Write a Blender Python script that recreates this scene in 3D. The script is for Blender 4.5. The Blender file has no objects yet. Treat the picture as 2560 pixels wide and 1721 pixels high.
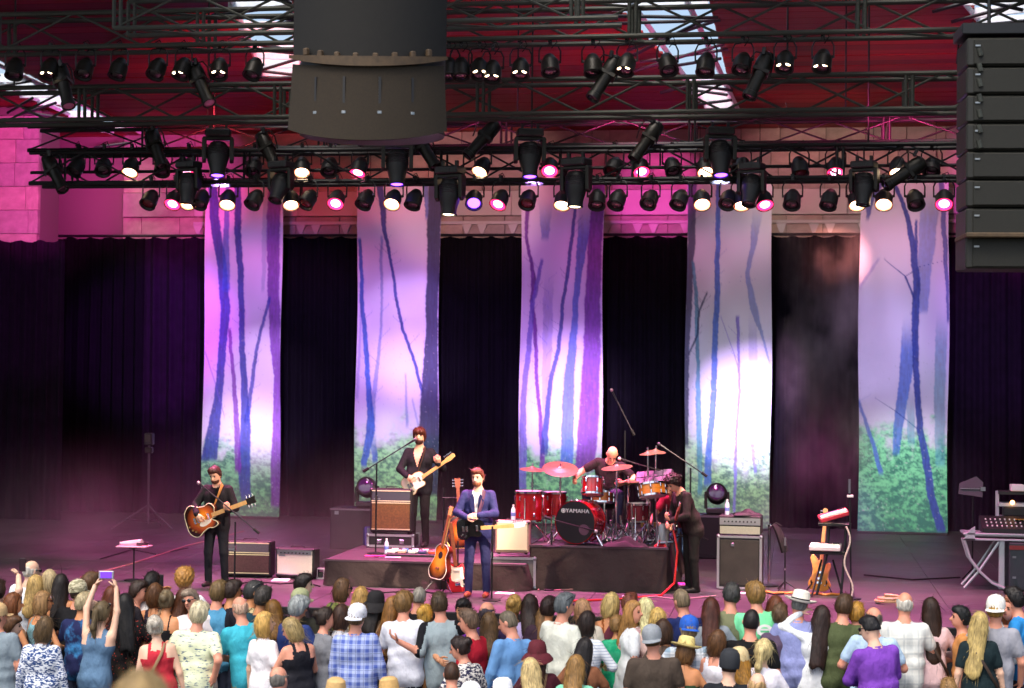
import bpy, bmesh, math, random
import numpy as np
from mathutils import Matrix, Vector, Euler
from math import sin, cos, pi, radians as R
random.seed(7)
SC = bpy.context.scene
COL = SC.collection
V3 = Vector
# ------------------------------------------------------------------ camera, sky, sun, exposure
CAMLOC = V3((4.0, 0.0, 3.05)); FPX = 4450.0
cam = bpy.data.cameras.new('camera'); cam_o = bpy.data.objects.new('camera', cam); COL.objects.link(cam_o)
cam.sensor_width = 36; cam.lens = 36 * FPX / 2560; cam.clip_end = 2000; cam.clip_start = .05
CM = Matrix.Rotation(R(9), 4, 'Z') @ Matrix.Rotation(R(91.12), 4, 'X') @ Matrix.Rotation(R(.6), 4, 'Z')
cam_o.matrix_world = Matrix.Translation(CAMLOC) @ CM
cam.dof.use_dof = True; cam.dof.focus_distance = 22.5; cam.dof.aperture_fstop = 2.4
SC.camera = cam_o
world = bpy.data.worlds.new('World'); SC.world = world; world.use_nodes = True
_n = world.node_tree.nodes; _bg = _n['Background']
_sky = _n.new('ShaderNodeTexSky'); _sky.sky_type = 'NISHITA'; _sky.sun_disc = False
_sky.sun_elevation = R(62); _sky.sun_rotation = R(200); _sky.air_density = 1.0; _sky.dust_density = 5.0
world.node_tree.links.new(_sky.outputs[0], _bg.inputs[0]); _bg.inputs[1].default_value = .15
_sun = bpy.data.lights.new('sun', 'SUN'); _sun.energy = 0.8; _sun.angle = R(25); _sun.color = (1, .95, .88)
sun_o = bpy.data.objects.new('sun', _sun); COL.objects.link(sun_o)
sun_o.rotation_euler = V3((sin(R(200)) * cos(R(62)), cos(R(200)) * cos(R(62)), sin(R(62)))).to_track_quat('Z', 'Y').to_euler()
vs = SC.view_settings; vs.view_transform = 'Standard'; vs.look = 'None'; vs.exposure = 0.9; vs.gamma = 1; vs.use_curve_mapping = False
SC.cycles.use_denoising = True
SC.cycles.max_bounces = 6; SC.cycles.diffuse_bounces = 3; SC.cycles.glossy_bounces = 2; SC.cycles.transmission_bounces = 4
SC.cycles.volume_bounces = 0; SC.cycles.caustics_reflective = False; SC.cycles.caustics_refractive = False
SC.cycles.use_light_tree = True; SC.cycles.sample_clamp_indirect = 6

# where a line of sight through a photo position meets a plane of the place
def ray(px, py): return (CM.to_3x3() @ V3(((px - 1280) / FPX, -(py - 860.5) / FPX, -1)))
def at_z(px, py, z): d = ray(px, py); return CAMLOC + d * ((z - CAMLOC.z) / d.z)
def at_y(px, py, y): d = ray(px, py); return CAMLOC + d * ((y - CAMLOC.y) / d.y)

# ------------------------------------------------------------------ materials
def lin(h):
    if isinstance(h, str):
        h = h.lstrip('#'); c = [int(h[i:i + 2], 16) / 255 for i in (0, 2, 4)]
        return tuple((x / 12.92 if x <= .04045 else ((x + .055) / 1.055) ** 2.4) for x in c)
    return tuple(h)
_MC = {}
class NT:
    def __init__(s, m): s.t = m.node_tree; s.n = s.t.nodes; s.b = s.n['Principled BSDF']
    def new(s, k, **kw):
        n = s.n.new('ShaderNode' + k)
        for a, b in kw.items(): setattr(n, a, b)
        return n
    def val(s, sock, v):
        if hasattr(v, 'links'): s.t.links.new(v, sock)
        else: sock.default_value = v
    def math(s, op, a, b=0.0, c=0.0):
        n = s.new('Math', operation=op); s.val(n.inputs[0], a); s.val(n.inputs[1], b); s.val(n.inputs[2], c); return n.outputs[0]
    def mix(s, f, a, b):
        n = s.new('Mix', data_type='RGBA'); s.val(n.inputs[0], f)
        s.val(n.inputs[6], a if hasattr(a, 'links') else (*a, 1)); s.val(n.inputs[7], b if hasattr(b, 'links') else (*b, 1)); return n.outputs[2]
    def coord(s, scale=(1, 1, 1), kind='Object', rot=(0, 0, 0)):
        c = s.new('TexCoord'); m = s.new('Mapping'); m.inputs['Scale'].default_value = scale; m.inputs['Rotation'].default_value = rot
        s.t.links.new(c.outputs[kind], m.inputs[0]); return m.outputs[0]
    def noise(s, vec, scale, detail=3, rough=.55):
        n = s.new('TexNoise'); n.inputs['Scale'].default_value = scale; n.inputs['Detail'].default_value = detail; n.inputs['Roughness'].default_value = rough
        s.t.links.new(vec, n.inputs['Vector']); return n.outputs[0]
    def ramp(s, f, a, b):
        n = s.new('MapRange', clamp=True); s.val(n.inputs[0], f); n.inputs[1].default_value = a; n.inputs[2].default_value = b; return n.outputs[0]
    def bump(s, h, strength, dist=.01):
        n = s.new('Bump'); n.inputs['Strength'].default_value = strength; n.inputs['Distance'].default_value = dist
        s.t.links.new(h, n.inputs['Height']); s.t.links.new(n.outputs[0], s.b.inputs['Normal'])
    def base(s, c): s.val(s.b.inputs['Base Color'], c if hasattr(c, 'links') else (*c, 1))
def mat(name, col, rough=.6, metal=0.0, nz=None, bump=None, emit=None, spec=.5, sc=(1, 1, 1), sheen=0.0, coat=0.0):
    """plain material: colour with grain (nz = scale, amount) and relief (bump = scale, strength)"""
    key = (name, str(col), rough, metal, nz, bump, emit, sc)
    if key in _MC: return _MC[key]
    m = bpy.data.materials.new(name); m.use_nodes = True; t = NT(m); c = lin(col)
    t.b.inputs['Roughness'].default_value = rough; t.b.inputs['Metallic'].default_value = metal
    t.b.inputs['Specular IOR Level'].default_value = spec; t.b.inputs['Coat Weight'].default_value = coat
    if sheen: t.b.inputs['Sheen Weight'].default_value = sheen
    t.base(c)
    if nz or bump: vec = t.coord(sc)
    if nz:
        f = t.ramp(t.noise(vec, nz[0], 4), .3, .7); a = nz[1]
        t.base(t.mix(f, tuple(max(0, x * (1 - a)) for x in c), tuple(min(1, x * (1 + a * .7)) for x in c)))
    if bump: t.bump(t.noise(vec, bump[0], 3), bump[1], bump[2] if len(bump) > 2 else .01)
    if emit: t.b.inputs['Emission Color'].default_value = (*lin(emit[0]), 1); t.b.inputs['Emission Strength'].default_value = emit[1]
    _MC[key] = m; return m
def fabric(c, dark=.25): return mat('fabric', c, .85, nz=(7, dark * .45), bump=(11, .8, .035), spec=.2, sc=(1, 1, .55))
def pat(kind, c1, c2, c3='#ffffff', s=1.0):
    key = (kind, c1, c2, c3, s)
    if key in _MC: return _MC[key]
    m = bpy.data.materials.new(kind + '_fabric'); m.use_nodes = True; t = NT(m); a, b, d = lin(c1), lin(c2), lin(c3)
    t.b.inputs['Roughness'].default_value = .85; t.b.inputs['Specular IOR Level'].default_value = .2
    v = t.coord()
    if kind == 'plaid':
        w = t.new('SeparateXYZ'); t.t.links.new(v, w.inputs[0])
        def band(o, per, lo, ph=0.): return t.ramp(t.math('SINE', t.math('MULTIPLY_ADD', o, 6.283 / per, ph)), lo, lo + .25)
        fx = band(w.outputs[0], .085 * s, .1); fz = band(w.outputs[2], .085 * s, .1)
        c = t.mix(t.math('MULTIPLY', t.math('ADD', fx, fz), .5), a, b)
        th = t.math('MAXIMUM', band(w.outputs[0], .085 * s, .86, 2.4), band(w.outputs[2], .085 * s, .86, 2.4)); c = t.mix(t.math('MULTIPLY', th, .7), c, d)
    elif kind == 'print':
        n = t.noise(t.coord((1, 1, 2.2)), 26 * s, 2); c = t.mix(t.ramp(n, .47, .53), a, b)
    elif kind == 'flecks':
        n = t.noise(t.coord((1, 1, 4)), 16 * s, 2); c = t.mix(t.ramp(n, .58, .64), a, b)
    elif kind == 'stripe':
        w = t.new('SeparateXYZ'); t.t.links.new(v, w.inputs[0]); c = t.mix(t.ramp(t.math('SINE', t.math('MULTIPLY', w.outputs[2], 6.283 / (.05 * s))), .2, .6), a, b)
    elif kind == 'tiedye':
        n = t.noise(v, 3.2 * s, 5, .7); c = t.mix(t.ramp(n, .5, .66), a, b)
    else:
        n = t.new('TexVoronoi'); n.inputs['Scale'].default_value = 30 * s; t.t.links.new(v, n.inputs['Vector']); c = t.mix(t.ramp(n.outputs[0], .18, .26), b, a)
    t.base(c); t.bump(t.noise(t.coord((1, 1, .55)), 9, 3), .55, .03)
    _MC[key] = m; return m
def hairmat(c):
    key = ('hair', c)
    if key in _MC: return _MC[key]
    m = bpy.data.materials.new('hair'); m.use_nodes = True; t = NT(m); k = lin(c)
    t.b.inputs['Roughness'].default_value = .5; t.b.inputs['Specular IOR Level'].default_value = .35
    n = t.noise(t.coord((1, 1, .12)), 75, 3, .6); n2 = t.noise(t.coord((1, 1, .5)), 14, 2)
    f = t.ramp(t.math('ADD', t.math('MULTIPLY', n, .65), t.math('MULTIPLY', n2, .35)), .36, .64)
    t.base(t.mix(f, tuple(x * .45 for x in k), tuple(min(.85, x * 1.45) for x in k))); t.bump(n, .6, .01)
    _MC[key] = m; return m
SKIN = {}
def skin(c='#d9a183'):
    return mat('skin', c, .5, nz=(9, .12), spec=.35)

# ------------------------------------------------------------------ mesh building
class MB:
    def __init__(s): s.v = []; s.f = []; s.m = []
    def add(s, vs, fs, mi=0, M=None):
        o = len(s.v)
        s.v += [tuple(M @ V3(p)) for p in vs] if M is not None else [tuple(p) for p in vs]
        s.f += [tuple(i + o for i in q) for q in fs]; s.m += [mi] * len(fs); return s
    def box(s, c, d, mi=0, M=None, b=0.0):
        x, y, z = (k / 2 for k in d)
        if b <= 0:
            vs = [(c[0] + i * x, c[1] + j * y, c[2] + k * z) for i in (-1, 1) for j in (-1, 1) for k in (-1, 1)]
            return s.add(vs, [(0, 1, 3, 2), (4, 6, 7, 5), (0, 4, 5, 1), (2, 3, 7, 6), (0, 2, 6, 4), (1, 5, 7, 3)], mi, M)
        bm = bmesh.new()
        for i in (-1, 1):
            for j in (-1, 1):
                for k in (-1, 1):
                    for e in ((b, b, 0), (b, 0, b), (0, b, b)): bm.verts.new((c[0] + i * (x - e[0]), c[1] + j * (y - e[1]), c[2] + k * (z - e[2])))
        r = bmesh.ops.convex_hull(bm, input=bm.verts[:]); bmesh.ops.dissolve_limit(bm, angle_limit=.02, verts=bm.verts[:], edges=bm.edges[:])
        bm.verts.index_update(); s.add([v.co[:] for v in bm.verts], [tuple(v.index for v in f.verts) for f in bm.faces], mi, M); bm.free(); return s
    def tube(s, pts, r, n=8, mi=0, M=None, cap=True, flat=1.0):
        pts = [V3(p) for p in pts]; k = len(pts); rs = r if isinstance(r, (list, tuple)) else [r] * k
        vs = []; fs = []; u = None
        for i, p in enumerate(pts):
            d = ((pts[min(i + 1, k - 1)] - pts[max(i - 1, 0)]) or V3((0, 0, 1))).normalized()
            if u is None: u = d.orthogonal().normalized() if abs(d.z) > .95 else V3((0, 0, 1)).cross(d).normalized()
            else: u = (u - d * u.dot(d)).normalized()
            w = d.cross(u)
            for j in range(n): a = 2 * pi * j / n; vs.append(p + u * (cos(a) * rs[i]) + w * (sin(a) * rs[i] * flat))
        for i in range(k - 1):
            for j in range(n): a = i * n + j; b = i * n + (j + 1) % n; fs.append((a, b, b + n, a + n))
        if cap: fs.append(tuple(range(n - 1, -1, -1))); fs.append(tuple((k - 1) * n + j for j in range(n)))
        return s.add(vs, fs, mi, M)
    def cyl(s, a, b, r0, r1=None, n=10, mi=0, M=None): return s.tube([a, b], [r0, r0 if r1 is None else r1], n, mi, M)
    def lathe(s, prof, n=16, mi=0, M=None, close=True, sy=1.0):
        vs = [(r * cos(2 * pi * j / n), r * sin(2 * pi * j / n) * sy, z) for r, z in prof for j in range(n)]
        fs = [(i * n + j, i * n + (j + 1) % n, (i + 1) * n + (j + 1) % n, (i + 1) * n + j) for i in range(len(prof) - 1) for j in range(n)]
        if close: fs += [tuple(range(n - 1, -1, -1)), tuple((len(prof) - 1) * n + j for j in range(n))]
        return s.add(vs, fs, mi, M)
    def ell(s, c, r, mi=0, n=10, M=None):
        if not isinstance(r, (tuple, list)): r = (r, r, r)
        vs = []; k = max(4, n // 2)
        for i in range(k + 1):
            a = pi * i / k
            for j in range(n): b = 2 * pi * j / n; vs.append((c[0] + r[0] * sin(a) * cos(b), c[1] + r[1] * sin(a) * sin(b), c[2] - r[2] * cos(a)))
        return s.add(vs, [(i * n + j, i * n + (j + 1) % n, (i + 1) * n + (j + 1) % n, (i + 1) * n + j) for i in range(k) for j in range(n)], mi, M)
    def prism(s, out, z0, z1, mi=0, M=None, bev=0.0, mside=None):
        n = len(out); cx = sum(p[0] for p in out) / n; cy = sum(p[1] for p in out) / n
        def ring(z, k): return [(cx + (p[0] - cx) * k, cy + (p[1] - cy) * k, z) for p in out]
        if bev:
            k = 1 - bev / max(.05, max(math.hypot(p[0] - cx, p[1] - cy) for p in out)); rings = [ring(z0, k), ring(z0 + bev, 1), ring(z1 - bev, 1), ring(z1, k)]
        else: rings = [ring(z0, 1), ring(z1, 1)]
        vs = [p for r in rings for p in r]; q = len(rings)
        side = [(i * n + j, i * n + (j + 1) % n, (i + 1) * n + (j + 1) % n, (i + 1) * n + j) for i in range(q - 1) for j in range(n)]
        o = len(s.v); s.add(vs, side, mi if mside is None else mside, M)
        s.f += [tuple(o + j for j in range(n - 1, -1, -1)), tuple(o + (q - 1) * n + j for j in range(n))]; s.m += [mi, mi]
        return s
    def obj(s, name, mats, parent=None, loc=None, smooth=True, rot=None, ang=.7, data_only=False):
        me = bpy.data.meshes.new(name); me.from_pydata(s.v, [], s.f)
        for m in (mats if isinstance(mats, (list, tuple)) else [mats]): me.materials.append(m)
        me.polygons.foreach_set('material_index', s.m)
        if smooth:
            me.polygons.foreach_set('use_smooth', [True] * len(s.f)); me.set_sharp_from_angle(angle=ang)
        if data_only: return me
        return inst(name, me, parent, loc, rot)
def inst(name, me, parent=None, loc=None, rot=None, scale=None):
    o = bpy.data.objects.new(name, me); COL.objects.link(o); o.parent = parent
    if loc is not None: o.location = loc
    if rot is not None: o.rotation_euler = rot
    if scale is not None: o.scale = scale
    return o
def tag(o, label=None, cat=None, group=None, kind=None):
    if label: o['label'] = label
    if cat: o['category'] = cat
    if group: o['group'] = group
    if kind: o['kind'] = kind
    return o
def thing(name, label, cat, loc=(0, 0, 0), rz=0.0, group=None, M=None):
    o = bpy.data.objects.new(name, None); COL.objects.link(o); o.empty_display_size = .1
    if M is not None: o.matrix_world = M
    else: o.location = loc; o.rotation_euler = (0, 0, R(rz))
    return tag(o, label, cat, group)
def frame(o, x, z):
    """matrix with origin o, local x along x and local z near z"""
    x = V3(x).normalized(); z = V3(z); z = (z - x * z.dot(x)).normalized(); y = z.cross(x)
    return Matrix(((x.x, y.x, z.x, o[0]), (x.y, y.y, z.y, o[1]), (x.z, y.z, z.z, o[2]), (0, 0, 0, 1)))
def spot(name, loc, target, power, color, size=30, blend=.6, rad=.08, parent=None):
    l = bpy.data.lights.new(name, 'SPOT'); l.energy = power; l.color = color; l.spot_size = R(size); l.spot_blend = blend; l.shadow_soft_size = rad
    o = bpy.data.objects.new(name, l); COL.objects.link(o); o.location = loc
    o.rotation_euler = (V3(target) - V3(loc)).to_track_quat('-Z', 'Y').to_euler(); return o
# ================================================================== SETTING
BK = mat('black_paint', '#1c1c1d', .5); BKM = mat('black_metal', '#202123', .4, .4); ALU = mat('dull_aluminium', '#3a3d36', .55, .3, nz=(14, .35))
STEEL = mat('steel', '#9aa0a4', .3, .9); CHROME = mat('chrome', '#d8d8dc', .14, 1.0); RUB = mat('rubber', '#0c0c0c', .8)
DRAPE = mat('black_velvet', '#08070c', .95, nz=(5, .3), spec=.1); WHITE = mat('white_plastic', '#e4e2de', .45)
def struct(o): return tag(o, kind='structure')
YB = 36.7; YW = 38.3
# ground for the audience, raised terrace behind, stage deck, floor of the stage
b = MB(); n = 40
def ground_z(y): return -1.38 + .148 * (min(20.4, max(y, 9.0)) - 15.9)
g = MB(); _ys = (-400, 9, 20.4, 400); g.add([(x, y, ground_z(y)) for y in _ys for x in (-400, 400)], [(2 * i, 2 * i + 1, 2 * i + 3, 2 * i + 2) for i in range(3)])
struct(g.obj('ground', mat('asphalt', '#4a4846', .9, nz=(3, .35), bump=(60, .4)), smooth=False))
t = MB(); t.box((4, 0, -.975), (30, 10, 3.15)); struct(t.obj('terrace', mat('concrete', '#7d7a74', .9, nz=(2, .2), bump=(40, .3)), smooth=False))
FL = bpy.data.materials.new('stage_floor_paint'); FL.use_nodes = True; _t = NT(FL)
_v = _t.coord(); _a = _t.noise(_v, .7, 5, .65); _s = _t.noise(_t.coord((.25, 6, 1)), 3, 3); _c = _t.mix(_t.ramp(_a, .35, .7), (.036, .033, .035), (.068, .062, .064)); _c = _t.mix(_t.ramp(_s, .6, .68), _c, (.12, .11, .115)); _t.base(_c)
_t.t.links.new(_t.math('MULTIPLY_ADD', _a, .35, .3), _t.b.inputs['Roughness']); _t.bump(_t.noise(_v, 30, 3), .12)
SF = tag(bpy.data.objects.new('stage_floor', None), kind='structure'); COL.objects.link(SF)
b = MB(); b.box((0, 31.7, -.11), (36, 17.6, .18)); b.obj('deck_core', mat('floor_joint', '#161314', .9), SF, smooth=False)
pb = MB(); pb.box((0, 0, 0), (1.215, 2.43, .02), b=.004); pme = pb.obj('deck_panel', FL, data_only=True, smooth=False)
for i in range(-13, 13):
    for j in range(7): inst('deck_panel', pme, SF, ((i + .5) * 1.22, 22.9 + 1.22 + j * 2.44, -.01))
b = MB(); b.box((0, 22.84, -.45), (36, .1, .7)); struct(b.obj('stage_skirt', mat('stage_skirt_cloth', '#141316', .95, nz=(4, .3)), smooth=False))
# back wall of stone blocks with a pale smooth frieze, pier at the left
STONE = mat('pale_stone', '#a89a8c', .85, nz=(3.2, .22), bump=(18, .5, .02)); STONE2 = mat('grey_stone', '#9b9189', .85, nz=(2.6, .25), bump=(18, .5, .02)); FRZ = mat('smooth_plaster', '#b9b6b2', .7, nz=(1.2, .1))
W = struct(bpy.data.objects.new('back_wall', None)); COL.objects.link(W)
b = MB(); b.box((0, YW + .3, 4.3), (40, .4, 8.9)); b.obj('wall_core', mat('dark_mortar', '#6e655c', .95), W, smooth=False)
def blocks(W, x0, x1, y, rows, name='stone_block', dep=.12):
    ms = []
    for m in (STONE, STONE2): q = MB(); q.box((0, 0, 0), (.99, dep, .99), b=.005); ms.append(q.obj(name, m, data_only=True, smooth=False))
    for r, (z0, z1) in enumerate(rows):
        x = x0 - (r % 2) * .45
        while x < x1:
            w = random.uniform(.75, 1.05); xa = max(x, x0); xb = min(x + w, x1)
            if xb - xa > .1: inst(name, random.choice(ms), W, ((xa + xb) / 2, y + random.uniform(-.008, .008), (z0 + z1) / 2), scale=(xb - xa - .005, 1, (z1 - z0) - .005))
            x += w
blocks(W, -11, 12.5, YW + .06, [(5.6, 6.1), (6.1, 6.6)])
blocks(W, -11, 12.5, YW + .06, [(7.16, 7.62), (7.62, 8.1), (8.1, 8.6)])
q = MB(); q.box((0, 0, 0), (1, .18, .54), b=.01); fme = q.obj('frieze_panel', FRZ, data_only=True, smooth=False)
x = -9.3
while x < 12.5: inst('frieze_panel', fme, W, (x + 1.2, YW + .0, 6.88), scale=(2.39, 1, 1)); x += 2.4
q = MB(); q.box((-10.15, YW + .03, 6.88), (1.68, .16, .54), b=.01); q.obj('stone_block', STONE2, W, smooth=False)
PXE = at_y(98, 540, 35.45).x
q = MB(); q.prism([(-.11, 0), (.11, 0), (.03, -.2), (-.03, -.2)], -.04, .04, M=Matrix(((1, 0, 0, 0), (0, 0, 1, 0), (0, 1, 0, 0), (0, 0, 0, 1)))); pme_ = q.obj('light_patch_pendant', FRZ, data_only=True, smooth=False)
for i in range(64):
  if (i * 7) % 11 < 6: inst('light_patch_pendant', pme_, W, (-9.2 + i * .34, YW - .06, 6.42))  # added pendants imitate triangular patches of light on the wall
q = MB(); q.box((1.6, YW - .04, 6.45), (21.8, .16, .07), b=.01); q.obj('stone_moulding', FRZ, W, smooth=False)
P = struct(bpy.data.objects.new('side_pier', None)); COL.objects.link(P)
b = MB(); b.box((PXE - 3, 35.98, 4.3), (5.99, .95, 8.9)); b.obj('wall_core', mat('dark_mortar', '#6e655c', .95), P, smooth=False)
blocks(P, PXE - 6, PXE, 35.45, [(5.5 + .5 * i, 6 + .5 * i) for i in range(6)])
for sx, nm in ((-18.2, 'added_side_wall'), (18.2, 'added_side_wall')):
    b = MB(); b.box((sx, 29.5, 4.6), (.4, 20, 11.4)); struct(b.obj(nm, mat('dark_board', '#241f1f', .9, nz=(2, .3)), smooth=False))  # unseen side walls, added to keep the stage dark
# roof of dark red boards with three skylight slots
RED = mat('red_painted_board', '#8a1614', .6, nz=(2.2, .28), sc=(.35, 6, 1), bump=(5, .2)); RED2 = mat('dark_red_board', '#6e1210', .6, nz=(2.2, .3), sc=(.35, 6, 1), bump=(5, .2))
def roofz(y): return 8.45 + .085 * (38.6 - y)
ROOF = struct(bpy.data.objects.new('roof', None)); COL.objects.link(ROOF)
_ra = math.atan(.085)
def on_roof(px, py):
    d = ray(px, py); k = (8.45 + .085 * 38.6 - CAMLOC.z - .085 * CAMLOC.y) / (d.z + .085 * d.y); return CAMLOC + d * k
SLOT = [(on_roof(1645, -10), on_roof(1805, 262), 0.8, .24), (on_roof(640, -30), on_roof(712, 185), .55, .35), (on_roof(-60, 150), on_roof(310, 322), .45, .3), (on_roof(2470, -30), on_roof(2600, 150), .5, .4)]
bm_ = []
for m in (RED, RED2): q = MB(); q.box((0, 0, 0), (1, .342, .05), b=.006); bm_.append(q.obj('roof_board', m, data_only=True, smooth=False))
nb = 0; y = 38.5
while y > 18.2:
    yc = y - .175; cuts = []
    for a, c, w0, w1 in SLOT:
        tt = (yc - a.y) / (c.y - a.y)
        if -2.5 <= tt <= 1.0: xc = a.x + (c.x - a.x) * tt; w = w0 + (w1 - w0) * max(0, tt); cuts.append((xc - w, xc + w))
    cuts.sort(); xs = -18.2
    for ca, cb in cuts + [(18.2, 18.2)]:
        if ca - xs > .05:
            k = max(1, int((ca - xs) / 7))
            for e in range(k):
                xa = xs + (ca - xs) * e / k; xb = xs + (ca - xs) * (e + 1) / k
                inst('roof_board', random.choice(bm_), ROOF, ((xa + xb) / 2, yc, roofz(yc) + random.uniform(0, .012)), (-_ra, 0, 0), (xb - xa - .004, 1, 1))
        xs = max(xs, cb)
    y -= .35
# frames and louvre blades of the skylights
GAL = mat('galvanised_steel', '#dfe8ee', .5, .1, nz=(9, .15)); DKS = mat('dark_steel', '#2b2d33', .5, .4)
for si, (a, c, w0, w1) in enumerate(SLOT):
    lab = ['bright skylight strip high right of the hanging speaker cluster', 'skylight strip with crossing steel just left of the hanging speaker cluster', 'dim blue skylight strip at the far left under the roof', 'skylight strip in the top right corner above the tall speaker stack'][si]
    sk = thing('skylight', lab, 'skylight', a, group='skylight strips in the red roof'); d = c - a; L = d.length * 3.4; d.normalize(); s = d.cross(V3((0, 0, 1))).normalized(); up = s.cross(d)
    o = -d * (L * .7)
    for e in (-1, 1):
        q = MB(); q.tube([o + s * (e * (w0 + .05)) - up * .06, d * (L * .3) + s * (e * (w1 + .05)) - up * .06], .055, 4); q.obj('frame', GAL, sk, smooth=False)
    q = MB(); nbar = int(L / .62); rr = random.Random(si)
    bl = MB(); bl.box((0, 0, 0), (1, .03, .17)); blm = bl.obj('louvre_blade', GAL, data_only=True, smooth=False); dl = MB(); dl.cyl((-.5, 0, 0), (.5, 0, 0), .03, n=6); dlm = dl.obj('cross_bar', DKS, data_only=True)
    for i in range(nbar):
        p = o + d * (L * i / nbar); w = w0 + (w1 - w0) * max(0, (i / nbar - .7) / .3)
        M = Matrix((s, d, up)).transposed().to_euler()
        if rr.random() < (.6 if si else (.08 if i / nbar < .86 else .7)): inst('louvre_blade', blm, sk, p - up * .1, (M.x, M.y, M.z + rr.uniform(-.3, .3)), (2 * w, 1, 1))
        inst('cross_bar', dlm, sk, p - up * (.2 + rr.random() * .3), (M.x, M.y + rr.uniform(-.25, .25), M.z + rr.uniform(-.6, .6)), (2.6 * w, 1, 1))
# ---------------------------------------------------------------- curtains and rail
def curtain(x0, x1, y, top, label, name='stage_curtain', m=DRAPE, per=.28, amp=.07, seed=0, bot=0.0):
    r = random.Random(seed); n = max(12, int((x1 - x0) / .028)); k = 10; vs = []; ph = r.random() * 6
    for j in range(k + 1):
        tj = j / k
        for i in range(n + 1):
            x = x0 + (x1 - x0) * i / n; q = x / per * 2 * pi + ph + .9 * sin(x * 2.3 + ph) + .35 * sin(tj * 3 + x * 1.7)
            z = bot + (top - bot) * (1 - tj) - (.05 * abs(sin(x * pi / .45 + ph)) if j == 0 else 0)
            vs.append((x, y + amp * (.65 + .35 * tj) * sin(q) + .03 * sin(2.1 * q + 1), z))
    fs = [(j * (n + 1) + i, (j + 1) * (n + 1) + i, (j + 1) * (n + 1) + i + 1, j * (n + 1) + i + 1) for j in range(k) for i in range(n)]
    b = MB(); b.add(vs, fs); return tag(b.obj(name, m, ang=3), label, 'curtain', 'black stage curtains')
PURP = mat('purple_lit_velvet', '#190d1e', .95, nz=(5, .3), spec=.1)  # black velvet with the purple stage light put into its colour
CT = at_y(1280, 590, 37.7).z
BX = [(at_y(a, 900, YB).x, at_y(c, 900, YB).x) for a, c in ((509, 702), (890, 1097), (1300, 1506), (1714, 1928), (2147, 2371))]
cx = [-12.5, BX[0][0] - 1.75, BX[0][0] + .3, BX[1][0] + .4, BX[2][0] + .4, BX[3][0] + .4, BX[4][0] + .4, 14]
cl = ['black curtain behind the light tripod at the far left', 'purple lit pleated curtain just left of the leftmost forest banner', 'black curtain between the leftmost forest banner and the next', 'black curtain between the second and the middle forest banner', 'black curtain between the middle and the fourth forest banner', 'smoke veiled curtain between the fourth and the rightmost forest banner', 'purple tinged curtain right of the rightmost forest banner']
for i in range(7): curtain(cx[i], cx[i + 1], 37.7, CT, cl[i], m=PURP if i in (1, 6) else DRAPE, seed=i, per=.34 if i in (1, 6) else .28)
xa = at_y(-80, 900, 35.3).x; xb = at_y(158, 900, 35.3).x
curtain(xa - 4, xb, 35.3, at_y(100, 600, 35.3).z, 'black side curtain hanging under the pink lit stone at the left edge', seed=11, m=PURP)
b = MB(); b.cyl((-12.5, 37.6, CT + .01), (14, 37.6, CT + .01), .03, n=8); tag(b.obj('curtain_rail', BKM), 'thin black pipe carrying the curtains along the back wall', 'rail')
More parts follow.
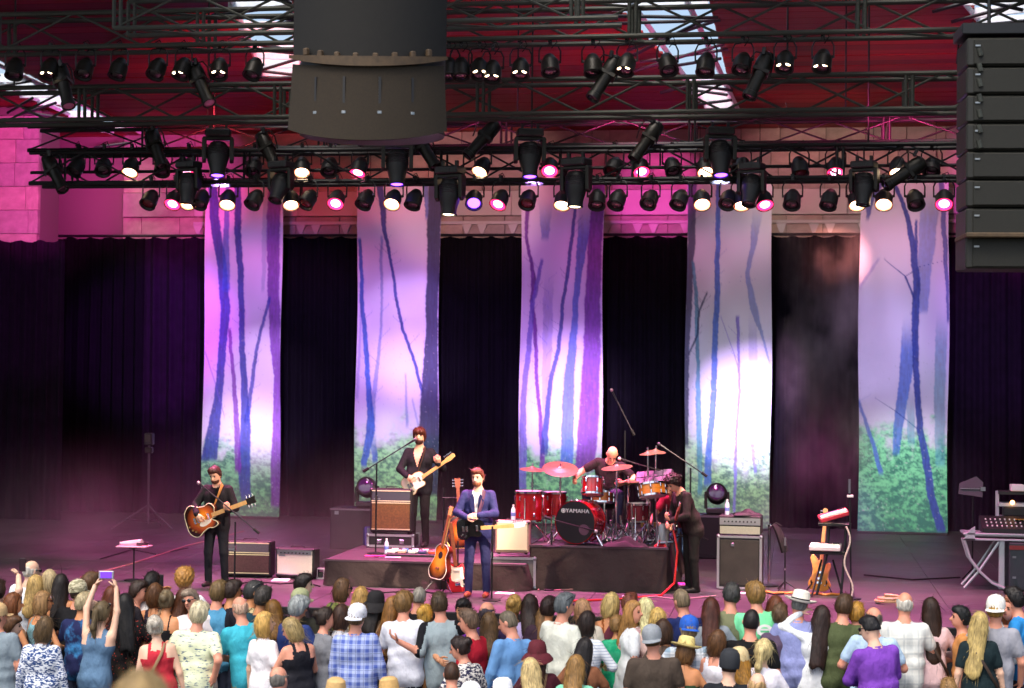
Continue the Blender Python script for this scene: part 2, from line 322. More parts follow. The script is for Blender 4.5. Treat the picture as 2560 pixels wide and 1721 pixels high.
# ---------------------------------------------------------------- forest banners: flat print on hanging cloth
def sm(x, a, b): t = np.clip((x - a) / (b - a + 1e-9), 0, 1); return t * t * (3 - 2 * t)
def vnoise(x, y, sd):
    xi = np.floor(x).astype(int); yi = np.floor(y).astype(int); fx = x - xi; fy = y - yi; fx = fx * fx * (3 - 2 * fx); fy = fy * fy * (3 - 2 * fy)
    def h(i, j): return np.modf(np.abs(np.sin(i * 127.1 + j * 311.7 + sd * 74.7) * 43758.5453))[0]
    return (h(xi, yi) * (1 - fx) + h(xi + 1, yi) * fx) * (1 - fy) + (h(xi, yi + 1) * (1 - fx) + h(xi + 1, yi + 1) * fx) * fy
NAVY = (.03, .05, .24); BLUE = (.05, .12, .40); VIO = (.14, .11, .44); TEAL = (.06, .22, .31); DARK = (.02, .028, .075); PLUM = (.14, .03, .25)
BT = [dict(w=(55, 398, 40, 1522), fol=(1150, 1290), sky=(.72, .66, .76), g=(.16, .42, .20), tr=[
    ([(85, 40, 40), (95, 200, 42), (130, 400, 42), (148, 600, 44), (138, 800, 36), (122, 1000, 38), (102, 1150, 56), (88, 1270, 70)], NAVY, .92), ([(150, 40, 16), (150, 300, 26), (152, 520, 34)], BLUE, .8),
    ([(195, 40, 30), (200, 250, 30), (215, 450, 28), (225, 700, 26), (240, 950, 30), (245, 1100, 42), (240, 1300, 56), (250, 1440, 44)], NAVY, .92), ([(170, 700, 14), (190, 900, 18), (205, 1100, 24), (215, 1320, 28)], PLUM, .85),
    ([(320, 50, 24), (318, 300, 22), (316, 520, 14)], TEAL, .35), ([(365, 40, 64), (355, 200, 60), (360, 500, 52), (372, 700, 50), (388, 900, 36), (386, 1100, 46), (380, 1300, 52), (386, 1470, 56)], PLUM, .88),
    ([(345, 560, 14), (310, 700, 14), (285, 850, 16), (265, 1000, 18), (250, 1100, 24)], NAVY, .85), ([(60, 800, 5), (110, 950, 6), (150, 1080, 6)], VIO, .5)]),
  dict(w=(55, 425, 40, 1540), fol=(1085, 1260), sky=(.74, .66, .80), g=(.24, .52, .22), tr=[
    ([(150, 40, 30), (170, 180, 26), (180, 270, 18), (205, 400, 13), (235, 560, 14), (265, 700, 15), (305, 800, 15), (330, 880, 14), (352, 970, 14)], NAVY, .92), ([(165, 290, 12), (160, 400, 14), (170, 560, 12), (165, 700, 12), (155, 850, 16), (140, 1000, 22), (130, 1130, 26)], BLUE, .55),
    ([(66, 300, 14), (70, 420, 16), (80, 620, 20), (95, 750, 22), (110, 900, 22), (125, 1050, 28), (125, 1150, 40), (100, 1300, 26)], BLUE, .95), ([(125, 1120, 30), (140, 1210, 26), (150, 1280, 24)], BLUE, .9), ([(350, 40, 30), (358, 120, 20), (362, 200, 12)], BLUE, .8),
    ([(400, 40, 66), (396, 300, 60), (397, 700, 56), (388, 950, 74), (380, 1150, 92), (385, 1420, 90)], DARK, .93), ([(280, 900, 8), (285, 1120, 12)], BLUE, .5), ([(310, 1010, 8), (332, 1120, 10)], BLUE, .4), ([(70, 640, 8), (66, 1000, 14)], VIO, .4)]),
  dict(w=(55, 420, 40, 1500), fol=(1130, 1290), sky=(.68, .60, .76), g=(.15, .44, .18), tr=[
    ([(80, 150, 20), (75, 280, 14), (100, 400, 16), (110, 480, 26), (105, 560, 18), (120, 700, 18), (135, 900, 16), (150, 1050, 16), (160, 1260, 24)], PLUM, .92), ([(145, 380, 14), (120, 500, 20), (100, 620, 22), (90, 800, 24), (75, 1000, 26), (72, 1200, 36), (70, 1350, 34)], VIO, .85),
    ([(160, 100, 70), (160, 280, 34)], BLUE, .6), ([(180, 420, 44), (175, 700, 44), (175, 900, 34), (170, 1100, 24)], VIO, .45), ([(290, 160, 14), (280, 300, 16), (260, 450, 16), (240, 600, 16), (225, 750, 18), (195, 900, 20), (178, 1050, 24), (165, 1200, 34)], NAVY, .88),
    ([(345, 130, 76), (330, 300, 50), (310, 450, 30), (300, 600, 26), (280, 800, 40), (270, 1000, 52), (265, 1250, 56)], BLUE, .85), ([(392, 40, 54), (385, 300, 62), (377, 600, 72), (367, 900, 80), (357, 1100, 92), (345, 1270, 84)], PLUM, .9)]),
  dict(w=(40, 428, 40, 1560), fol=(1130, 1330), sky=(.60, .60, .66), g=(.26, .47, .24), tr=[
    ([(65, 40, 42), (60, 200, 38), (52, 500, 32), (48, 800, 24), (46, 1000, 22), (45, 1200, 20)], DARK, .85), ([(70, 400, 14), (85, 560, 18), (92, 700, 18), (100, 850, 16), (100, 1000, 24), (105, 1200, 26), (108, 1410, 20)], TEAL, .85), ([(133, 535, 8), (100, 610, 10), (95, 720, 10), (60, 800, 9)], DARK, .8),
    ([(185, 40, 22), (180, 300, 22), (182, 500, 26), (175, 700, 26), (172, 900, 26), (165, 1050, 28), (150, 1200, 28), (140, 1370, 34)], BLUE, .92), ([(275, 640, 16), (280, 800, 11), (285, 950, 11), (275, 1100, 13), (270, 1300, 14), (268, 1490, 12)], VIO, .85),
    ([(370, 140, 56), (340, 350, 24), (320, 450, 20), (345, 600, 36), (385, 720, 12), (415, 830, 9)], BLUE, .6), ([(200, 640, 4), (260, 800, 5), (280, 870, 6)], VIO, .6), ([(200, 490, 3), (290, 465, 4), (370, 475, 3)], BLUE, .6), ([(345, 1200, 16), (362, 1310, 14)], VIO, .7), ([(340, 600, 34), (345, 820, 40)], VIO, .35)]),
  dict(w=(50, 418, 40, 1506), fol=(1040, 1150), sky=(.62, .56, .70), g=(.10, .40, .19), tr=[
    ([(345, 60, 84), (330, 300, 70), (315, 450, 52), (310, 580, 40)], BLUE, .6), ([(390, 580, 50), (385, 800, 46), (385, 1000, 46), (390, 1220, 40)], TEAL, .6), ([(260, 600, 56), (255, 750, 62), (240, 900, 48), (215, 1050, 42), (205, 1170, 30)], BLUE, .85),
    ([(160, 40, 30), (190, 55, 20), (225, 130, 18), (255, 220, 22), (275, 330, 28), (285, 450, 30), (280, 600, 30), (285, 800, 25), (295, 950, 26), (305, 1080, 28), (330, 1200, 32), (350, 1350, 32), (388, 1490, 38)], NAVY, .95), ([(285, 210, 11), (285, 330, 13)], NAVY, .9), ([(120, 50, 60), (88, 110, 40), (80, 190, 14)], NAVY, .85),
    ([(155, 370, 4), (240, 440, 8), (275, 535, 9)], NAVY, .9), ([(240, 440, 6), (300, 400, 5), (400, 375, 4)], NAVY, .9), ([(120, 950, 3), (200, 1000, 5), (300, 1080, 6)], NAVY, .9), ([(50, 960, 13), (80, 1060, 16), (115, 1160, 18), (140, 1255, 20)], BLUE, .9), ([(130, 370, 13), (90, 430, 14), (55, 480, 14)], VIO, .45), ([(385, 40, 22), (405, 300, 20), (412, 620, 10)], NAVY, .8), ([(262, 900, 34), (268, 1130, 30)], TEAL, .6)])]
BPR = bpy.data.materials.new('printed_cloth'); BPR.use_nodes = True; _t = NT(BPR); _a = _t.new('VertexColor', layer_name='print'); _t.base(_a.outputs[0]); _t.b.inputs['Roughness'].default_value = .8; _t.b.inputs['Specular IOR Level'].default_value = .2
BL = ['forest banner with dark leaning trunks behind the black shirted guitarist at left', 'forest banner with a thin slanting trunk behind the singing guitarist on the riser', 'forest banner with crossing violet trunks behind the drum kit', 'pale forest banner with birch trunks behind the round floor lamp at right', 'tallest looking forest banner with green undergrowth at the far right']
BTOP = [at_y(600, 452, YB).z, at_y(1000, 452, YB).z, at_y(1400, 452, YB).z, at_y(1820, 452, YB).z, at_y(2260, 452, YB).z]
for bi, D in enumerate(BT):
    x0, x1 = BX[bi]; zt = BTOP[bi]; zb = .06 if bi < 4 else .04; root = thing('forest_banner', BL[bi], 'banner', ((x0 + x1) / 2, YB, 0), group='forest banners hanging along the back of the stage')
    nx, nz = 116, 330; u = np.linspace(0, 1, nx + 1); v = np.linspace(0, 1, nz + 1); U, Vv = np.meshgrid(u, v)
    l, r, t0, b0 = D['w']; X = l + (r - l) * U; Y = t0 + (b0 - t0) * Vv
    wob = (vnoise(Y / 80, U * 0 + bi, bi) - .5) * 5 + (vnoise(Y / 22, U * 0 + 3, bi + 9) - .5) * 3 + (vnoise(Y / 7, X / 30, bi + 19) - .5) * 3.5
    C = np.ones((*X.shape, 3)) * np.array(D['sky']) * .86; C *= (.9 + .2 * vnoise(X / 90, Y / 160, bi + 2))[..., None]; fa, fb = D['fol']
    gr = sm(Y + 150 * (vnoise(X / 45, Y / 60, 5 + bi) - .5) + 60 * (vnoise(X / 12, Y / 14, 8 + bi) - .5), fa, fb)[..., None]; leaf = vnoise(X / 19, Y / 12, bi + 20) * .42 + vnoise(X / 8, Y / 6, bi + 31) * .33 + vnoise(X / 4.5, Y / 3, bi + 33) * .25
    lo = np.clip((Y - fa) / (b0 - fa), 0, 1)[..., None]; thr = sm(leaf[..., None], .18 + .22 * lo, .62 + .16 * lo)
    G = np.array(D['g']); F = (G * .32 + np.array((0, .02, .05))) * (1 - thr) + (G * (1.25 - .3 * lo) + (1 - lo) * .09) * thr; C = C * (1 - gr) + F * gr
    if bi == 0: k = (sm(X, 255, 275) * sm(-Y, -1420, -1150))[..., None] * gr; C = C * (1 - k) + k * (np.array((.62, .58, .62)) * (.55 + .5 * leaf[..., None]))
    rr = random.Random(40 + bi); tr = list(D['tr'])
    for pts, col, al in D['tr']:
        if pts[0][2] < 46 and len(pts) > 3:
            for _ in range(9):
                yy = rr.uniform(pts[0][1], pts[-1][1] - 60); xx = np.interp(yy, [p[1] for p in pts], [p[0] for p in pts]); sg = rr.choice((-1, 1)); ln = rr.uniform(14, 46); tr.append(([(xx + sg * ln, yy - ln * rr.uniform(.3, 1.1), 2.4), (xx, yy, 3.2)], col, .6))
    for pts, col, al in tr:
        ys = np.array([p[1] for p in pts], float); o = np.argsort(ys); px = np.interp(Y, ys[o], np.array([p[0] for p in pts], float)[o]); wd = np.interp(Y, ys[o], np.array([p[2] for p in pts], float)[o])
        big = np.clip(wd / 14, .15, 1); d = np.abs(X - px - wob * big); soft = 2.2 + wd * .07
        m = (1 - sm(d, wd / 2 - soft * .6, wd / 2 + soft * .6)) * sm(Y, ys.min() - 14, ys.min() + (4 if pts[0][2] < 26 or ys.min() < 60 else 170)) * (1 - sm(Y, ys.max() - 6, ys.max() + 26)) * al
        grain = .62 + .5 * vnoise(X / 5, Y / 34, bi + 50) + .3 * vnoise(X / 9, Y / 9, bi + 52); hz = np.clip((Y - 300) / 1200, 0, 1)
        cc = np.array(col) * grain[..., None]; C = C * (1 - m[..., None]) + cc * m[..., None]
    sp = (vnoise(X / 7, Y / 6, bi + 77) > .93) & (Y > 700); C[sp] = C[sp] * .6 + .4 * np.array((.75, .7, .75)) * (.4 + gr[sp] * .3)
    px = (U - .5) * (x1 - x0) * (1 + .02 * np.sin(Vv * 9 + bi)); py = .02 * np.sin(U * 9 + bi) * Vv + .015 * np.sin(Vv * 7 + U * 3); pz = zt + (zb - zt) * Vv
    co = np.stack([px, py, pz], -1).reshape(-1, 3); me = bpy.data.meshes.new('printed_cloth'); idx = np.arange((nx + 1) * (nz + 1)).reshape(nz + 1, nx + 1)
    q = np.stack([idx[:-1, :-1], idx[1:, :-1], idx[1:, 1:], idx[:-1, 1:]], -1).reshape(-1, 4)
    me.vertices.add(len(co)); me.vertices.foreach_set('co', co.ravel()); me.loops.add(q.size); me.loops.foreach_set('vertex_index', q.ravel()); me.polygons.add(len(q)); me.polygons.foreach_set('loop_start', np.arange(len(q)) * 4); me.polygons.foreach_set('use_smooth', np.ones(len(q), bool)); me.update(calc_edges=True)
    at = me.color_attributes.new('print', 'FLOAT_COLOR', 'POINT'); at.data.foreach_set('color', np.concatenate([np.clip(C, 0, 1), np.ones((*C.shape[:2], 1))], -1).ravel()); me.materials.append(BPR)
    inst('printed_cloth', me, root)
    hb = MB(); hb.cyl(((x0 - x1) / 2 - .06, 0, zt + .03), ((x1 - x0) / 2 + .06, 0, zt + .03), .028, n=8); hb.obj('top_bar', BKM, root)
    hb = MB(); hb.box((0, 0, .03), (x1 - x0, .05, .045)); hb.obj('bottom_bar', BKM, root)
    for e in (-.35, .35):
        hb = MB(); hb.cyl((e * (x1 - x0), 0, zt), (e * (x1 - x0), .0, roofz(YB) - .03), .008, n=5); hb.obj('hanging_wire', BKM, root)
# ---------------------------------------------------------------- trusses
def unit_tube(r, m, name, n=7): q = MB(); q.cyl((0, 0, 0), (0, 0, 1), r, n=n); return q.obj(name, m, data_only=True)
CH = unit_tube(.036, ALU, 'chord', 8); BR = unit_tube(.018, ALU, 'brace', 6); UP = unit_tube(.028, ALU, 'upright', 6)
CHB = unit_tube(.034, BKM, 'chord', 8); BRB = unit_tube(.015, BKM, 'brace', 6); UPB = unit_tube(.02, BKM, 'upright', 6)
def strut(name, me, par, a, b):
    a = V3(a); d = V3(b) - a; o = inst(name, me, par, a); o.rotation_mode = 'QUATERNION'; o.rotation_quaternion = d.to_track_quat('Z', 'Y'); o.scale = (1, 1, d.length); return o
def truss(label, x0, x1, y, zt, zb, dep=.5, bay=1.0, dark=False, sec=3.0, xo=0.0):
    r = thing('lighting_truss', label, 'truss', ((x0 + x1) / 2, y, zb), group='lighting trusses across the stage'); L = x1 - x0; h = zt - zb
    ch, br, up = (CHB, BRB, UPB) if dark else (CH, BR, UP)
    for yy in (0, dep):
        for zz in (0, h): strut('chord', ch, r, (-L / 2, yy, zz), (L / 2, yy, zz))
    n = int(L / bay)
    for i in range(n):
        xa = -L / 2 + i * bay; xb = xa + bay
        za, zb_ = (0, h) if i % 2 == 0 else (h, 0)
        strut('brace', br, r, (xa, 0, za), (xb, 0, zb_)); strut('brace', br, r, (xa, dep, zb_), (xb, dep, za))
        if i % 2 == 0: strut('brace', br, r, (xa, 0, h), (xb, dep, h)); strut('brace', br, r, (xa, 0, 0), (xb, dep, 0))
    k = int(L / sec)
    for i in range(k + 1):
        xs = -L / 2 + xo + i * sec
        if xs > L / 2: break
        for e in (0, .09):
            for yy in (0, dep): strut('upright', up, r, (min(xs + e, L / 2), yy, 0), (min(xs + e, L / 2), yy, h))
    for xs in (-L * .36, -L * .12, L * .12, L * .36):
        strut('hanging_chain', BRB, r, (xs, dep / 2, h), (xs, dep / 2, roofz(y + dep / 2) - .035 - zb))
    return r
def zy(px, py, y): return at_y(px, py, y).z
TR = dict(a1=22.0, a=23.6, b=25.0, c=26.4, d=28.0)
truss('topmost nearest truss crossing behind the hanging speaker cluster', at_y(285, 50, 22).x, at_y(1545, 45, 22).x, 22.0, zy(1280, -40, 22), zy(1280, 50, 22), dark=False)
truss('upper truss carrying the row of dim par cans', -11, 13, 23.6, zy(1280, 8, 23.6), zy(1280, 96, 23.6), xo=.8)
truss('second truss from the roof running behind the tilted tube spotlights', -11, 13, 25.0, zy(1280, 200, 25), zy(1280, 285, 25), xo=1.5)
truss('rear truss nearest the stone wall above the pink lamps', at_y(70, 330, 28).x, 13, 28.0, zy(1280, 302, 28), zy(1280, 364, 28), dark=True, bay=1.1, xo=2)
truss('lowest truss filled with glowing pink par cans', at_y(74, 410, 26.4).x, 13, 26.4, zy(1280, 370, 26.4), zy(1280, 450, 26.4), dark=True, bay=.9, xo=.5)
b = MB(); z = zy(1280, 421, 26.6); b.cyl((at_y(74, 410, 26.6).x, 26.65, z), (13, 26.65, z), .025, n=8)
for i in range(14): x = -7 + i * 1.5; b.cyl((x, 26.65, z), (x, 26.65, zy(1280, 370, 26.4)), .014, n=6)
tag(b.obj('lamp_bar', BKM), 'long pipe inside the lowest truss carrying the pink par cans', 'pipe')
# ================================================================== LAMPS
LENSW = mat('lit_lens_warm', '#fff2dc', .3, emit=('#ffe2b8', 9.0)); LENSP = mat('lit_lens_pink', '#ffd6e8', .3, emit=('#ff9ac0', 7.0)); LENSV = mat('lit_lens_violet', '#b090ff', .3, emit=('#7a3dff', 6.0))
LENSO = mat('dark_lens', '#2a1a20', .12, spec=.8); LENSR = mat('red_gel_lens', '#5c0d16', .2, spec=.7); GLAM = mat('dusty_black_can', '#201f1a', .45, .3, nz=(10, .3)); RIM = mat('lamp_rim_gold', '#b98d4c', .3, .7)
HALO = mat('lit_reflector_pink', '#ff4d8d', .35, emit=('#ff2460', 2.0)); HALOW = mat('lit_reflector_warm', '#ffc0a0', .35, emit=('#ff7a50', 1.3)); GLOW = mat('lamp_glint', '#fff0d0', .3, emit=('#ffe0b0', 7))  # glints are glowing beads that imitate reflections in the upper cans
_PM = {}
def par_meshes(kind):
    if kind in _PM: return _PM[kind]
    body = BK if kind not in ('dimrow', 'dimlit') else GLAM
    q = MB(); q.lathe([(.03, .13), (.06, .12), (.08, .095), (.095, .06), (.108, .035), (.12, .015), (.124, -.02), (.126, -.15), (.132, -.155), (.132, -.17), (.116, -.17), (.11, -.12), (.02, -.1)], 18, close=False)
    q.box((.125, 0, .02), (.02, .03, .03)); q.box((-.125, 0, .02), (.02, .03, .03)); can = q.obj('can', body, data_only=True)
    lens = q2 = MB(); q2.ell((0, 0, -.137), ((.078, .078, .034) if kind == 'pink' else (.096, .096, .034)), n=16); lm = {'pink': LENSP, 'warm': LENSW, 'dimlit': LENSO, 'violet': LENSV, 'off': LENSO, 'red': LENSR, 'dimrow': LENSO}[kind]; lens = q2.obj('lens', lm, data_only=True)
    q3 = MB(); q3.lathe([(.122, -.173), (.126, -.168), (.1, -.14), (.074, -.145)], 18, close=False); ring = q3.obj('reflector_ring', {'pink': HALO, 'warm': HALOW}.get(kind, BKM), data_only=True)
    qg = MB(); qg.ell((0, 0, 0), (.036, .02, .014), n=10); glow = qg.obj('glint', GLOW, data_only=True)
    q4 = MB(); q4.tube([(.145, 0, .0), (.147, 0, .16), (.11, 0, .235), (0, 0, .25), (-.11, 0, .235), (-.147, 0, .16), (-.145, 0, 0)], .012, 5); yoke = q4.obj('yoke', BKM, data_only=True)
    q5 = MB(); q5.box((0, 0, .29), (.05, .05, .09), b=.006); q5.cyl((0, -.05, .3), (0, .05, .3), .018, n=6); clamp = q5.obj('clamp', BKM, data_only=True)
    q6 = MB(); q6.tube([(.02, 0, .2), (.09, -.04, .28), (.05, -.05, .36), (-.03, -.03, .33)], .007, 5); cable = q6.obj('cable', RUB, data_only=True)
    _PM[kind] = (can, lens, ring, yoke, clamp, cable, glow); return _PM[kind]
PAR = []
def par(p, kind, tilt, rz, label, group, name='par_can'):
    r = thing(name, label, 'stage lamp', p, rz, group); can, lens, ring, yoke, clamp, cable, glow = par_meshes(kind)
    c = inst('can', can, r, None, (R(tilt), 0, 0)); inst('lens', lens, c); inst('reflector_ring', ring, c)
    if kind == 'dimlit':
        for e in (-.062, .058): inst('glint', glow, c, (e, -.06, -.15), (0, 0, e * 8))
    inst('yoke', yoke, r); inst('clamp', clamp, r); inst('cable', cable, r); PAR.append((p, kind)); return r
ORD = ['first', 'second', 'third', 'fourth', 'fifth', 'sixth', 'seventh', 'eighth', 'ninth', 'tenth', 'eleventh', 'twelfth', 'thirteenth', 'fourteenth', 'fifteenth', 'sixteenth', 'seventeenth']
def row(items, y, ypx, phrase, group, tilt):
    cnt = {}; rr = random.Random(int(y * 10) + int(ypx))
    for x, k in items:
        dy = 0
        if isinstance(k, tuple): k, dy = k
        w = {'pink': 'glowing pink', 'warm': 'glowing warm white', 'off': 'unlit black', 'red': 'unlit red lensed', 'violet': 'dim violet', 'dimrow': 'unlit dusty', 'dimlit': 'warm lit dusty'}[k]
        i = cnt.get(w, 0); cnt[w] = i + 1; p = at_y(x * 1.0978, (ypx + dy) * 1.0978, y)
        par(p, k, tilt + rr.uniform(-9, 9), rr.uniform(-22, 22), '%s par can %s, %s such from the left' % (w, phrase, ORD[i]), group)
row([(35, 'dimrow'), (115, 'dimlit'), (195, 'dimrow'), (272, 'dimrow'), (360, 'dimrow'), (418, 'dimlit'), (500, 'dimlit'), (580, 'dimrow'), (1022, 'dimrow'), (1050, 'dimrow'), (1092, 'dimlit'), (1122, ('dimlit', 6)), (1186, 'dimlit'), (1252, ('dimrow', -8)), (1350, ('dimrow', -8)), (1428, ('dimlit', -10)), (1520, ('dimrow', -10)), (1608, ('dimrow', -10)), (1692, ('dimrow', -12)), (1788, ('dimlit', -16)), (1874, ('dimlit', -18))], 23.7, 152, 'hanging under the upper truss', 'par cans under the upper truss', -28)
row([(178, 'off'), (237, 'off'), (300, 'warm'), (370, 'off'), (430, 'pink'), (580, 'off'), (688, 'warm'), (752, 'off'), (820, 'pink'), (1100, 'warm'), (1252, 'pink'), (1400, 'red'), (1458, 'pink'), (1530, 'off'), (1605, 'warm'), (1690, 'off'), (1820, 'red'), (1903, 'pink'), (2045, 'warm'), (2122, 'off')], 26.55, 376, 'inside the lowest truss', 'par cans inside the lowest truss', -38)
row([(344, 'red'), (399, 'pink'), (429, 'warm'), (460, 'off'), (520, 'warm'), (583, 'off'), (662, 'warm'), (705, 'red'), (768, 'pink'), (835, 'off'), (897, 'warm'), (945, 'off'), (1080, 'violet'), (1141, 'pink'), (1204, 'red'), (1283, 'warm'), (1360, 'off'), (1408, 'off'), (1482, 'off'), (1550, 'off'), (1598, 'warm'), (1660, 'off'), (1688, 'warm'), (1738, 'pink'), (1805, 'off'), (1890, 'off'), (1950, 'warm'), (2013, 'warm'), (2083, 'off'), (2150, 'pink')], 26.3, 450, 'hanging below the lowest truss', 'par cans below the lowest truss', -40)
# moving heads
def mhead_meshes():
    b = MB(); b.box((0, 0, .0), (.40, .30, .12), b=.02); b.box((0, -.152, 0), (.16, .01, .05)); base = b.obj('base', BK, data_only=True, smooth=False)
    b = MB()
    for e in (-1, 1): b.prism([(-.075, -.08), (.075, -.08), (.06, -.42), (.0, -.47), (-.06, -.42)], -.03, .03, M=Matrix(((0, 0, 1, e * .215), (1, 0, 0, 0), (0, 1, 0, 0), (0, 0, 0, 1))), bev=.008)
    b.box((0, 0, -.085), (.47, .14, .05), b=.01); yoke = b.obj('yoke', GLAM, data_only=True)
    b = MB(); b.lathe([(.05, .23), (.12, .21), (.165, .14), (.175, .04), (.17, -.04), (.15, -.12), (.125, -.22), (.118, -.30), (.128, -.31), (.128, -.33), (.105, -.33), (.1, -.29)], 20, close=False)
    for i in range(5): b.lathe([(.176, .0 + i * .03), (.182, .006 + i * .03), (.176, .012 + i * .03)], 20, close=False)
    head = b.obj('head', BK, data_only=True)
    return base, yoke, head
MHB, MHY, MHH = mhead_meshes(); q = MB(); q.ell((0, 0, -.30), (.1, .1, .03), n=16); MLV = q.obj('lens', LENSV, data_only=True); q = MB(); q.ell((0, 0, -.30), (.1, .1, .03), n=16); MLO = q.obj('lens', LENSO, data_only=True); q = MB(); q.ell((0, 0, -.30), (.1, .1, .03), n=16); MLW = q.obj('lens', LENSW, data_only=True)
def mhead(px, py, y, label, lens, tilt, rz=0, sc=1.0):
    p = at_y(px * 1.0978, py * 1.0978, y); r = thing('moving_head_light', label, 'stage lamp', p, rz, 'moving head lamps on the trusses'); r.scale = (sc,) * 3
    inst('base', MHB, r); inst('yoke', MHY, r); h = inst('head', MHH, r, (0, 0, -.36), (R(tilt), 0, 0)); inst('lens', lens, h)
    for e in (-.12, .12): q = MB(); q.box((e, 0, .1), (.04, .06, .1)); q.obj('clamp', BKM, r, smooth=False)
    return p
MH = [(497, 300, 'violet', 'moving head lamp with violet lens above the leftmost forest banner', -12), (905, 318, 'violet', 'violet lensed moving head just below the big hanging speaker cluster', -10), (1207, 300, 'violet', 'moving head with violet lens above the middle forest banner', -12), (1640, 296, 'violet', 'tilted moving head with violet lens above the fourth banner', -16),
      (1025, 385, 'white', 'dark moving head dropping between the second and middle banners', -6), (1312, 366, 'white', 'large moving head hanging in front of the middle banner top', -5), (1712, 376, 'off', 'black moving head over the fourth forest banner', -25), (1968, 372, 'off', 'unlit moving head left of the rightmost banner top', -12), (430, 372, 'off', 'moving head between two glowing lamps left of the leftmost banner', -8), (640, 372, 'off', 'dark moving head right above the top corner of the leftmost banner', -30)]
for x, y, k, l, t in MH: mhead(x, y + 4, 26.0, l, {'violet': MLV, 'white': MLW, 'off': MLO}[k], t, 14 if k == 'violet' else -20, .97 if k != 'off' else .86)
# tube shaped ellipsoidal spotlights
def ellip_meshes():
    b = MB(); b.lathe([(.05, .36), (.1, .33), (.115, .22), (.115, .1), (.09, .04), (.085, -.28), (.1, -.29), (.1, -.36), (.085, -.36), (.07, -.3), (.01, -.3)], 14, close=False); b.box((0, 0, .05), (.22, .19, .05)); tube = b.obj('barrel', GLAM, data_only=True)
    b = MB(); b.tube([(.15, 0, 0), (.15, 0, .2), (.1, 0, .3), (-.1, 0, .3), (-.15, 0, .2), (-.15, 0, 0)], .012, 5); yoke = b.obj('yoke', BKM, data_only=True)
    b = MB(); b.box((0, 0, .33), (.05, .05, .1), b=.006); return tube, yoke, b.obj('clamp', BKM, data_only=True)
EB, EY, EC = ellip_meshes(); q = MB(); q.ell((0, 0, -.335), (.08, .08, .02), n=12); ELO = q.obj('lens', LENSO, data_only=True); q = MB(); q.ell((0, 0, -.345), (.08, .08, .02), n=12); ELP = q.obj('lens', mat('pink_gel', '#d77aa6', .3), data_only=True)
for px, py, y, ax, tl, l, ln in [(125, 395, 26.2, 0, 35, 'tube spotlight tilted at the left end of the lowest truss', ELO), (356, 338, 26.2, 0, 24, 'tube spotlight hanging left of the leftmost violet moving head', ELO), (612, 345, 26.2, 0, 30, 'tube spotlight between the leftmost banner and the hanging speaker cluster', ELO), (968, 342, 26.2, 0, 35, 'tube spotlight right under the edge of the hanging speaker cluster', ELO), (1098, 318, 26.2, 0, -38, 'tube spotlight leaning left beside the violet lamp over the middle banner', ELO), (1472, 322, 26.2, 0, -32, 'tube spotlight leaning left above the gap between middle and fourth banner', ELO), (1378, 178, 23.7, 0, -28, 'upper tube spotlight leaning left of the bright skylight', ELO), (1728, 172, 23.7, 0, -22, 'upper tube spotlight leaning right of the bright skylight', ELO), (458, 192, 23.7, 0, 30, 'upper tube spotlight with pink gel tilted to the right', ELP), (146, 196, 23.7, 0, 22, 'upper tube spotlight with pink gel at the far left', ELP), (2212, 148, 19.6, 0, -8, 'tube spotlight hanging beside the top of the tall right speaker stack', ELO), (2060, 395, 26.2, 0, -55, 'tube spotlight lying slanted over the rightmost banner top', ELO)]:
    r = thing('tube_spotlight', l, 'stage lamp', at_y(px * 1.0978, py * 1.0978, y), 0, 'tube spotlights on the trusses'); h = inst('barrel', EB, r, None, (R(-20), R(-tl), 0)); inst('lens', ln, h); inst('yoke', EY, r, None, (0, R(-tl * .5), 0)); inst('clamp', EC, r, None, (0, R(-tl * .5), 0))
# ---- light of the lit lamps, plus beams added to brighten the set
PINK = (1, .16, .5); WARM = (1, .74, .55); VIOL = (.42, .12, 1.0); MAG = (1, .12, .75)
def lampspot(px, py, y, tgt, P, c, size, rad=.09, blend=.7):
    P *= 3.0
    p = at_y(px * 1.0978, py * 1.0978, y); spot('lamp_or_added_beam', p + (V3(tgt) - p).normalized() * .5, tgt, P, c, size, blend, rad)
for px, tx in ((300, -6), (430, -4.5), (688, -2.5), (820, -1.5), (1100, 0), (1252, 1), (1458, 2.2), (1903, 4.5), (2045, 6)): lampspot(px, 383, 26.55, (tx, 25.2, 0), 490, PINK, 62)
for px, tx, ty in ((420, -4.3, 25.0), (1095, -1.6, 27.8), (1186, -.3, 24.8), (1428, 1.4, 27.4), (1788, 3.2, 26.2), (1874, 5.0, 26)): lampspot(px, 162, 23.7, (tx, ty, 1.1), 420 if px != 1186 else 600, WARM, 30)
for px, tx in ((560, -7.5), (1000, -2), (1500, 3.2), (1850, 6.5)): lampspot(px, 450, 26.3, (tx, 31.5, 0), 230, (1, .12, .5), 72)  # added beams that carry the magenta to the rear floor
for tx, ty, tz, P in ((-4.2, 24.9, 1.3, 1500), (-1.9, 28, 1.8, 1600), (-.35, 24.7, 1.3, 2300), (1.3, 27.6, 1.6, 1300), (3.4, 25.9, 1.0, 650)): lampspot(2212, 110, 19.6, (tx, ty, tz), P, (1, .78, .62), 13, .07, .8)  # key beams for the musicians, added at the tube spotlight with dark lens
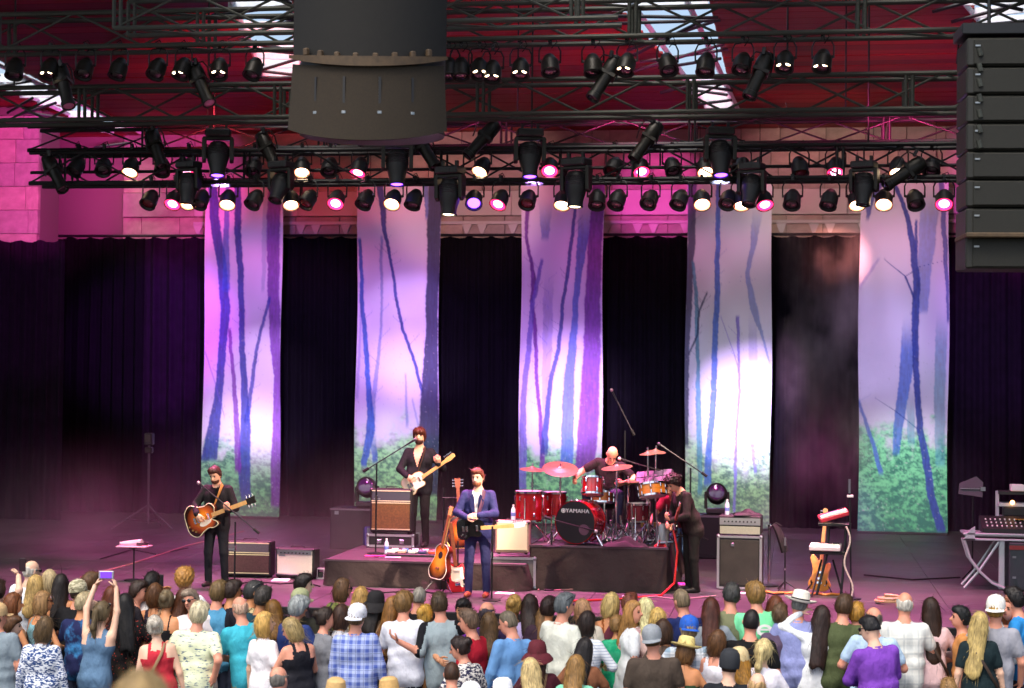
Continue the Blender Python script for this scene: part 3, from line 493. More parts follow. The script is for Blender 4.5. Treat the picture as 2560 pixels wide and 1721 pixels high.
for i, (mx, my, tx, tz, P) in enumerate(((497, 345, .80, 2.7, 1500), (905, 360, .66, 3.9, 1700), (1207, 350, .62, 2.9, 1500), (1640, 345, .80, 2.5, 2300), (1968, 410, .15, 3.8, 180))):
    x0, x1 = BX[i]; lampspot(mx, my + 20, 26.0, (x0 + (x1 - x0) * tx, YB, tz), P * 2.3, (.74, .48, 1.0), 16, .06, 1.0)
    lampspot(mx, my + 40, 26.0, ((x0 + x1) / 2, YB, 1.0), 780 if i < 4 else 1050, (.80, .92, .86), 18, .06, 1.0)  # whiter beam added to brighten the printed undergrowth
    lampspot(mx, my + 30, 26.0, ((x0 + x1) / 2, YB, 3.9), 1000 if i < 3 else 520, (.58, .26, 1.0) if i < 3 else (.60, .62, .95), 34, .06, .9)
for px, tgt, P, c, s in ((160, (-11.5, 35, 7.2), 900, (1, .07, .58), 30), (520, (-9.9, 38, 7.2), 800, (1, .07, .58), 24), (1340, (1.1, 38, 7.0), 800, (1, .07, .62), 15), (2050, (9.5, 38, 7.3), 1200, (1, .07, .7), 30), (1800, (5.2, 38, 7.0), 260, (1, .7, .6), 34), (1000, (-3, 38, 7.0), 330, (1, .5, .5), 30)):
    lampspot(px, 360, 28.2, tgt, P, c, s)
for px, tgt, P, s in ((420, (-6.5, 34.6, 8.8), 420, 50), (1400, (1.4, 36, 8.6), 260, 46), (2050, (7, 37, 8.5), 260, 44), (1050, (-1.5, 32, 9), 90, 80), (1900, (4.6, 32, 9), 75, 80)): lampspot(px, 270, 25.3, tgt, P, (1, .04, .07) if px < 1000 else (1, .05, .28), s)  # red roof beams; the wide ones are added fill
lampspot(640, 455, 26.4, (-9.9, 37.6, 3.9), 2200, (.5, .06, .75), 19); lampspot(2150, 455, 26.4, (8.6, 37.6, 4.2), 420, (.5, .1, .9), 24); lampspot(150, 420, 26.4, (-11.7, 35.3, 4.5), 300, (.6, .08, .7), 22)
# ================================================================== HANGING LOUDSPEAKERS
GRL = mat('brown_grille_cloth', '#2b2214', .85, nz=(60, .25), bump=(220, .25)); GRD = mat('dark_skirt', '#11100c', .8, nz=(20, .25)); LEDGE = mat('warm_lit_ledge', '#4c3b25', .6, nz=(14, .35)); AGR = mat('olive_black_grille', '#191a13', .75, nz=(50, .2), bump=(200, .2)); AED = mat('speaker_edge', '#1e1e18', .5)  # ledge colour holds the warm light that falls on the rims
def shell(b, cx, cy, r, a0, a1, zb, zt, n=26, dip=0.0, th=.05, mi=0, slope=0.0):
    vs = []
    for i in range(n + 1):
        a = a0 + (a1 - a0) * i / n; k = dip * (cos((a - (a0 + a1) / 2)) - cos((a1 - a0) / 2)) / (1 - cos((a1 - a0) / 2))
        for rr, zz in ((r, zb - k), (r + slope, zt - k * .55), (r + slope - th, zt - k * .55), (r - th, zb - k)): vs.append((cx + rr * sin(a), cy - rr * cos(a), zz))
    fs = []
    for i in range(n):
        for j in range(4): fs.append((i * 4 + j, (i + 1) * 4 + j, (i + 1) * 4 + (j + 1) % 4, i * 4 + (j + 1) % 4))
    fs += [(0, 1, 2, 3), (n * 4 + 3, n * 4 + 2, n * 4 + 1, n * 4)]; b.add(vs, fs, mi)
pc = at_y(876, 350, 15.4); S = 15.4 / FPX * 1.04; sk = thing('hanging_speaker_cluster', 'big curved brown loudspeaker cluster hanging at the top left of centre', 'loudspeaker', (pc.x, pc.y + .8, pc.z + .13)); rot = R(9); sk.rotation_euler = (0, 0, rot)
z1 = 172 * S; zt = 420 * S
def pan(name, a0, a1, zb, zt_, r, m, dip, slope=0.0): b = MB(); shell(b, 0, 0, r, a0, a1, zb, zt_, 14, 0, mi=0, slope=slope); return b
NP = 5
b = MB(); shell(b, 0, 0, .87, -.98, .98, .0, z1 - .02, 34, .14, .06, 0, -.04); b.obj('lower_grille', GRL, sk)
b = MB(); shell(b, 0, 0, .87, -.98, .98, z1 + .03, z1 + .06, 34, .13, .2); b.obj('ledge', LEDGE, sk)
b = MB(); shell(b, 0, 0, .77, -1.15, 1.15, z1 + .09, z1 + .09 + 1.5, 34, .13, .08, 0, -.0); b.obj('upper_skirt', GRD, sk)
b = MB(); b.lathe([(.0, .04), (.68, .0), (.68, 1.9), (0, 1.9)], 24); b.obj('core', BK, sk, (0, .06, .02))
for a in (-.56, -.22, .16, .52):
    zc = z1 - .1 - .05 * cos(a * 1.2); b = MB(); M = Matrix.Rotation(a, 4, 'Z')
    b.box((0, -.835, zc - .2), (.022, .03, .32), 0, M); b.obj('slot', BK, sk, smooth=False)
    b = MB(); b.box((0, -.845, zc - .36), (.045, .03, .035), 0, M, b=.008); b.obj('latch', STEEL, sk, smooth=False)
for i in range(8):
    a = -.75 + i * .215; b = MB(); b.box((0, -.81, z1 + .12 - .13 * (cos(a) - .55) / .45), (.05, .05, .07), 0, Matrix.Rotation(a, 4, 'Z'), b=.01); b.obj('bracket', LEDGE, sk, smooth=False)
for a in (-.5, .5): b = MB(); b.cyl((a, .1, 1.9), (a, .1, 7.2), .02, n=6); b.obj('hanging_chain', BKM, sk)
b = MB(); b.box((pc.x, 17.0, pc.z + 7.4), (.25, 8.5, .3)); b.box((pc.x, 17, pc.z + 7.56), (.32, 8.5, .03)); b.box((pc.x, 17, pc.z + 7.24), (.32, 8.5, .03)); tag(b.obj('steel_beam', DKS, smooth=False), 'steel beam reaching out of the roof above the hanging speaker cluster', 'beam')
# line array at the right edge
pa = at_y(2408, 673, 19.0); sx = 1.35; la = thing('line_array_speaker', 'tall stack of black loudspeaker boxes hanging along the right edge', 'loudspeaker', (pa.x + sx / 2, pa.y + .3, pa.z), 4); ztop = at_y(2408, 95, 19.0).z - pa.z
hs = [94, 80, 80, 80, 80, 80, 80, 84]; z = 0.0; k = ztop / sum(hs)
for i, h in enumerate(hs):
    hh = h * k; zz = z + hh / 2; pr = .02 * i if i < 3 else .05
    b = MB(); b.box((0, .06 - pr * .4, zz), (sx, .66, hh - .012), b=.018); bx = b.obj('speaker_box', AED, la, smooth=False)
    g = MB(); g.box((.03, -.275 - pr * .4, zz), (sx - .08, .03, hh - .045), b=.008); g.obj('grille', AGR, bx, smooth=False)
    b = MB(); b.box((-sx / 2 + .11, -.295 - pr * .4, zz + .06), (.055, .012, .022), b=.004); b.obj('badge', STEEL, bx, smooth=False); z += hh
b = MB(); b.box((0, -.03, hs[0] * k + .0), (sx + .03, .74, .05), b=.01); b.obj('warm_lit_ledge', LEDGE, la, smooth=False)
for i in range(7): b = MB(); b.cyl((-sx / 2 + .12, -.31, ztop - .12 - i * .16), (-sx / 2 + .14, -.31, ztop - .2 - i * .16), .028, n=8); b.obj('rigging_link', ALU, la)
b = MB(); b.box((0, 0, ztop + .09), (sx + .1, .6, .12), b=.01); b.obj('rigging_frame', BKM, la, smooth=False)
for a in (-.4, .4): b = MB(); b.cyl((a, .0, ztop + .1), (a, .0, ztop + 3.2), .02, n=6); b.obj('hanging_chain', BKM, la)
b = MB(); b.box((pa.x + sx / 2, 20, pa.z + ztop + 3.3), (.25, 7, .3)); tag(b.obj('steel_beam', DKS, smooth=False), 'steel beam under the roof above the right speaker stack', 'beam')
# ================================================================== PEOPLE (one continuous skin over a posed skeleton)
CN = [(i, j, k) for i in (0, 1) for j in (0, 1) for k in (0, 1)]
ED = [(a, c) for a in range(8) for c in range(a + 1, 8) if sum(abs(CN[a][i] - CN[c][i]) for i in range(3)) == 1]
def nets(F, xs, ys, zs):
    s = F < 0; c = np.zeros([d - 1 for d in F.shape], np.int8); nx, ny, nz = c.shape
    for i, j, k in CN: c += s[i:i + nx, j:j + ny, k:k + nz]
    ids = np.argwhere((c > 0) & (c < 8)); n = len(ids); index = -np.ones(c.shape, int); index[tuple(ids.T)] = np.arange(n)
    acc = np.zeros((n, 3)); cnt = np.zeros(n); g = (xs, ys, zs)
    P = []; Q = []
    for o in CN: q = ids + o; P.append(np.stack([g[a][q[:, a]] for a in range(3)], 1)); Q.append(F[tuple(q.T)])
    for a, b in ED:
        m = (Q[a] < 0) != (Q[b] < 0); t = (Q[a][m] / (Q[a][m] - Q[b][m]))[:, None]; acc[m] += P[a][m] + t * (P[b][m] - P[a][m]); cnt[m] += 1
    V = acc / cnt[:, None]; fs = []
    for ax in range(3):
        s0 = s.take(range(s.shape[ax] - 1), ax); s1 = s.take(range(1, s.shape[ax]), ax); e = np.argwhere(s0 != s1); o1, o2 = [a for a in range(3) if a != ax]
        e = e[(e[:, o1] > 0) & (e[:, o2] > 0) & (e[:, o1] < s.shape[o1] - 1) & (e[:, o2] < s.shape[o2] - 1)]
        def idx(d1, d2): q = e.copy(); q[:, o1] -= d1; q[:, o2] -= d2; return index[tuple(q.T)]
        f = np.stack([idx(1, 1), idx(0, 1), idx(0, 0), idx(1, 0)], 1); flip = s[tuple(e.T)] ^ (ax == 1); f[~flip] = f[~flip][:, ::-1]; fs.append(f)
    return V, np.concatenate(fs)
class Prim:
    """one rounded shape of the body: capsule a-b (radii r0, r1, depth factor sy) or ellipsoid, in its own turned frame"""
    def __init__(s, kind, a, b=None, r0=.1, r1=None, lab=0, fr=None, sy=1.0, k=.025, sub=False, fn=None):
        s.kind = kind; s.a = np.array(a, float); s.b = np.array(b, float) if b is not None else None; s.r0 = r0; s.r1 = r0 if r1 is None else r1; s.lab = lab; s.fr = fr; s.sy = sy; s.k = k; s.fn = fn
    def box(s):
        if s.kind == 'cap': m = max(s.r0, s.r1); lo = np.minimum(s.a, s.b) - m; hi = np.maximum(s.a, s.b) + m
        else: lo = s.a - s.r0; hi = s.a + s.r0
        if s.fr is not None:
            Rm, o = s.fr; c = np.array([[(lo, hi)[i][0], (lo, hi)[j][1], (lo, hi)[k][2]] for i, j, k in CN]); c = (c - o) @ Rm.T + o; lo = c.min(0); hi = c.max(0)
        return lo, hi
    def d(s, x, y, z):
        if s.fr is not None:
            Rm, o = s.fr; X = x - o[0]; Y = y - o[1]; Z = z - o[2]
            x = Rm[0, 0] * X + Rm[1, 0] * Y + Rm[2, 0] * Z + o[0]; y = Rm[0, 1] * X + Rm[1, 1] * Y + Rm[2, 1] * Z + o[1]; z = Rm[0, 2] * X + Rm[1, 2] * Y + Rm[2, 2] * Z + o[2]
        if s.kind == 'cap':
            q = 1 / s.sy; ba = s.b - s.a; ba = ba * np.array((1, q, 1)); px = x - s.a[0]; py = (y - s.a[1]) * q; pz = z - s.a[2]
            t = np.clip((px * ba[0] + py * ba[1] + pz * ba[2]) / (ba @ ba), 0, 1)
            v = np.sqrt((px - t * ba[0]) ** 2 + (py - t * ba[1]) ** 2 + (pz - t * ba[2]) ** 2) - (s.r0 + (s.r1 - s.r0) * t); v = v * (1 if s.sy > .95 else .8)
        else:
            r = s.r0; ux = (x - s.a[0]) / r[0]; uy = (y - s.a[1]) / r[1]; uz = (z - s.a[2]) / r[2]
            n = np.sqrt(ux * ux + uy * uy + uz * uz) + 1e-9; n2 = np.sqrt((ux / r[0]) ** 2 + (uy / r[1]) ** 2 + (uz / r[2]) ** 2) + 1e-9; v = n * (n - 1) / n2
        if s.fn is not None: v = s.fn(x, y, z, v)
        return v
def field(prims, xs, ys, zs):
    F = np.full((len(xs), len(ys), len(zs)), .3, np.float64)
    for p in prims:
        lo, hi = p.box(); m = .07; i0, j0, k0 = (max(0, np.searchsorted(g, l - m) - 1) for g, l in zip((xs, ys, zs), lo)); i1, j1, k1 = (np.searchsorted(g, h + m) + 1 for g, h in zip((xs, ys, zs), hi))
        if i1 <= i0 or j1 <= j0 or k1 <= k0: continue
        d = p.d(xs[i0:i1, None, None], ys[None, j0:j1, None], zs[None, None, k0:k1]); f = F[i0:i1, j0:j1, k0:k1]; h = np.maximum(p.k - np.abs(f - d), 0) / p.k; F[i0:i1, j0:j1, k0:k1] = np.minimum(f, d) - h * h * p.k * .25
    return F
def rotm(rx=0, ry=0, rz=0): return np.array((Matrix.Rotation(R(rz), 3, 'Z') @ Matrix.Rotation(R(ry), 3, 'Y') @ Matrix.Rotation(R(rx), 3, 'X')))
def np_mesh(name, V, F, mi, mats):
    me = bpy.data.meshes.new(name); me.vertices.add(len(V)); me.vertices.foreach_set('co', np.asarray(V, np.float32).ravel())
    q = np.asarray(F, np.int32); me.loops.add(q.size); me.loops.foreach_set('vertex_index', q.ravel()); me.polygons.add(len(q)); me.polygons.foreach_set('loop_start', np.arange(len(q), dtype=np.int32) * 4)
    me.polygons.foreach_set('material_index', np.asarray(mi, np.int32)); me.polygons.foreach_set('use_smooth', np.ones(len(q), bool))
    for m in mats: me.materials.append(m)
    me.update(calc_edges=True); return me
def hand_quads(wrist, d, palm, s=1.0, curl=.5, side=1):
    """palm and five tapered bent fingers; d points from wrist to fingers, palm is the palm's facing"""
    M = frame(wrist, d, palm); b = MB(); b.tube([(-.02, 0, 0), (.03, 0, 0), (.075, 0, 0), (.095, 0, 0)], [.026, .036, .042, .036], 8, flat=.42)
    for j, (yy, L, x0) in enumerate(((.031, .068, .088), (.011, .078, .093), (-.010, .072, .091), (-.029, .056, .085))):
        p = V3((x0, yy * side, 0)); pts = [p - V3((.02, 0, 0)), p]; a = 0
        for f, cu in ((.45, .55), (.32, .9), (.23, .7)): a += cu * curl; p = p + V3((cos(a), 0, sin(a))) * (L * f); pts.append(p)
        b.tube(pts, [.009, .0095, .009, .0078, .006], 4)
    b.tube([(.02, .03 * side, .004), (.045, .05 * side, .012 + .01 * curl), (.07, .057 * side, .02 + .02 * curl), (.092, .055 * side, .03 + .03 * curl)], [.013, .0125, .0105, .0075], 4)
    vs = []; S = Matrix.Scale(s, 4)
    return [tuple(M @ (S @ V3(p))) for p in b.v], [f if len(f) == 4 else None for f in b.f], b.f
def ik(sh, tg, l1, l2, pole):
    sh = V3(sh); tg = V3(tg); d = tg - sh; L = min(d.length, (l1 + l2) * .995); d = d.normalized(); a = math.acos(max(-1, min(1, (l1 * l1 + L * L - l2 * l2) / (2 * l1 * L)))); p = V3(pole); p = (p - d * p.dot(d)).normalized()
    el = sh + d * (cos(a) * l1) + p * (sin(a) * l1); return el, sh + d * L
EYEM = mat('eye_dark', '#1b1512', .3); LIPM = mat('lips', '#a35a52', .5); SHOEM = mat('dark_shoe_leather', '#241e1b', .5)
HAIRFN = {}
def cutface(y0=.0, lo=-.085, front=.9, rise=.55, off=.015):
    def fn(x, y, z, v): return np.maximum(np.maximum(v, (y * front - z * rise - off) * .8), (lo - z))
    return fn
def strand(fn, amp, fx, sd):
    def g(x, y, z, v):
        a = np.arctan2(x, y + .02); w = np.sin(a * fx + sd + np.sin(z * 14 + sd) * 1.3) * .6 + np.sin(a * fx * 1.9 + sd * 2 + np.sin(z * 23) * .8) * .4
        v = v + amp * w; return fn(x, y, z, v) if fn else v
    return g
def curls(fn, amp, sd):
    def g(x, y, z, v):
        w = np.sin(x * 95 + sd) * np.sin(y * 88 + sd * 2) * np.sin(z * 92 + sd); v = v + amp * w; return fn(x, y, z, v) if fn else v
    return g
def hair_prims(style, sd):
    """hair round a head centred on the origin, facing +y"""
    P = []; E = lambda c, r, fn=None, k=.02: P.append(Prim('ell', c, r0=np.array(r), fn=fn, k=k)); Cc = lambda a, b, r0, r1, sy=1.0, fn=None: P.append(Prim('cap', a, b, r0, r1, sy=sy, fn=fn, k=.03))
    st = lambda fn, am=.004, fx=17: strand(fn, am, fx, sd)
    if style in ('short', 'crop', 'pony', 'bun', 'fringe', 'undercut', 'spiky'):
        t = {'crop': .006, 'fringe': .007}.get(style, .014); lo = {'crop': -.06, 'fringe': -.07, 'undercut': -.02}.get(style, -.078)
        f = cutface(lo=lo)
        if style == 'fringe': f0 = f; f = lambda x, y, z, v: np.maximum(f0(x, y, z, v), (z - .045 - .012 * np.sin(x * 60)) * .9)
        E((0, -.008, .004), (.076 + t, .097 + t, .116 + t), st(f, (.0065 if style != 'crop' else .001), 23))
        if style == 'spiky': E((0, .02, .08), (.075, .085, .06), curls(None, .018, sd))
        if style == 'short': E((.01, .035, .085), (.07, .06, .045), st(None, .006, 13))
        if style == 'undercut': E((0, .0, .088), (.072, .098, .05), st(None, .006, 13))
        if style == 'pony': E((0, -.115, .03), (.03, .03, .03)); Cc((0, -.12, .02), (.0, -.15, -.14), .032, .034, fn=st(None, .006, 9)); Cc((0, -.15, -.14), (.01, -.12, -.3), .034, .012, fn=st(None, .006, 9))
        if style == 'bun': E((0, -.115, .045), (.05, .045, .05), curls(None, .006, sd))
    elif style == 'bob':
        E((0, -.01, .006), (.092, .11, .128), st(cutface(lo=-.09)))
        f = lambda x, y, z, v: np.maximum(np.maximum(v, (y - .035 + .25 * np.maximum(z, 0))), -.155 - z + .012 * np.sin(x * 50)); E((0, -.03, -.05), (.103, .095, .15), st(f, .006, 15))
    elif style in ('long', 'verylong', 'wavy'):
        L = {'long': -.34, 'verylong': -.55, 'wavy': -.42}[style]; am = .009 if style == 'wavy' else .005
        E((0, -.01, .006), (.09, .11, .128), st(cutface(lo=-.1)))
        f = lambda x, y, z, v: np.maximum(np.maximum(v, y - .03 + .3 * np.maximum(z, 0)), L - z + .03 * np.sin(x * 34 + sd)); E((0, -.03, -.06), (.102, .092, .17), st(f, am, 15))
        Cc((0, -.08, -.1), (0, -.165, L + .04), .098, .088, .5, st(f, am, 11))
    elif style == 'curly':
        E((0, -.012, .022), (.108, .125, .132), curls(cutface(lo=-.1, off=.03), .016, sd)); E((0, .035, .09), (.08, .07, .05), curls(None, .016, sd))
    elif style == 'mop':
        E((0, -.005, .01), (.098, .116, .13), st(cutface(lo=-.1, off=.03), .008, 9)); E((0, .04, .07), (.09, .075, .06), st(None, .01, 9))
    return P
HS = .0
def hair_mesh(style, color, sd, h=.0125):
    P = hair_prims(style, sd); lo = np.min([p.box()[0] for p in P], 0) - .04; hi = np.max([p.box()[1] for p in P], 0) + .04
    g = [np.arange(l, u + h, h * (1.0 if a < 2 else 1.25)) for a, (l, u) in enumerate(zip(lo, hi))]; V, F = nets(field(P, *g), *g)
    rs = np.random.RandomState(int(sd * 1000)); n = {'crop': 0, 'fringe': 30, 'undercut': 30}.get(style, 110); ids = rs.randint(0, len(V), n); long_ = style in ('long', 'verylong', 'wavy', 'bob', 'pony')
    sv = []; sf = []
    for i in ids:
        p = V[i]; o = p - np.array((0, -.03, min(.04, p[2]))); o = o / (np.linalg.norm(o) + 1e-6)
        if p[1] > .05 and p[2] < .06: continue
        dn = np.array((0, -.25, -1.0)) if long_ else np.array((0, -.6, .35)) + o * .8
        dn = dn - o * (dn @ o) * .8 + rs.normal(0, .25, 3); dn /= np.linalg.norm(dn); L = rs.uniform(.04, .12) if long_ else rs.uniform(.015, .04); a = p + o * .001; m = a + dn * L * .5 + o * L * rs.uniform(.05, .22); e = a + dn * L + o * L * rs.uniform(.05, .5)
        t = np.cross(dn, o); t /= np.linalg.norm(t) + 1e-6; b0 = len(V) + len(sv)
        for q, r in ((a, .0022), (m, .0018), (e, .0006)):
            for k in range(3): an = 2.094 * k; sv.append(q + t * (r * math.cos(an)) + o * (r * math.sin(an)))
        for s_ in range(2):
            for k in range(3): sf.append((b0 + s_ * 3 + k, b0 + s_ * 3 + (k + 1) % 3, b0 + s_ * 3 + 3 + (k + 1) % 3, b0 + s_ * 3 + 3 + k))
    if sv: V = np.concatenate([V, np.array(sv)]); F = np.concatenate([F, np.array(sf)])
    return V, F
BEARD = [Prim('ell', (0, .02, -.075), r0=np.array((.063, .074, .056)), fn=lambda x, y, z, v: np.maximum(np.maximum(v, .02 - y), z + .028 - .5 * np.maximum(0, np.abs(x) - .035)), k=.01)]
def hat(kind, color, parent, HM, label=None, band=None):
    m = mat('hat_' + kind, color, .85, nz=(30, .15), bump=(90, .3)); b = MB(); nm = {'cap': 'baseball_cap', 'capback': 'baseball_cap'}.get(kind, kind)
    if kind in ('cap', 'capback', 'camocap'):
        if kind == 'camocap': m = pat('print', '#c9c2a4', '#8f8b70', s=.8)
        prof = [(.094, -.005), (.097, .03), (.092, .07), (.074, .105), (.045, .125), (.012, .133), (.0, .133)]; b.lathe(prof, 18, M=Matrix.Translation((0, -.008, .012)), sy=1.16, close=False); sg = 1 if kind != 'capback' else -1
        vs = []; n = 10
        for i in range(n + 1):
            a = pi * (.12 + .76 * i / n)
            vs += [(.093 * cos(a), sg * .108 * sin(a), .008), (.1 * cos(a), sg * (.108 * sin(a) + .075 * sin(a)), -.012), (.1 * cos(a), sg * (.108 * sin(a) + .075 * sin(a)), -.017), (.093 * cos(a), sg * .108 * sin(a), .0)]
        fs = [(i * 4 + j, i * 4 + (j + 1) % 4, (i + 1) * 4 + (j + 1) % 4, (i + 1) * 4 + j) for i in range(n) for j in range(4)]; q = MB(); q.add(vs, fs); o = b.obj('cap_crown' if 0 else 'hat', m, parent); vz = q.obj('visor', m, o); 
        k = MB(); k.ell((0, -.008, .146), (.008, .008, .005), n=8); k.obj('cap_button', m, o)
        k = MB(); k.tube([(.03 * cos(t), -.113 - .004 * sin(t) if sg > 0 else .113, .034 + .02 * sin(t)) for t in [pi * j / 6 for j in range(7)]], .005, 4); k.obj('strap_opening', mat('hat_opening', '#6b5a48', .9), o)
        o.matrix_local = HM; return o
    if kind == 'fedora': prof = [(.165, .034), (.16, .02), (.12, .004), (.093, .01), (.09, .06), (.082, .11), (.055, .125), (.02, .112), (0, .11)]; bd = (.095, .012, .04)
    elif kind == 'sunhat': prof = [(.19, -.03), (.185, -.018), (.14, .0), (.096, .012), (.094, .05), (.085, .1), (.055, .125), (.02, .13), (0, .13)]; bd = (.1, .013, .032)
    elif kind == 'floppy': prof = [(.165, -.075), (.163, -.062), (.13, -.01), (.1, .012), (.096, .07), (.08, .12), (.05, .14), (.01, .145), (0, .145)]; bd = None
    else: prof = [(.094, -.05), (.1, -.03), (.1, .03), (.092, .085), (.065, .125), (.03, .138), (0, .14)]; bd = None
    n = 24; v = []
    for r, z in prof:
        for j in range(n): a = 2 * pi * j / n; w = (.02 if kind == 'floppy' else .008) * sin(2 * a + 1) * max(0, r - .1) / .08; v.append((r * cos(a), r * 1.14 * sin(a), z + w))
    fs = [(i * n + j, i * n + (j + 1) % n, (i + 1) * n + (j + 1) % n, (i + 1) * n + j) for i in range(len(prof) - 1) for j in range(n)]; b.add(v, fs, M=Matrix.Translation((0, -.008, .022)))
    o = b.obj('hat', m, parent); o.matrix_local = HM
    if bd and band:
        k = MB(); k.lathe([(bd[0], bd[1] + .022), (bd[0] + .003, bd[1] + .03), (bd[0] - .001, bd[2] + .022)], n, sy=1.14, close=False, M=Matrix.Translation((0, -.008, 0))); k.obj('hat_band', mat('hat_band', band, .7), o)
    return o
NPEOPLE = 0
def person(label, loc, rz=0, h=1.75, w=1.0, sex='m', sk='#d9a183', top='tee', tc='#888888', bottom='#2a3042', hair='short', hc='#4a3524', hat_=None, turn=0, nod=0, tilt=0, lean=0, side=0, arms='down', la=None, ra=None, lp=None, rp=None, beard=None, glasses=None, group=None, sit=False, bag=None, legs=None, vox=.0175, inner=None, extra=None, shoe=None, curl=.6, name='person', hands=None, fine=False):
    global NPEOPLE; NPEOPLE += 1; rr = random.Random(NPEOPLE * 13 + 5); s = h / 1.75; L = []
    hipz = .93; fem = sex == 'f'; shw = (.155 if fem else .178) * w; A = np.array
    U = (rotm(-lean, side, 0), A((0, 0, .95)))
    hc0 = A((0, .025, 1.632)); neckp = A((0, .0, 1.5))
    Hr = rotm(-lean * .35 - nod, side * .4 + tilt, turn)
    def up(p): return (A(p, float) - U[1]) @ U[0].T + U[1]
    nk = up(neckp); 
    def hd(p): return (A(p, float) - neckp) @ Hr.T + nk
    # head prims use a frame turned about the neck: same as rotation about the origin point neckp, then shifted
    class HF: pass
    def Hp(kind, a, b=None, **kw):
        p = Prim(kind, A(a) + (nk - neckp), None if b is None else A(b) + (nk - neckp), fr=(Hr, nk), **kw); L.append(p)
    Up = lambda kind, a, b=None, **kw: L.append(Prim(kind, a, b, fr=U, **kw))
    Wp = lambda kind, a, b=None, **kw: L.append(Prim(kind, a, b, **kw))
    TOP, BOT, SKN, SHO = 1, 2, 0, 3
    # head
    Hp('ell', hc0 + A((0, -.012, .018)), r0=A((.075, .094, .1)), k=.02); Hp('ell', hc0 + A((0, .02, -.05)), r0=A((.058, .07, .068)), k=.03)
    Hp('cap', hc0 + A((0, .088, .0)), hc0 + A((0, .106, -.025)), r0=.011, r1=.016, k=.012)
    for e in (-1, 1): Hp('ell', hc0 + A((e * .077, -.012, -.008)), r0=A((.012, .022, .033)), k=.006)
    L.append(Prim('cap', up((0, -.008, 1.43)), hd((0, .008, 1.57)), .056 if not fem else .047, .054 if not fem else .045, k=.035))
    # torso
    fp = rr.random() * 6
    def fold(x, y, z, v): return v + .0105 * np.sin(x * 17 + z * 23 + fp + 2 * np.sin(z * 9 + fp)) * np.sin(z * 13 - x * 21 + 2 * fp)
    bust = 1.0
    long_ = top in ('long', 'jacket', 'raglan'); tank = top in ('tank', 'strap', 'strapless')
    ex = .010 if top != 'tank' else .003; sx = w * (.93 if fem else 1.0)
    Up('cap', (-.08 * sx, 0, 1.29), (.08 * sx, 0, 1.29), r0=.115 * w ** .5 + ex, sy=.92, lab=TOP, k=.05); Up('cap', (-.06 * sx, .005, 1.1), (.06 * sx, .005, 1.1), r0=(.098 if fem else .112) * w + ex, sy=.95, lab=TOP, k=.09, fn=fold)
    Up('cap', (-shw + .03, -.012, 1.395), (shw - .03, -.012, 1.395), r0=.055, sy=.95, lab=TOP, k=.05); Up('cap', (0, -.02, 1.34), (0, -.012, 1.455), r0=.09, r1=.045, lab=TOP, k=.05)
    if fem:
        for e in (-1, 1): Up('ell', (e * .07, .095, 1.27), r0=A((.062, .055, .06)), lab=TOP, k=.05)
    hem = {'dress': .6, 'strap': .9, 'tank': .9}.get(top, .87)
    Wp('cap', (-.07, 0, .95), (.07, 0, .95), r0=.108 * w ** .5 + .004, sy=.98, lab=BOT, k=.05)
    if not sit: Up('cap', (-.075 * sx, .0, 1.02), (.075 * sx, .0, hem), r0=(.102 if fem else .112) * w ** .7 + ex, r1=(.108 if top != 'dress' else .15) * w ** .7 + ex + .006, sy=.98, lab=TOP, k=.05, fn=fold); Up('cap', (.075 * sx, .0, 1.02), (-.075 * sx, .0, hem), r0=(.102 if fem else .112) * w ** .7 + ex, r1=(.108 if top != 'dress' else .15) * w ** .7 + ex + .006, sy=.98, lab=TOP, k=.05, fn=fold)
    # legs
    if legs is None: st = rr.uniform(.09, .14); legs = [((-.09, 0, .9), (-st, .01, .49), (-st - .01, -.02, .08), (0, 1, 0)), ((.09, 0, .9), (st, .01, .49), (st + .01, -.02, .08), (0, 1, 0))]
    for hp, kn, an, fd in legs:
        Wp('cap', hp, kn, r0=.092, r1=.064, lab=BOT, k=.03); Wp('cap', kn, an, r0=.062, r1=.052, lab=BOT, k=.03); fd = A(fd) / np.linalg.norm(fd)
        Wp('cap', A(an) + fd * -.03 - A((0, 0, .04)), A(an) + fd * .15 - A((0, 0, .05)), r0=.042, r1=.034, lab=SHO, k=.012)
    # arms
    l1, l2 = .285, .255; hnds = []
    def pose(sd):
        e = sd; q = rr.random()
        if arms == 'down': return ((e * (.27 * max(1, w)), .05 + .06 * q, .88), (e * .6, -1, 0)) if q < .45 else ((e * (.13 + .08 * q), .27, 1.03 + .1 * q), (e * .9, -.6, -.6))
        if arms == 'straight': return ((e * .27 * max(1, w), .03, .86), (e * .5, -1, 0))
        if arms == 'front': return ((e * .08, .27, 1.08), (e, -.4, -.5))
        if arms == 'clap': return ((e * .035, .3, 1.38), (e, -.2, -.9))
        if arms == 'up': return ((e * .1, .24, 1.86), (e, .1, .2))
        if arms == 'phone': return ((e * .05, .36, 1.5), (e, 0, -1))
        if arms == 'hip': return ((e * .17, .02, 1.02), (e, -.5, 0))
        return ((e * .27, .05, .88), (e * .6, -1, 0))
    rad = (.042, .035, .026) if fem else (.05, .041, .03)
    for e, tgt, pl in ((-1, la, lp), (1, ra, rp)):
        sh = up((e * shw, -.01, 1.392)); tg, po = pose(e)
        if tgt is None: tgt = up(tg) if lean and arms != 'down' else tg
        if pl is not None: po = pl
        el, wr = ik(sh, tgt, l1, l2, po); el = A(el); wr = A(wr); fw = (wr - el) / np.linalg.norm(wr - el)
        tsh = TOP if not tank else SKN
        L.append(Prim('cap', sh, el, rad[0], rad[1], lab=TOP if long_ else SKN, k=.022)); L.append(Prim('cap', el, wr, rad[1], rad[2], lab=TOP if long_ and top != 'raglan' else SKN, k=.022))
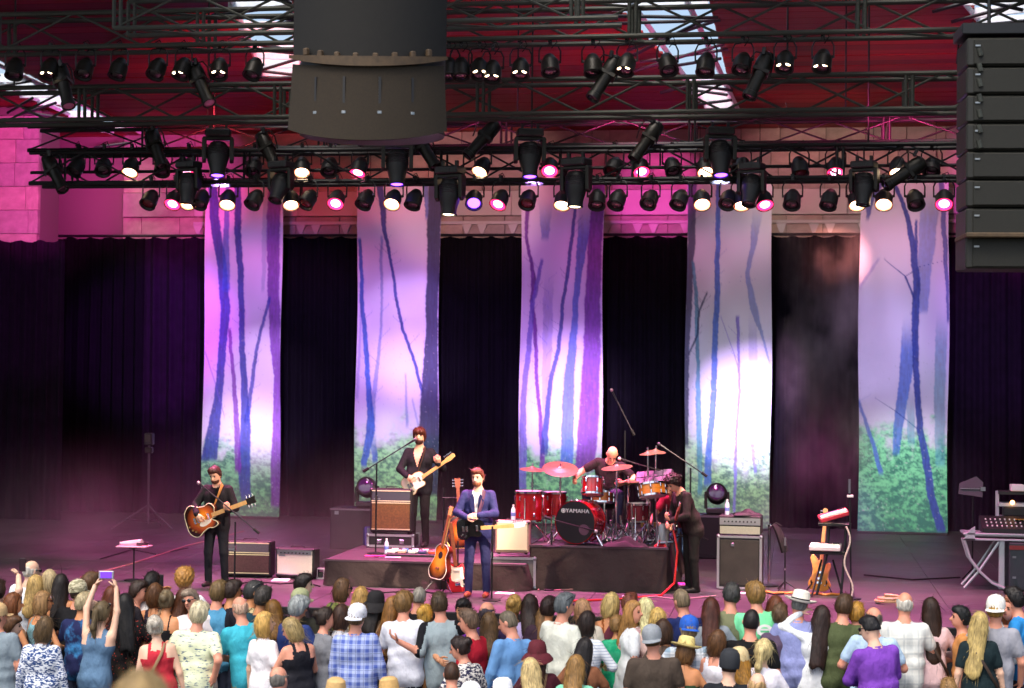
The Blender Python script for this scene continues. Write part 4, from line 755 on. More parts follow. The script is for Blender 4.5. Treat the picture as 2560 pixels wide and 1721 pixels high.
        if top == 'raglan': L.append(Prim('cap', sh, el, rad[0] + .01, rad[1] + .016, lab=TOP, k=.03))
        elif long_: L.append(Prim('cap', sh, el, rad[0] + .01, rad[1] + .012, lab=TOP, k=.03)); L.append(Prim('cap', el, wr - fw * .02, rad[1] + .013, rad[2] + .012, lab=TOP, k=.02))
        elif not tank: L.append(Prim('cap', sh, sh + (el - sh) * (.62 if top != 'cap' else .3), rad[0] + .01, rad[1] + .022, lab=TOP, k=.03))
        elif top == 'tank' and 0: pass
        hnds.append((wr, fw, e, po))
    # grid: fine round the head, coarser at the legs
    lo = np.min([p.box()[0] for p in L], 0) - .05; hi = np.max([p.box()[1] for p in L], 0) + .05
    zc = [lo[2]]; hz = hd((0, 0, 1.5))[2] - .1
    while zc[-1] < hi[2] + .02: z = zc[-1]; zc.append(z + (vox * .7 if z > hz else vox if z > .85 else vox * (1.25 if sit or fine else 2.2)))
    g = (np.arange(lo[0], hi[0] + vox, vox * .92), np.arange(lo[1], hi[1] + vox, vox * .92), np.array(zc)); V, F = nets(field(L, *g), *g)
    C = V[F].mean(1); D = np.stack([p.d(C[:, 0], C[:, 1], C[:, 2]) for p in L], 1); lab = np.array([p.lab for p in L])[np.argmin(D, 1)]
    lab[(lab == BOT) & (C[:, 2] > (hem - .03 if not sit else 1.0))] = TOP
    # undo the lean to read neck lines on the torso
    Cu = (C - U[1]) @ U[0] + U[1]; t = lab == TOP
    nz = {'tank': 1.38, 'strap': 1.29, 'strapless': 1.27, 'dress': 1.44}.get(top, 1.45)
    if top in ('tank', 'strap'):
        sw = (.055, .098) if top == 'tank' else (.058, .076); ax = np.abs(Cu[:, 0]); bare = (Cu[:, 2] > nz - .05 * (Cu[:, 1] > .02)) & ~((ax > sw[0]) & (ax < sw[1])); bare |= (ax > sw[1] + .005) & (Cu[:, 2] > 1.30 + (.0 if top == 'tank' else -.03)); lab[t & bare] = SKN
    elif top == 'strapless': lab[t & (Cu[:, 2] > nz)] = SKN
    else:
        rn = np.hypot(Cu[:, 0], (Cu[:, 1] + .01)); lab[t & (Cu[:, 2] > 1.415) & (rn < .07) & (Cu[:, 2] > 1.435 - .6 * (Cu[:, 1] - .0))] = SKN
        if inner == 'vneck': lab[t & (Cu[:, 1] > .03) & (np.abs(Cu[:, 0]) < .065 * np.clip((Cu[:, 2] - 1.17) / .22, 0, 1))] = SKN
        elif inner: lab[t & (Cu[:, 1] > .03) & (np.abs(Cu[:, 0]) < .025 + .05 * np.clip((Cu[:, 2] - 1.05) / .4, 0, 1)) & (Cu[:, 2] > .98)] = 4
    if top == 'raglan': lab[t & (np.abs(Cu[:, 0]) > .13 + .28 * (1.47 - Cu[:, 2]) * (Cu[:, 2] > 1.2)) & (Cu[:, 2] > 1.2)] = 4; lab[(lab == TOP) & (np.abs(C[:, 0]) > .235)] = 4
    sm_ = skin(sk); tm = tc if not isinstance(tc, str) else fabric(tc); bmt = bottom if not isinstance(bottom, str) else fabric(bottom, .2)
    V = V * s; Vh = [tuple(v) for v in V]; faces = list(map(tuple, F)); labs = list(lab); nv = len(Vh)
    extra_v = []; extra_f = []; extra_l = []
    def addm(b, lb, M=None):
        o = nv + len(extra_v)
        for v in b.v: v = V3(v); extra_v.append(tuple(M @ v if M is not None else v))
        for f in b.f: extra_f.append(tuple(i + o for i in f)); extra_l.append(lb)
    for i, (wr, fw, e, po) in enumerate(hnds):
        hv = hands[i] if hands and hands[i] else None; d = V3(hv[0]) if hv else V3(fw) * .9 + V3((-e * .25, .1, 0)); pm = V3(hv[1]) if hv else V3((-e, .2, -.1)); cu = hv[2] if hv else curl
        vs, _, fs = hand_quads(V3(wr) * s, d, pm, s * (1.0 if not fem else .9), cu, -e if not hv else (hv[3] if len(hv) > 3 else -e)); b = MB(); b.v = vs; b.f = fs; addm(b, SKN)
    HM = Matrix.Translation(V3(hd(hc0)) * s) @ Matrix(Hr.tolist()).to_4x4() @ Matrix.Scale(s, 4)
    fb = MB()
    for e in (-1, 1): fb.ell((e * .031, .077, .008), (.014, .012, .0085), n=6)
    addm(fb, 5, HM); fb = MB(); fb.ell((0, .083, -.054), (.026, .01, .007), n=6); addm(fb, 6, HM)
    fb = MB()
    for e in (-1, 1): fb.ell((e * .032, .083, .026), (.02, .007, .005), n=6)
    addm(fb, 7, HM)
    me = bpy.data.meshes.new('body'); co = np.array(Vh + extra_v, np.float32); me.vertices.add(len(co)); me.vertices.foreach_set('co', co.ravel())
    fl = [list(map(int, f)) for f in F] + [list(f) for f in extra_f]; ls = np.cumsum([0] + [len(f) for f in fl[:-1]]); vi = np.concatenate([np.asarray(F).ravel(), np.array([i for f in extra_f for i in f])]).astype(np.int32)
    me.loops.add(len(vi)); me.loops.foreach_set('vertex_index', vi); me.polygons.add(len(fl)); me.polygons.foreach_set('loop_start', ls.astype(np.int32)); me.polygons.foreach_set('material_index', np.array(labs + extra_l, np.int32)); me.polygons.foreach_set('use_smooth', np.ones(len(fl), bool)); me.update(calc_edges=True)
    im = fabric(inner) if isinstance(inner, str) and inner.startswith('#') else (inner if inner is not None and not isinstance(inner, str) else tm)
    for m in (sm_, tm, bmt, shoe or SHOEM, im, EYEM, LIPM, hairmat(hc)): me.materials.append(m)
    root = inst(name, me, None, loc, (0, 0, R(rz))); tag(root, label, 'person', group)
    root['hm'] = 0; del root['hm']
    if hair and hair != 'bald':
        hv, hf = hair_mesh(hair, hc, rr.random() * 6, .0135 if not fine else .01); hm = np_mesh('hair', hv, hf, np.zeros(len(hf)), [hairmat(hc)]); o = inst('hair', hm, root); o.matrix_local = HM
    if top == 'long' and not fem or top == 'polo':
        b = MB(); b.lathe([(.064, -.012), (.078, .0), (.07, .03), (.058, .038), (.058, .02)], 16, sy=1.0, close=False, M=Matrix.Scale(s, 4) @ Matrix.Translation(V3(up((0, -.006, 1.435)))) @ Matrix(U[0].tolist()).to_4x4()); b.obj('collar', tm, root)
    if bag: b = MB(); b.tube([V3(up(q_)) * s for q_ in ((.075 * bag, .06, 1.43), (.085 * bag, -.05, 1.45), (.05 * bag, -.125, 1.34), (-.06 * bag, -.142, 1.15), (-.17 * bag, -.09, .98), (-.2 * bag, -.0, .93))], .016, 6, flat=.3); b.obj('bag_strap', mat('bag_strap', rr.choice(['#3a2a20', '#15151a', '#8a6a48']), .6), root)
    if beard:
        g2 = [np.arange(-.1, .1, .01), np.arange(-.02, .13, .01), np.arange(-.16, .0, .01)]; bv, bf = nets(field(BEARD, *g2), *g2); o = inst('beard', np_mesh('beard', bv, bf, np.zeros(len(bf)), [hairmat(beard)]), root); o.matrix_local = HM
    if hat_: k = hat_.split(':'); hat(k[0], k[1], root, HM, band=k[2] if len(k) > 2 else None)
    if glasses:
        b = MB(); zz, yy, tl = (.008, .094, 0) if glasses != 'head' else (.085, .075, .6)
        for e in (-1, 1): b.ell((e * .033, yy, zz), (.027, .006, .02), n=8); b.tube([(e * .06, yy, zz + .006), (e * .083, yy - .05, zz + .008), (e * .083, yy - .11, zz + (.0 if glasses != 'head' else -.03))], .004, 4)
        b.tube([(-.012, yy + .004, zz + .004), (.012, yy + .004, zz + .004)], .003, 4); o = b.obj('glasses', mat('sunglass_lens', '#15161a' if glasses != 'teal' else '#1e7f8e', .15, spec=.8), root); o.matrix_local = HM
    return root, HM, hnds, s
def held_phone(root, HM, hnds, s, label, off=(0, .03, .09), col='#1a1a1e', tiltx=10, cat='phone', name='mobile_phone', size=(.15, .012, .075), screen='#20242c'):
    a = (V3(hnds[0][0]) + V3(hnds[1][0])) / 2 * s if off is not None else V3(hnds[1][0]) * s
    M = root.matrix_world if False else Matrix.Translation(root.location) @ root.rotation_euler.to_matrix().to_4x4()
    p = M @ (a + V3(off)); b = MB(); b.box((0, 0, 0), size, b=.004); o = b.obj(name, mat('phone_case', col, .35), None, smooth=False); o.location = p; o.rotation_euler = (R(tiltx), 0, root.rotation_euler.z); tag(o, label, cat)
    q = MB(); q.box((0, -size[1] / 2 - .001, 0), (size[0] * .88, .002, size[2] * .86)); q.obj('screen', mat('phone_screen', screen, .15, emit=(screen, .4)), o, smooth=False); return o
# ================================================================== ON THE STAGE
WOODB = mat('tweed_brown', '#6b4a22', .8, nz=(40, .3)); TOLEX = mat('black_tolex', '#19181a', .7, bump=(160, .2)); PIPING = mat('cream_piping', '#d9d0a8', .5); CREAM = mat('cream_cloth', '#d8cfc0', .8, nz=(120, .1), bump=(200, .2)); OXB = mat('oxblood_cloth', '#54393a', .85, nz=(70, .35), bump=(150, .3)); GREYC = mat('grey_cloth', '#5c5560', .85, nz=(60, .2)); GOLD = mat('gold', '#b9975a', .3, .8)
SKIRT = mat('black_riser_cloth', '#3e3332', .9, nz=(3, .1), bump=(5, .5, .06), spec=.15); RISER_T = mat('riser_deck', '#3a3034', .6, nz=(4, .3), bump=(40, .2))
PAPER = mat('white_paper', '#e6e2dc', .8); CASEG = mat('flight_case_grey', '#6b6664', .6, nz=(8, .15)); CASEB = mat('flight_case_black', '#161618', .55, nz=(10, .2)); ALUP = mat('case_edge', '#c9c9cc', .28, .85); REDL = mat('red_lacquer', '#8e1016', .18, spec=.7, coat=.6); DHEAD = mat('drum_skin', '#e7e3dd', .5); BHEAD = mat('black_drum_skin', '#141217', .35); BRONZE = mat('cymbal_bronze', '#7c6448', .38, .45, nz=(30, .2)); ORANGEW = mat('orange_maple', '#c77a2a', .3, nz=(6, .2), sc=(1, 1, 6))
def pc(px, py, z=0.0): return at_z(px, py, z)
# ---- risers
def riser(label, x0, x1, y0, y1, h, seed):
    r = thing('riser', label, 'riser', ((x0 + x1) / 2, (y0 + y1) / 2, 0), group='black draped risers'); W_ = x1 - x0; D_ = y1 - y0
    nx = max(1, round(W_ / 1.25)); ny = max(1, round(D_ / 1.25)); q = MB(); q.box((0, 0, 0), (W_ / nx - .006, D_ / ny - .006, .05), b=.005); me = q.obj('deck_board', RISER_T, data_only=True, smooth=False)
    for i in range(nx):
        for j in range(ny): inst('deck_board', me, r, (-W_ / 2 + W_ * (i + .5) / nx, -D_ / 2 + D_ * (j + .5) / ny, h - .025))
    rr = random.Random(seed); vs = []; n = 120; per = [(-W_ / 2, D_ / 2), (-W_ / 2, -D_ / 2), (W_ / 2, -D_ / 2), (W_ / 2, D_ / 2)]; L = [D_, W_, D_]; tot = sum(L); K = 5
    for k in range(K + 1):
        for i in range(n + 1):
            d = tot * i / n; e = 0
            while e < 2 and d > L[e]: d -= L[e]; e += 1
            a, c = V3(per[e]), V3(per[e + 1]); p = a + (c - a) * (d / L[e]); nn = V3((-(c - a).y, (c - a).x)).normalized() * -1; t = k / K; u = tot * i / n
            o = .012 + t * (.04 + .045 * (sin(u * 5.1 + seed + 2.2 * t) + .7 * sin(u * 11.3 + 2 * seed - 3 * t) + .4 * sin(u * 23 + 4 * t)) + .012 * sin(u * 3 + 4 * t)); vs.append((p.x + nn.x * o, p.y + nn.y * o, (h - .01) * (1 - t) + .006))
    b = MB(); b.add(vs, [(k * (n + 1) + i, (k + 1) * (n + 1) + i, (k + 1) * (n + 1) + i + 1, k * (n + 1) + i + 1) for k in range(K) for i in range(n)]); b.obj('skirt', SKIRT, r, ang=3)
    b = MB(); b.box((0, -D_ / 2 - .018, h - .012), (W_ + .04, .012, .028)); b.obj('edge_trim', mat('edge_trim', '#4b3a40', .5), r, smooth=False)
    b = MB(); b.box((0, 0, h / 2 - .03), (W_ - .04, D_ - .04, h - .07)); b.obj('frame', BK, r, smooth=False)
    return r
A0 = pc(811, 1464); B0 = pc(1317, 1473); B1 = pc(1668, 1483); HR = .385; HD = .645
riser('low draped riser under the singing guitarist at left', A0.x, B0.x + .02, A0.y, A0.y + 4.2, HR, 1); riser('tall draped riser carrying the red drum kit', B0.x + .05, B1.x, B0.y, B0.y + 3.2, HD, 2)
# ---- guitars
def smooth_closed(pts, n=6):
    out = []; k = len(pts)
    for i in range(k):
        p0, p1, p2, p3 = (V3((*pts[(i + j) % k], 0)) for j in (-1, 0, 1, 2))
        for a in range(n): t = a / n; q = .5 * ((2 * p1) + (p2 - p0) * t + (2 * p0 - 5 * p1 + 4 * p2 - p3) * t * t + (3 * p1 - p0 - 3 * p2 + p3) * t ** 3); out.append((q.x, q.y))
    return out
SHAPE = {'tele': [(-.2, 0), (-.19, .11), (-.1, .155), (0, .118), (.09, .122), (.165, .10), (.2, .035), (.19, -.025), (.125, -.035), (.15, -.08), (.13, -.12), (.06, -.12), (-.01, -.112), (-.1, -.155), (-.19, -.11)],
         'strat': [(-.21, 0), (-.19, .11), (-.1, .155), (0, .115), (.09, .115), (.19, .15), (.245, .12), (.2, .045), (.16, -.02), (.16, -.06), (.185, -.11), (.13, -.13), (.05, -.115), (-.02, -.115), (-.12, -.16), (-.2, -.11)],
         'hollow': [(-.24, 0), (-.225, .13), (-.13, .2), (-.02, .155), (.07, .135), (.16, .15), (.215, .09), (.2, .03), (.2, -.03), (.13, -.04), (.19, -.09), (.2, -.13), (.13, -.15), (.06, -.135), (-.02, -.155), (-.13, -.2), (-.225, -.13)],
         'acoustic': [(-.25, 0), (-.235, .14), (-.13, .205), (-.01, .155), (.07, .125), (.17, .145), (.235, .09), (.245, 0), (.235, -.09), (.17, -.145), (.07, -.125), (-.01, -.155), (-.13, -.205), (-.235, -.14)],
         'bass': [(-.22, .02), (-.2, .13), (-.11, .165), (.01, .12), (.11, .12), (.24, .165), (.3, .13), (.23, .05), (.17, -.02), (.17, -.06), (.2, -.12), (.13, -.14), (.05, -.12), (-.03, -.12), (-.13, -.165), (-.21, -.1)]}
def sunburst(name, c0, c1, c2, rad=.2):
    m = bpy.data.materials.new(name); m.use_nodes = True; t = NT(m); v = t.coord(); w = t.new('SeparateXYZ'); t.t.links.new(v, w.inputs[0])
    r = t.math('SQRT', t.math('ADD', t.math('MULTIPLY', w.outputs[0], t.math('MULTIPLY', w.outputs[0], .72)), t.math('MULTIPLY', w.outputs[1], w.outputs[1]))); t.base(t.mix(t.ramp(r, rad * .62, rad * .95), t.mix(t.ramp(r, rad * .2, rad * .62), lin(c0), lin(c1)), lin(c2))); t.b.inputs['Roughness'].default_value = .22; t.b.inputs['Coat Weight'].default_value = .4; return m
SB1 = sunburst('sunburst_lacquer', '#f0a02a', '#c4541a', '#2a0f08'); SB2 = sunburst('amber_sunburst', '#f2a63a', '#d9771f', '#4a1d0c', .22); MAPLE = mat('maple_neck', '#d9a766', .4, nz=(5, .15), sc=(6, 1, 1)); ROSEW = mat('rosewood', '#8a5230', .5, nz=(8, .2), sc=(6, 1, 1)); IVORY = mat('ivory_plastic', '#efe6cf', .4); MAHO = mat('mahogany_side', '#6a2216', .3)
def guitar(label, M, shape, top, side, guard=None, neck=MAPLE, head=None, th=.045, scale=.42, bass=False, pick=True, edge=None, name='electric_guitar', soundhole=False):
    big = 1.16 if shape == 'hollow' else 1.0; g = thing(name, label, 'guitar', M=M @ Matrix.Scale(big, 4)); o = smooth_closed(SHAPE[shape]); b = MB(); b.prism(o, -th, 0, 0, bev=.006, mside=1); bo = b.obj('body', [top, side], g, ang=.9)
    xe = max(p[0] for p in SHAPE[shape]); xj = .19 if shape != 'acoustic' else .24
    if edge: b = MB(); b.tube([(p[0], p[1], -.004) for p in o] + [(o[0][0], o[0][1], -.004)], .006, 5); b.obj('binding', edge, g)
    L = (scale if not bass else .60); b = MB(); b.box((xj - .04 + (L + .04) / 2, 0, -.006), (L + .04, .052, .028), b=.008); nk = b.obj('neck', neck, g, smooth=False)
    b = MB(); b.box((xj + L / 2, 0, .012), (L + .06, .05, .008)); b.obj('fingerboard', neck if neck is MAPLE and not soundhole else ROSEW, nk, smooth=False)
    hx = xj + L; out = [(hx, .024), (hx + .03, .036), (hx + .1, .04), (hx + .17, .044), (hx + .19, .02), (hx + .18, -.02), (hx + .1, -.034), (hx + .02, -.03), (hx, -.024)]
    if soundhole or shape == 'hollow': out = [(hx, .024), (hx + .03, .04), (hx + .16, .044), (hx + .15, 0), (hx + .16, -.044), (hx + .03, -.04), (hx, -.024)]
    b = MB(); b.prism(out, -.016, .002, bev=.003); hs = b.obj('headstock', head or neck, g, smooth=False); tp = MB(); tp.cyl((0, 0, -.004), (0, .028, -.004), .006, n=6); tp.ell((0, .036, -.004), (.012, .01, .006), n=6); tm = tp.obj('tuner', CHROME, data_only=True)
    for i in range(4 if bass else 6):
        if soundhole or shape == 'hollow': q = inst('tuner', tm, hs, (hx + .04 + .045 * (i % 3), .04 if i < 3 else -.04, 0), (0, 0, 0 if i < 3 else pi))
        else: q = inst('tuner', tm, hs, (hx + .025 + (.04 if bass else .026) * i, .036, 0))
    if guard:
        pts = {'tele': [(.13, .09), (.16, .0), (.12, -.04), (.14, -.1), (.05, -.11), (-.04, -.1), (-.05, -.03), (.0, .03), (.03, .09)], 'strat': [(.2, .1), (.15, .03), (.14, -.05), (.13, -.1), (0, -.1), (-.12, -.13), (-.14, -.06), (-.06, .0), (-.04, .08), (.1, .085)], 'bass': [(.23, .1), (.17, .0), (.15, -.08), (.02, -.1), (-.1, -.11), (-.04, .0), (.02, .07)], 'hollow': [(.1, -.035), (.12, -.07), (.02, -.1), (-.05, -.08), (-.02, -.035)], 'acoustic': [(.06, -.03), (.05, -.09), (-.06, -.1), (-.07, -.06)]}[shape]
        b = MB(); b.prism(smooth_closed(pts, 4), .001, .005); b.obj('pickguard', guard, g, smooth=False)
    b = MB(); b.box((-.1, 0, .008), (.035, .075, .014), b=.003); b.obj('bridge', CHROME if not soundhole else ROSEW, g, smooth=False)
    if soundhole: b = MB(); b.lathe([(.0, .0015), (.052, .0015), (.052, .002), (0, .002)], 18, M=Matrix.Translation((.09, 0, 0))); b.obj('sound_hole', mat('hole_dark', '#0a0606', .9), g, smooth=False)
    elif pick:
        for xx in ((-.05, .1) if not bass else (-.04, .05)): b = MB(); b.box((xx, 0, .009), (.035, .08, .014), b=.004); b.obj('pickup', CHROME if shape != 'strat' else IVORY, g, smooth=False)
        kb = MB(); kb.cyl((0, 0, 0), (0, 0, .016), .011, n=8); km = kb.obj('knob', GOLD if shape == 'hollow' else CHROME, data_only=True)
        for xx, yy in ((-.13, -.09), (-.08, -.11)) if shape != 'hollow' else ((-.17, -.1), (-.13, -.13), (-.2, -.05)): inst('knob', km, g, (xx, yy, .0))
    return g
def held(root_loc, rz, c, nd, face=(0, 1, 0)): return Matrix.Translation(root_loc) @ Matrix.Rotation(R(rz), 4, 'Z') @ frame(V3(c), V3(nd), V3(face))
def strap(root, loc, pts, m, label=None): b = MB(); b.tube(pts, .028, 6, flat=.18); return b.obj('guitar_strap', m, root)
# ---- microphone stands
def mic_stand(label, p, h, boom=None, tip=None, base='tripod', mic=True, mcol='#55525a', name='microphone_stand', lean=(0, 0)):
    r = thing(name, label, 'microphone stand', p, group='microphone stands'); t = V3((lean[0], lean[1], h))
    b = MB(); b.tube([(0, 0, .12 if base == 'tripod' else .02), t], .013, 7); b.obj('pole', BKM, r); lm = None
    if base == 'tripod':
        for i in range(3): a = 2 * pi * i / 3 + .5; b = MB(); b.tube([(0, 0, .16), (.3 * cos(a), .3 * sin(a), .012)], .011, 6); b.obj('leg', BKM, r)
    else: b = MB(); b.lathe([(.0, .0), (.13, .0), (.13, .012), (.03, .03), (0, .03)], 18); b.obj('base', BKM, r)
    b = MB(); b.cyl(t * .62 - V3((0, 0, .04)), t * .62 + V3((0, 0, .04)), .02, n=8); b.obj('clutch', CHROME, r)
    end = t
    if boom: b = MB(); b.tube([V3(boom[0]), V3(boom[1])], .010, 6); b.obj('boom', mat('boom_metal', '#3a3438', .35, .5), r); end = V3(boom[1]); d = (V3(boom[1]) - V3(boom[0])).normalized(); b = MB(); b.cyl(V3(boom[0]) - d * .01, V3(boom[0]) + d * .09, .022, n=8); b.obj('counterweight', RUB, r)
    else: d = V3((0, -.3, 1)).normalized()
    if mic:
        M = frame(end, d, (0, 0, 1) if abs(d.z) < .9 else (0, 1, 0)); b = MB(); b.tube([(-.02, 0, 0), (.14, 0, 0)], [.011, .017], 8, M=M); m = b.obj('microphone', BKM, r); b = MB(); b.ell((.165, 0, 0), (.03, .026, .026), n=10, M=M); b.obj('grille', mat('mic_grille', mcol, .35, .6), m)
    return r
# ---- performers
PG = 'musicians performing on the stage'
def performer(label, p, rz, **k): return person(label, p, rz, group=PG, vox=.0135, fine=True, **k)
SK1 = '#dba98a'
# left guitarist
p = pc(540, 1466); c = (.14, .2, .985); nd = V3((-1, .12, .36)).normalized(); C0 = V3(c)
root, HM, hn, s = performer('person in black jacket looking down at a sunburst guitar, left of the stage', p, 172, h=1.76, sk=SK1, top='jacket', tc='#19171b', bottom='#1a1a20', hair='short', hc='#3a1c14', nod=26, inner='#0d0c0e', la=tuple(C0 + nd * .46 + V3((0, .015, -.03))), ra=tuple(C0 + nd * .02 + V3((.06, .075, .05))), lp=(-.5, -.4, -1), rp=(1, -.6, -.2), hands=[((-.2, .5, .8), (.2, -1, .2), 1.0, -1), ((-.9, .25, -.5), (0, -1, -.3), .7, 1)], beard='#4a2a1a')
guitar('sunburst hollow body guitar held by the black jacketed player at left', held(p, 172, C0, nd), 'hollow', SB1, mat('dark_side', '#4a1c0c', .3), guard=IVORY, neck=MAPLE, head=mat('black_head', '#1a1412', .3), th=.06, edge=PIPING, scale=.47)
strap(root, p, [(-.02 * s, .12, 1.18 * s), (-.1 * s, .135, 1.36 * s), (-.11 * s, .06, 1.475 * s), (-.06 * s, -.1, 1.42 * s)], mat('tan_strap', '#a9763a', .7))
q = pc(586, 1478); mic_stand('boom microphone stand in front of the player with the sunburst guitar', q, .98, (V3((.34, .02, .83)), V3((-.42, .0, 1.42))), base='round', mcol='#b8a0a8')
# guitarist on riser
p = pc(1046, 1367, HR) + V3((0, 0, 0)); C0 = V3((.02, .2, 1.02)); nd = V3((-1, .05, .68)).normalized()
root, HM, hn, s = performer('person singing into a boom mic with cream guitar, standing on the low riser', p, 176, h=1.87, sk=SK1, top='jacket', tc='#1b1a20', bottom='#1d191c', hair='mop', hc='#4a2012', inner='vneck', turn=8, beard='#3a1e14', la=tuple(C0 + nd * .45 + V3((0, .01, -.03))), ra=tuple(C0 + nd * -.02 + V3((.07, .07, .04))), lp=(-.7, -.3, -1), rp=(1, -.6, -.1), hands=[((-.1, .5, .8), (.3, -1, .2), 1.0, -1), ((-.9, .2, -.3), (0, -1, -.2), .6, 1)])
guitar('cream guitar with dark edge and pale maple headstock played on the low riser', held(p, 176, C0, nd), 'tele', mat('butterscotch_cream', '#e9dcc0', .3, coat=.4), mat('black_edge', '#1b1512', .3), guard=mat('cream_guard', '#efe9da', .4), neck=MAPLE, edge=GOLD)
strap(root, p, [(-.02 * s, .13, 1.12 * s), (-.09 * s, .14, 1.33 * s), (-.105 * s, .06, 1.475 * s), (-.06 * s, -.1, 1.42 * s)], mat('brown_strap', '#4a2f28', .7))
q = pc(939, 1385, HR); mic_stand('long boom microphone stand reaching to the singer on the low riser', q, 1.36, (V3((-.2, 0, 1.24)), V3((.42, .12, 1.64))), base='round')
# lead singer
p = pc(1193, 1492); C0 = V3((.06, .225, .965)); nd = V3((-1, .1, .1)).normalized()
root, HM, hn, s = performer('person in blue suit and white shirt with a black guitar slung, centre stage', p, 178, h=1.79, sk='#e2b196', top='jacket', tc='#2a2b58', bottom='#2e2e54', hair='short', hc='#5a2a1c', inner='#ece6e4', turn=-8, nod=6, la=(-.06, .27, 1.13), ra=(.1, .285, 1.1), lp=(-1, -.3, -.6), rp=(1, -.4, -.6), beard='#8a5236', shoe=mat('tan_shoe_leather', '#b8583a', .45), hands=[((.9, .3, -.1), (.1, -1, -.3), .7, -1), ((-.9, .25, .2), (0, -.8, -.4), .8, 1)])
guitar('black guitar with pale maple neck worn by the blue suited singer', held(p, 178, C0, nd), 'tele', mat('gloss_black', '#0c0b0d', .2, coat=.5), mat('gloss_black', '#0c0b0d', .2, coat=.5), neck=MAPLE, head=mat('pale_head', '#d4dbe6', .35))
strap(root, p, [(-.03 * s, .15, 1.12 * s), (-.085 * s, .14, 1.3 * s), (-.095 * s, .07, 1.455 * s), (-.05 * s, -.09, 1.41 * s)], mat('dark_plum_strap', '#4b2440', .7))
b = MB(); b.tube([(.06, .12, 1.40), (.055, .135, 1.3), (.03, .14, 1.12)], .02, 5, flat=.3); 
q = pc(1229, 1502); mic_stand('straight microphone stand at the feet of the blue suited singer', q, 1.02, base='round', mic=False)
for e in (-1, 1):
    b = MB(); b.prism([(e * .012, 1.10), (e * .045, 1.12), (e * .105, 1.33), (e * .075, 1.35), (e * .085, 1.385), (e * .05, 1.41), (e * .03, 1.36)][::e], .0, .022, M=Matrix.Scale(s, 4) @ Matrix.Translation((0, .138, 0)) @ Matrix(((1, 0, 0, 0), (0, 0, -1, 0), (0, 1, 0, 0), (0, 0, 0, 1))), bev=.004); b.obj('lapel', fabric('#242550'), root)
# drummer
KD = pc(1446, 1364, HD); dp = KD + V3((.28, 1.1, 0)); dp.z = HD
b = thing('drum_stool', 'drum stool under the bald drummer behind the red kit', 'stool', dp); q = MB(); q.lathe([(0, .46), (.17, .46), (.18, .5), (.16, .54), (0, .54)], 20); q.obj('seat', TOLEX, b); q = MB(); q.cyl((0, 0, .1), (0, 0, .46), .02); q.obj('pole', CHROME, b)
for i in range(3): q = MB(); q.cyl((0, 0, .2), (.25 * cos(i * 2.1), .25 * sin(i * 2.1), .01), .012, n=6); q.obj('leg', CHROME, b)
SIT = [((-.09, 0, .94), (-.24, .42, .93), (-.22, .44, .5), (0, 1, 0)), ((.09, 0, .94), (.24, .42, .93), (.24, .46, .5), (0, 1, 0))]
performer('bald person in dark tee bent over the red drum kit', V3((dp.x, dp.y, HD - .25)), 180, h=1.8, sk='#dc9c78', top='tee', tc='#231a1d', bottom='#3a3550', hair='bald', sit=True, legs=SIT, lean=24, nod=46, turn=14, side=-10, la=(-.3, .45, 1.1), ra=(.42, .42, 1.14), lp=(-1, -.3, -.4), rp=(1, -.3, -.5), curl=1.0)
# bassist
p = pc(1728, 1480); C0 = V3((.05, .26, .95)); nd = V3((-1, .75, .25)).normalized()
performer('person in dark jacket bending over towards the drums with a bass', p, 118, h=1.78, sk='#e0a884', top='jacket', tc='#2c2624', bottom='#211f1d', hair='curly', hc='#23120e', lean=22, nod=32, turn=14, la=(-.16, .42, 1.02), ra=(.15, .32, .98), lp=(-.6, -.5, -.6), rp=(1, -.7, 0), hands=[((-.2, .5, .6), (.2, -1, .2), 1.0, -1), ((-.9, .4, -.4), (0, -1, -.3), .7, 1)])
guitar('dark bass guitar with chrome plates worn by the bending bassist', held(p, 118, C0, V3((-1, .35, .42)), (.2, 1, .1)), 'bass', mat('black_bass', '#100e10', .25), mat('black_bass', '#100e10', .25), neck=ROSEW, bass=True, name='bass_guitar')
# crouching stagehand at the riser corner
q = pc(1700, 1462); performer('person in red shirt and blue jeans crouching at the right end of the drum riser', V3((q.x, q.y + .35, 0)), 160, h=1.72, sk='#d39a7c', top='tee', tc='#7d2230', bottom='#5b7ba4', hair='short', hc='#2a1a14', sit=False, lean=42, nod=10, legs=[((-.09, 0, .93), (-.12, .12, .5), (-.12, -.05, .08), (0, 1, 0)), ((.09, 0, .93), (.12, .12, .5), (.12, -.02, .08), (0, 1, 0))], la=(-.05, .6, .82), ra=(.3, .62, .86))
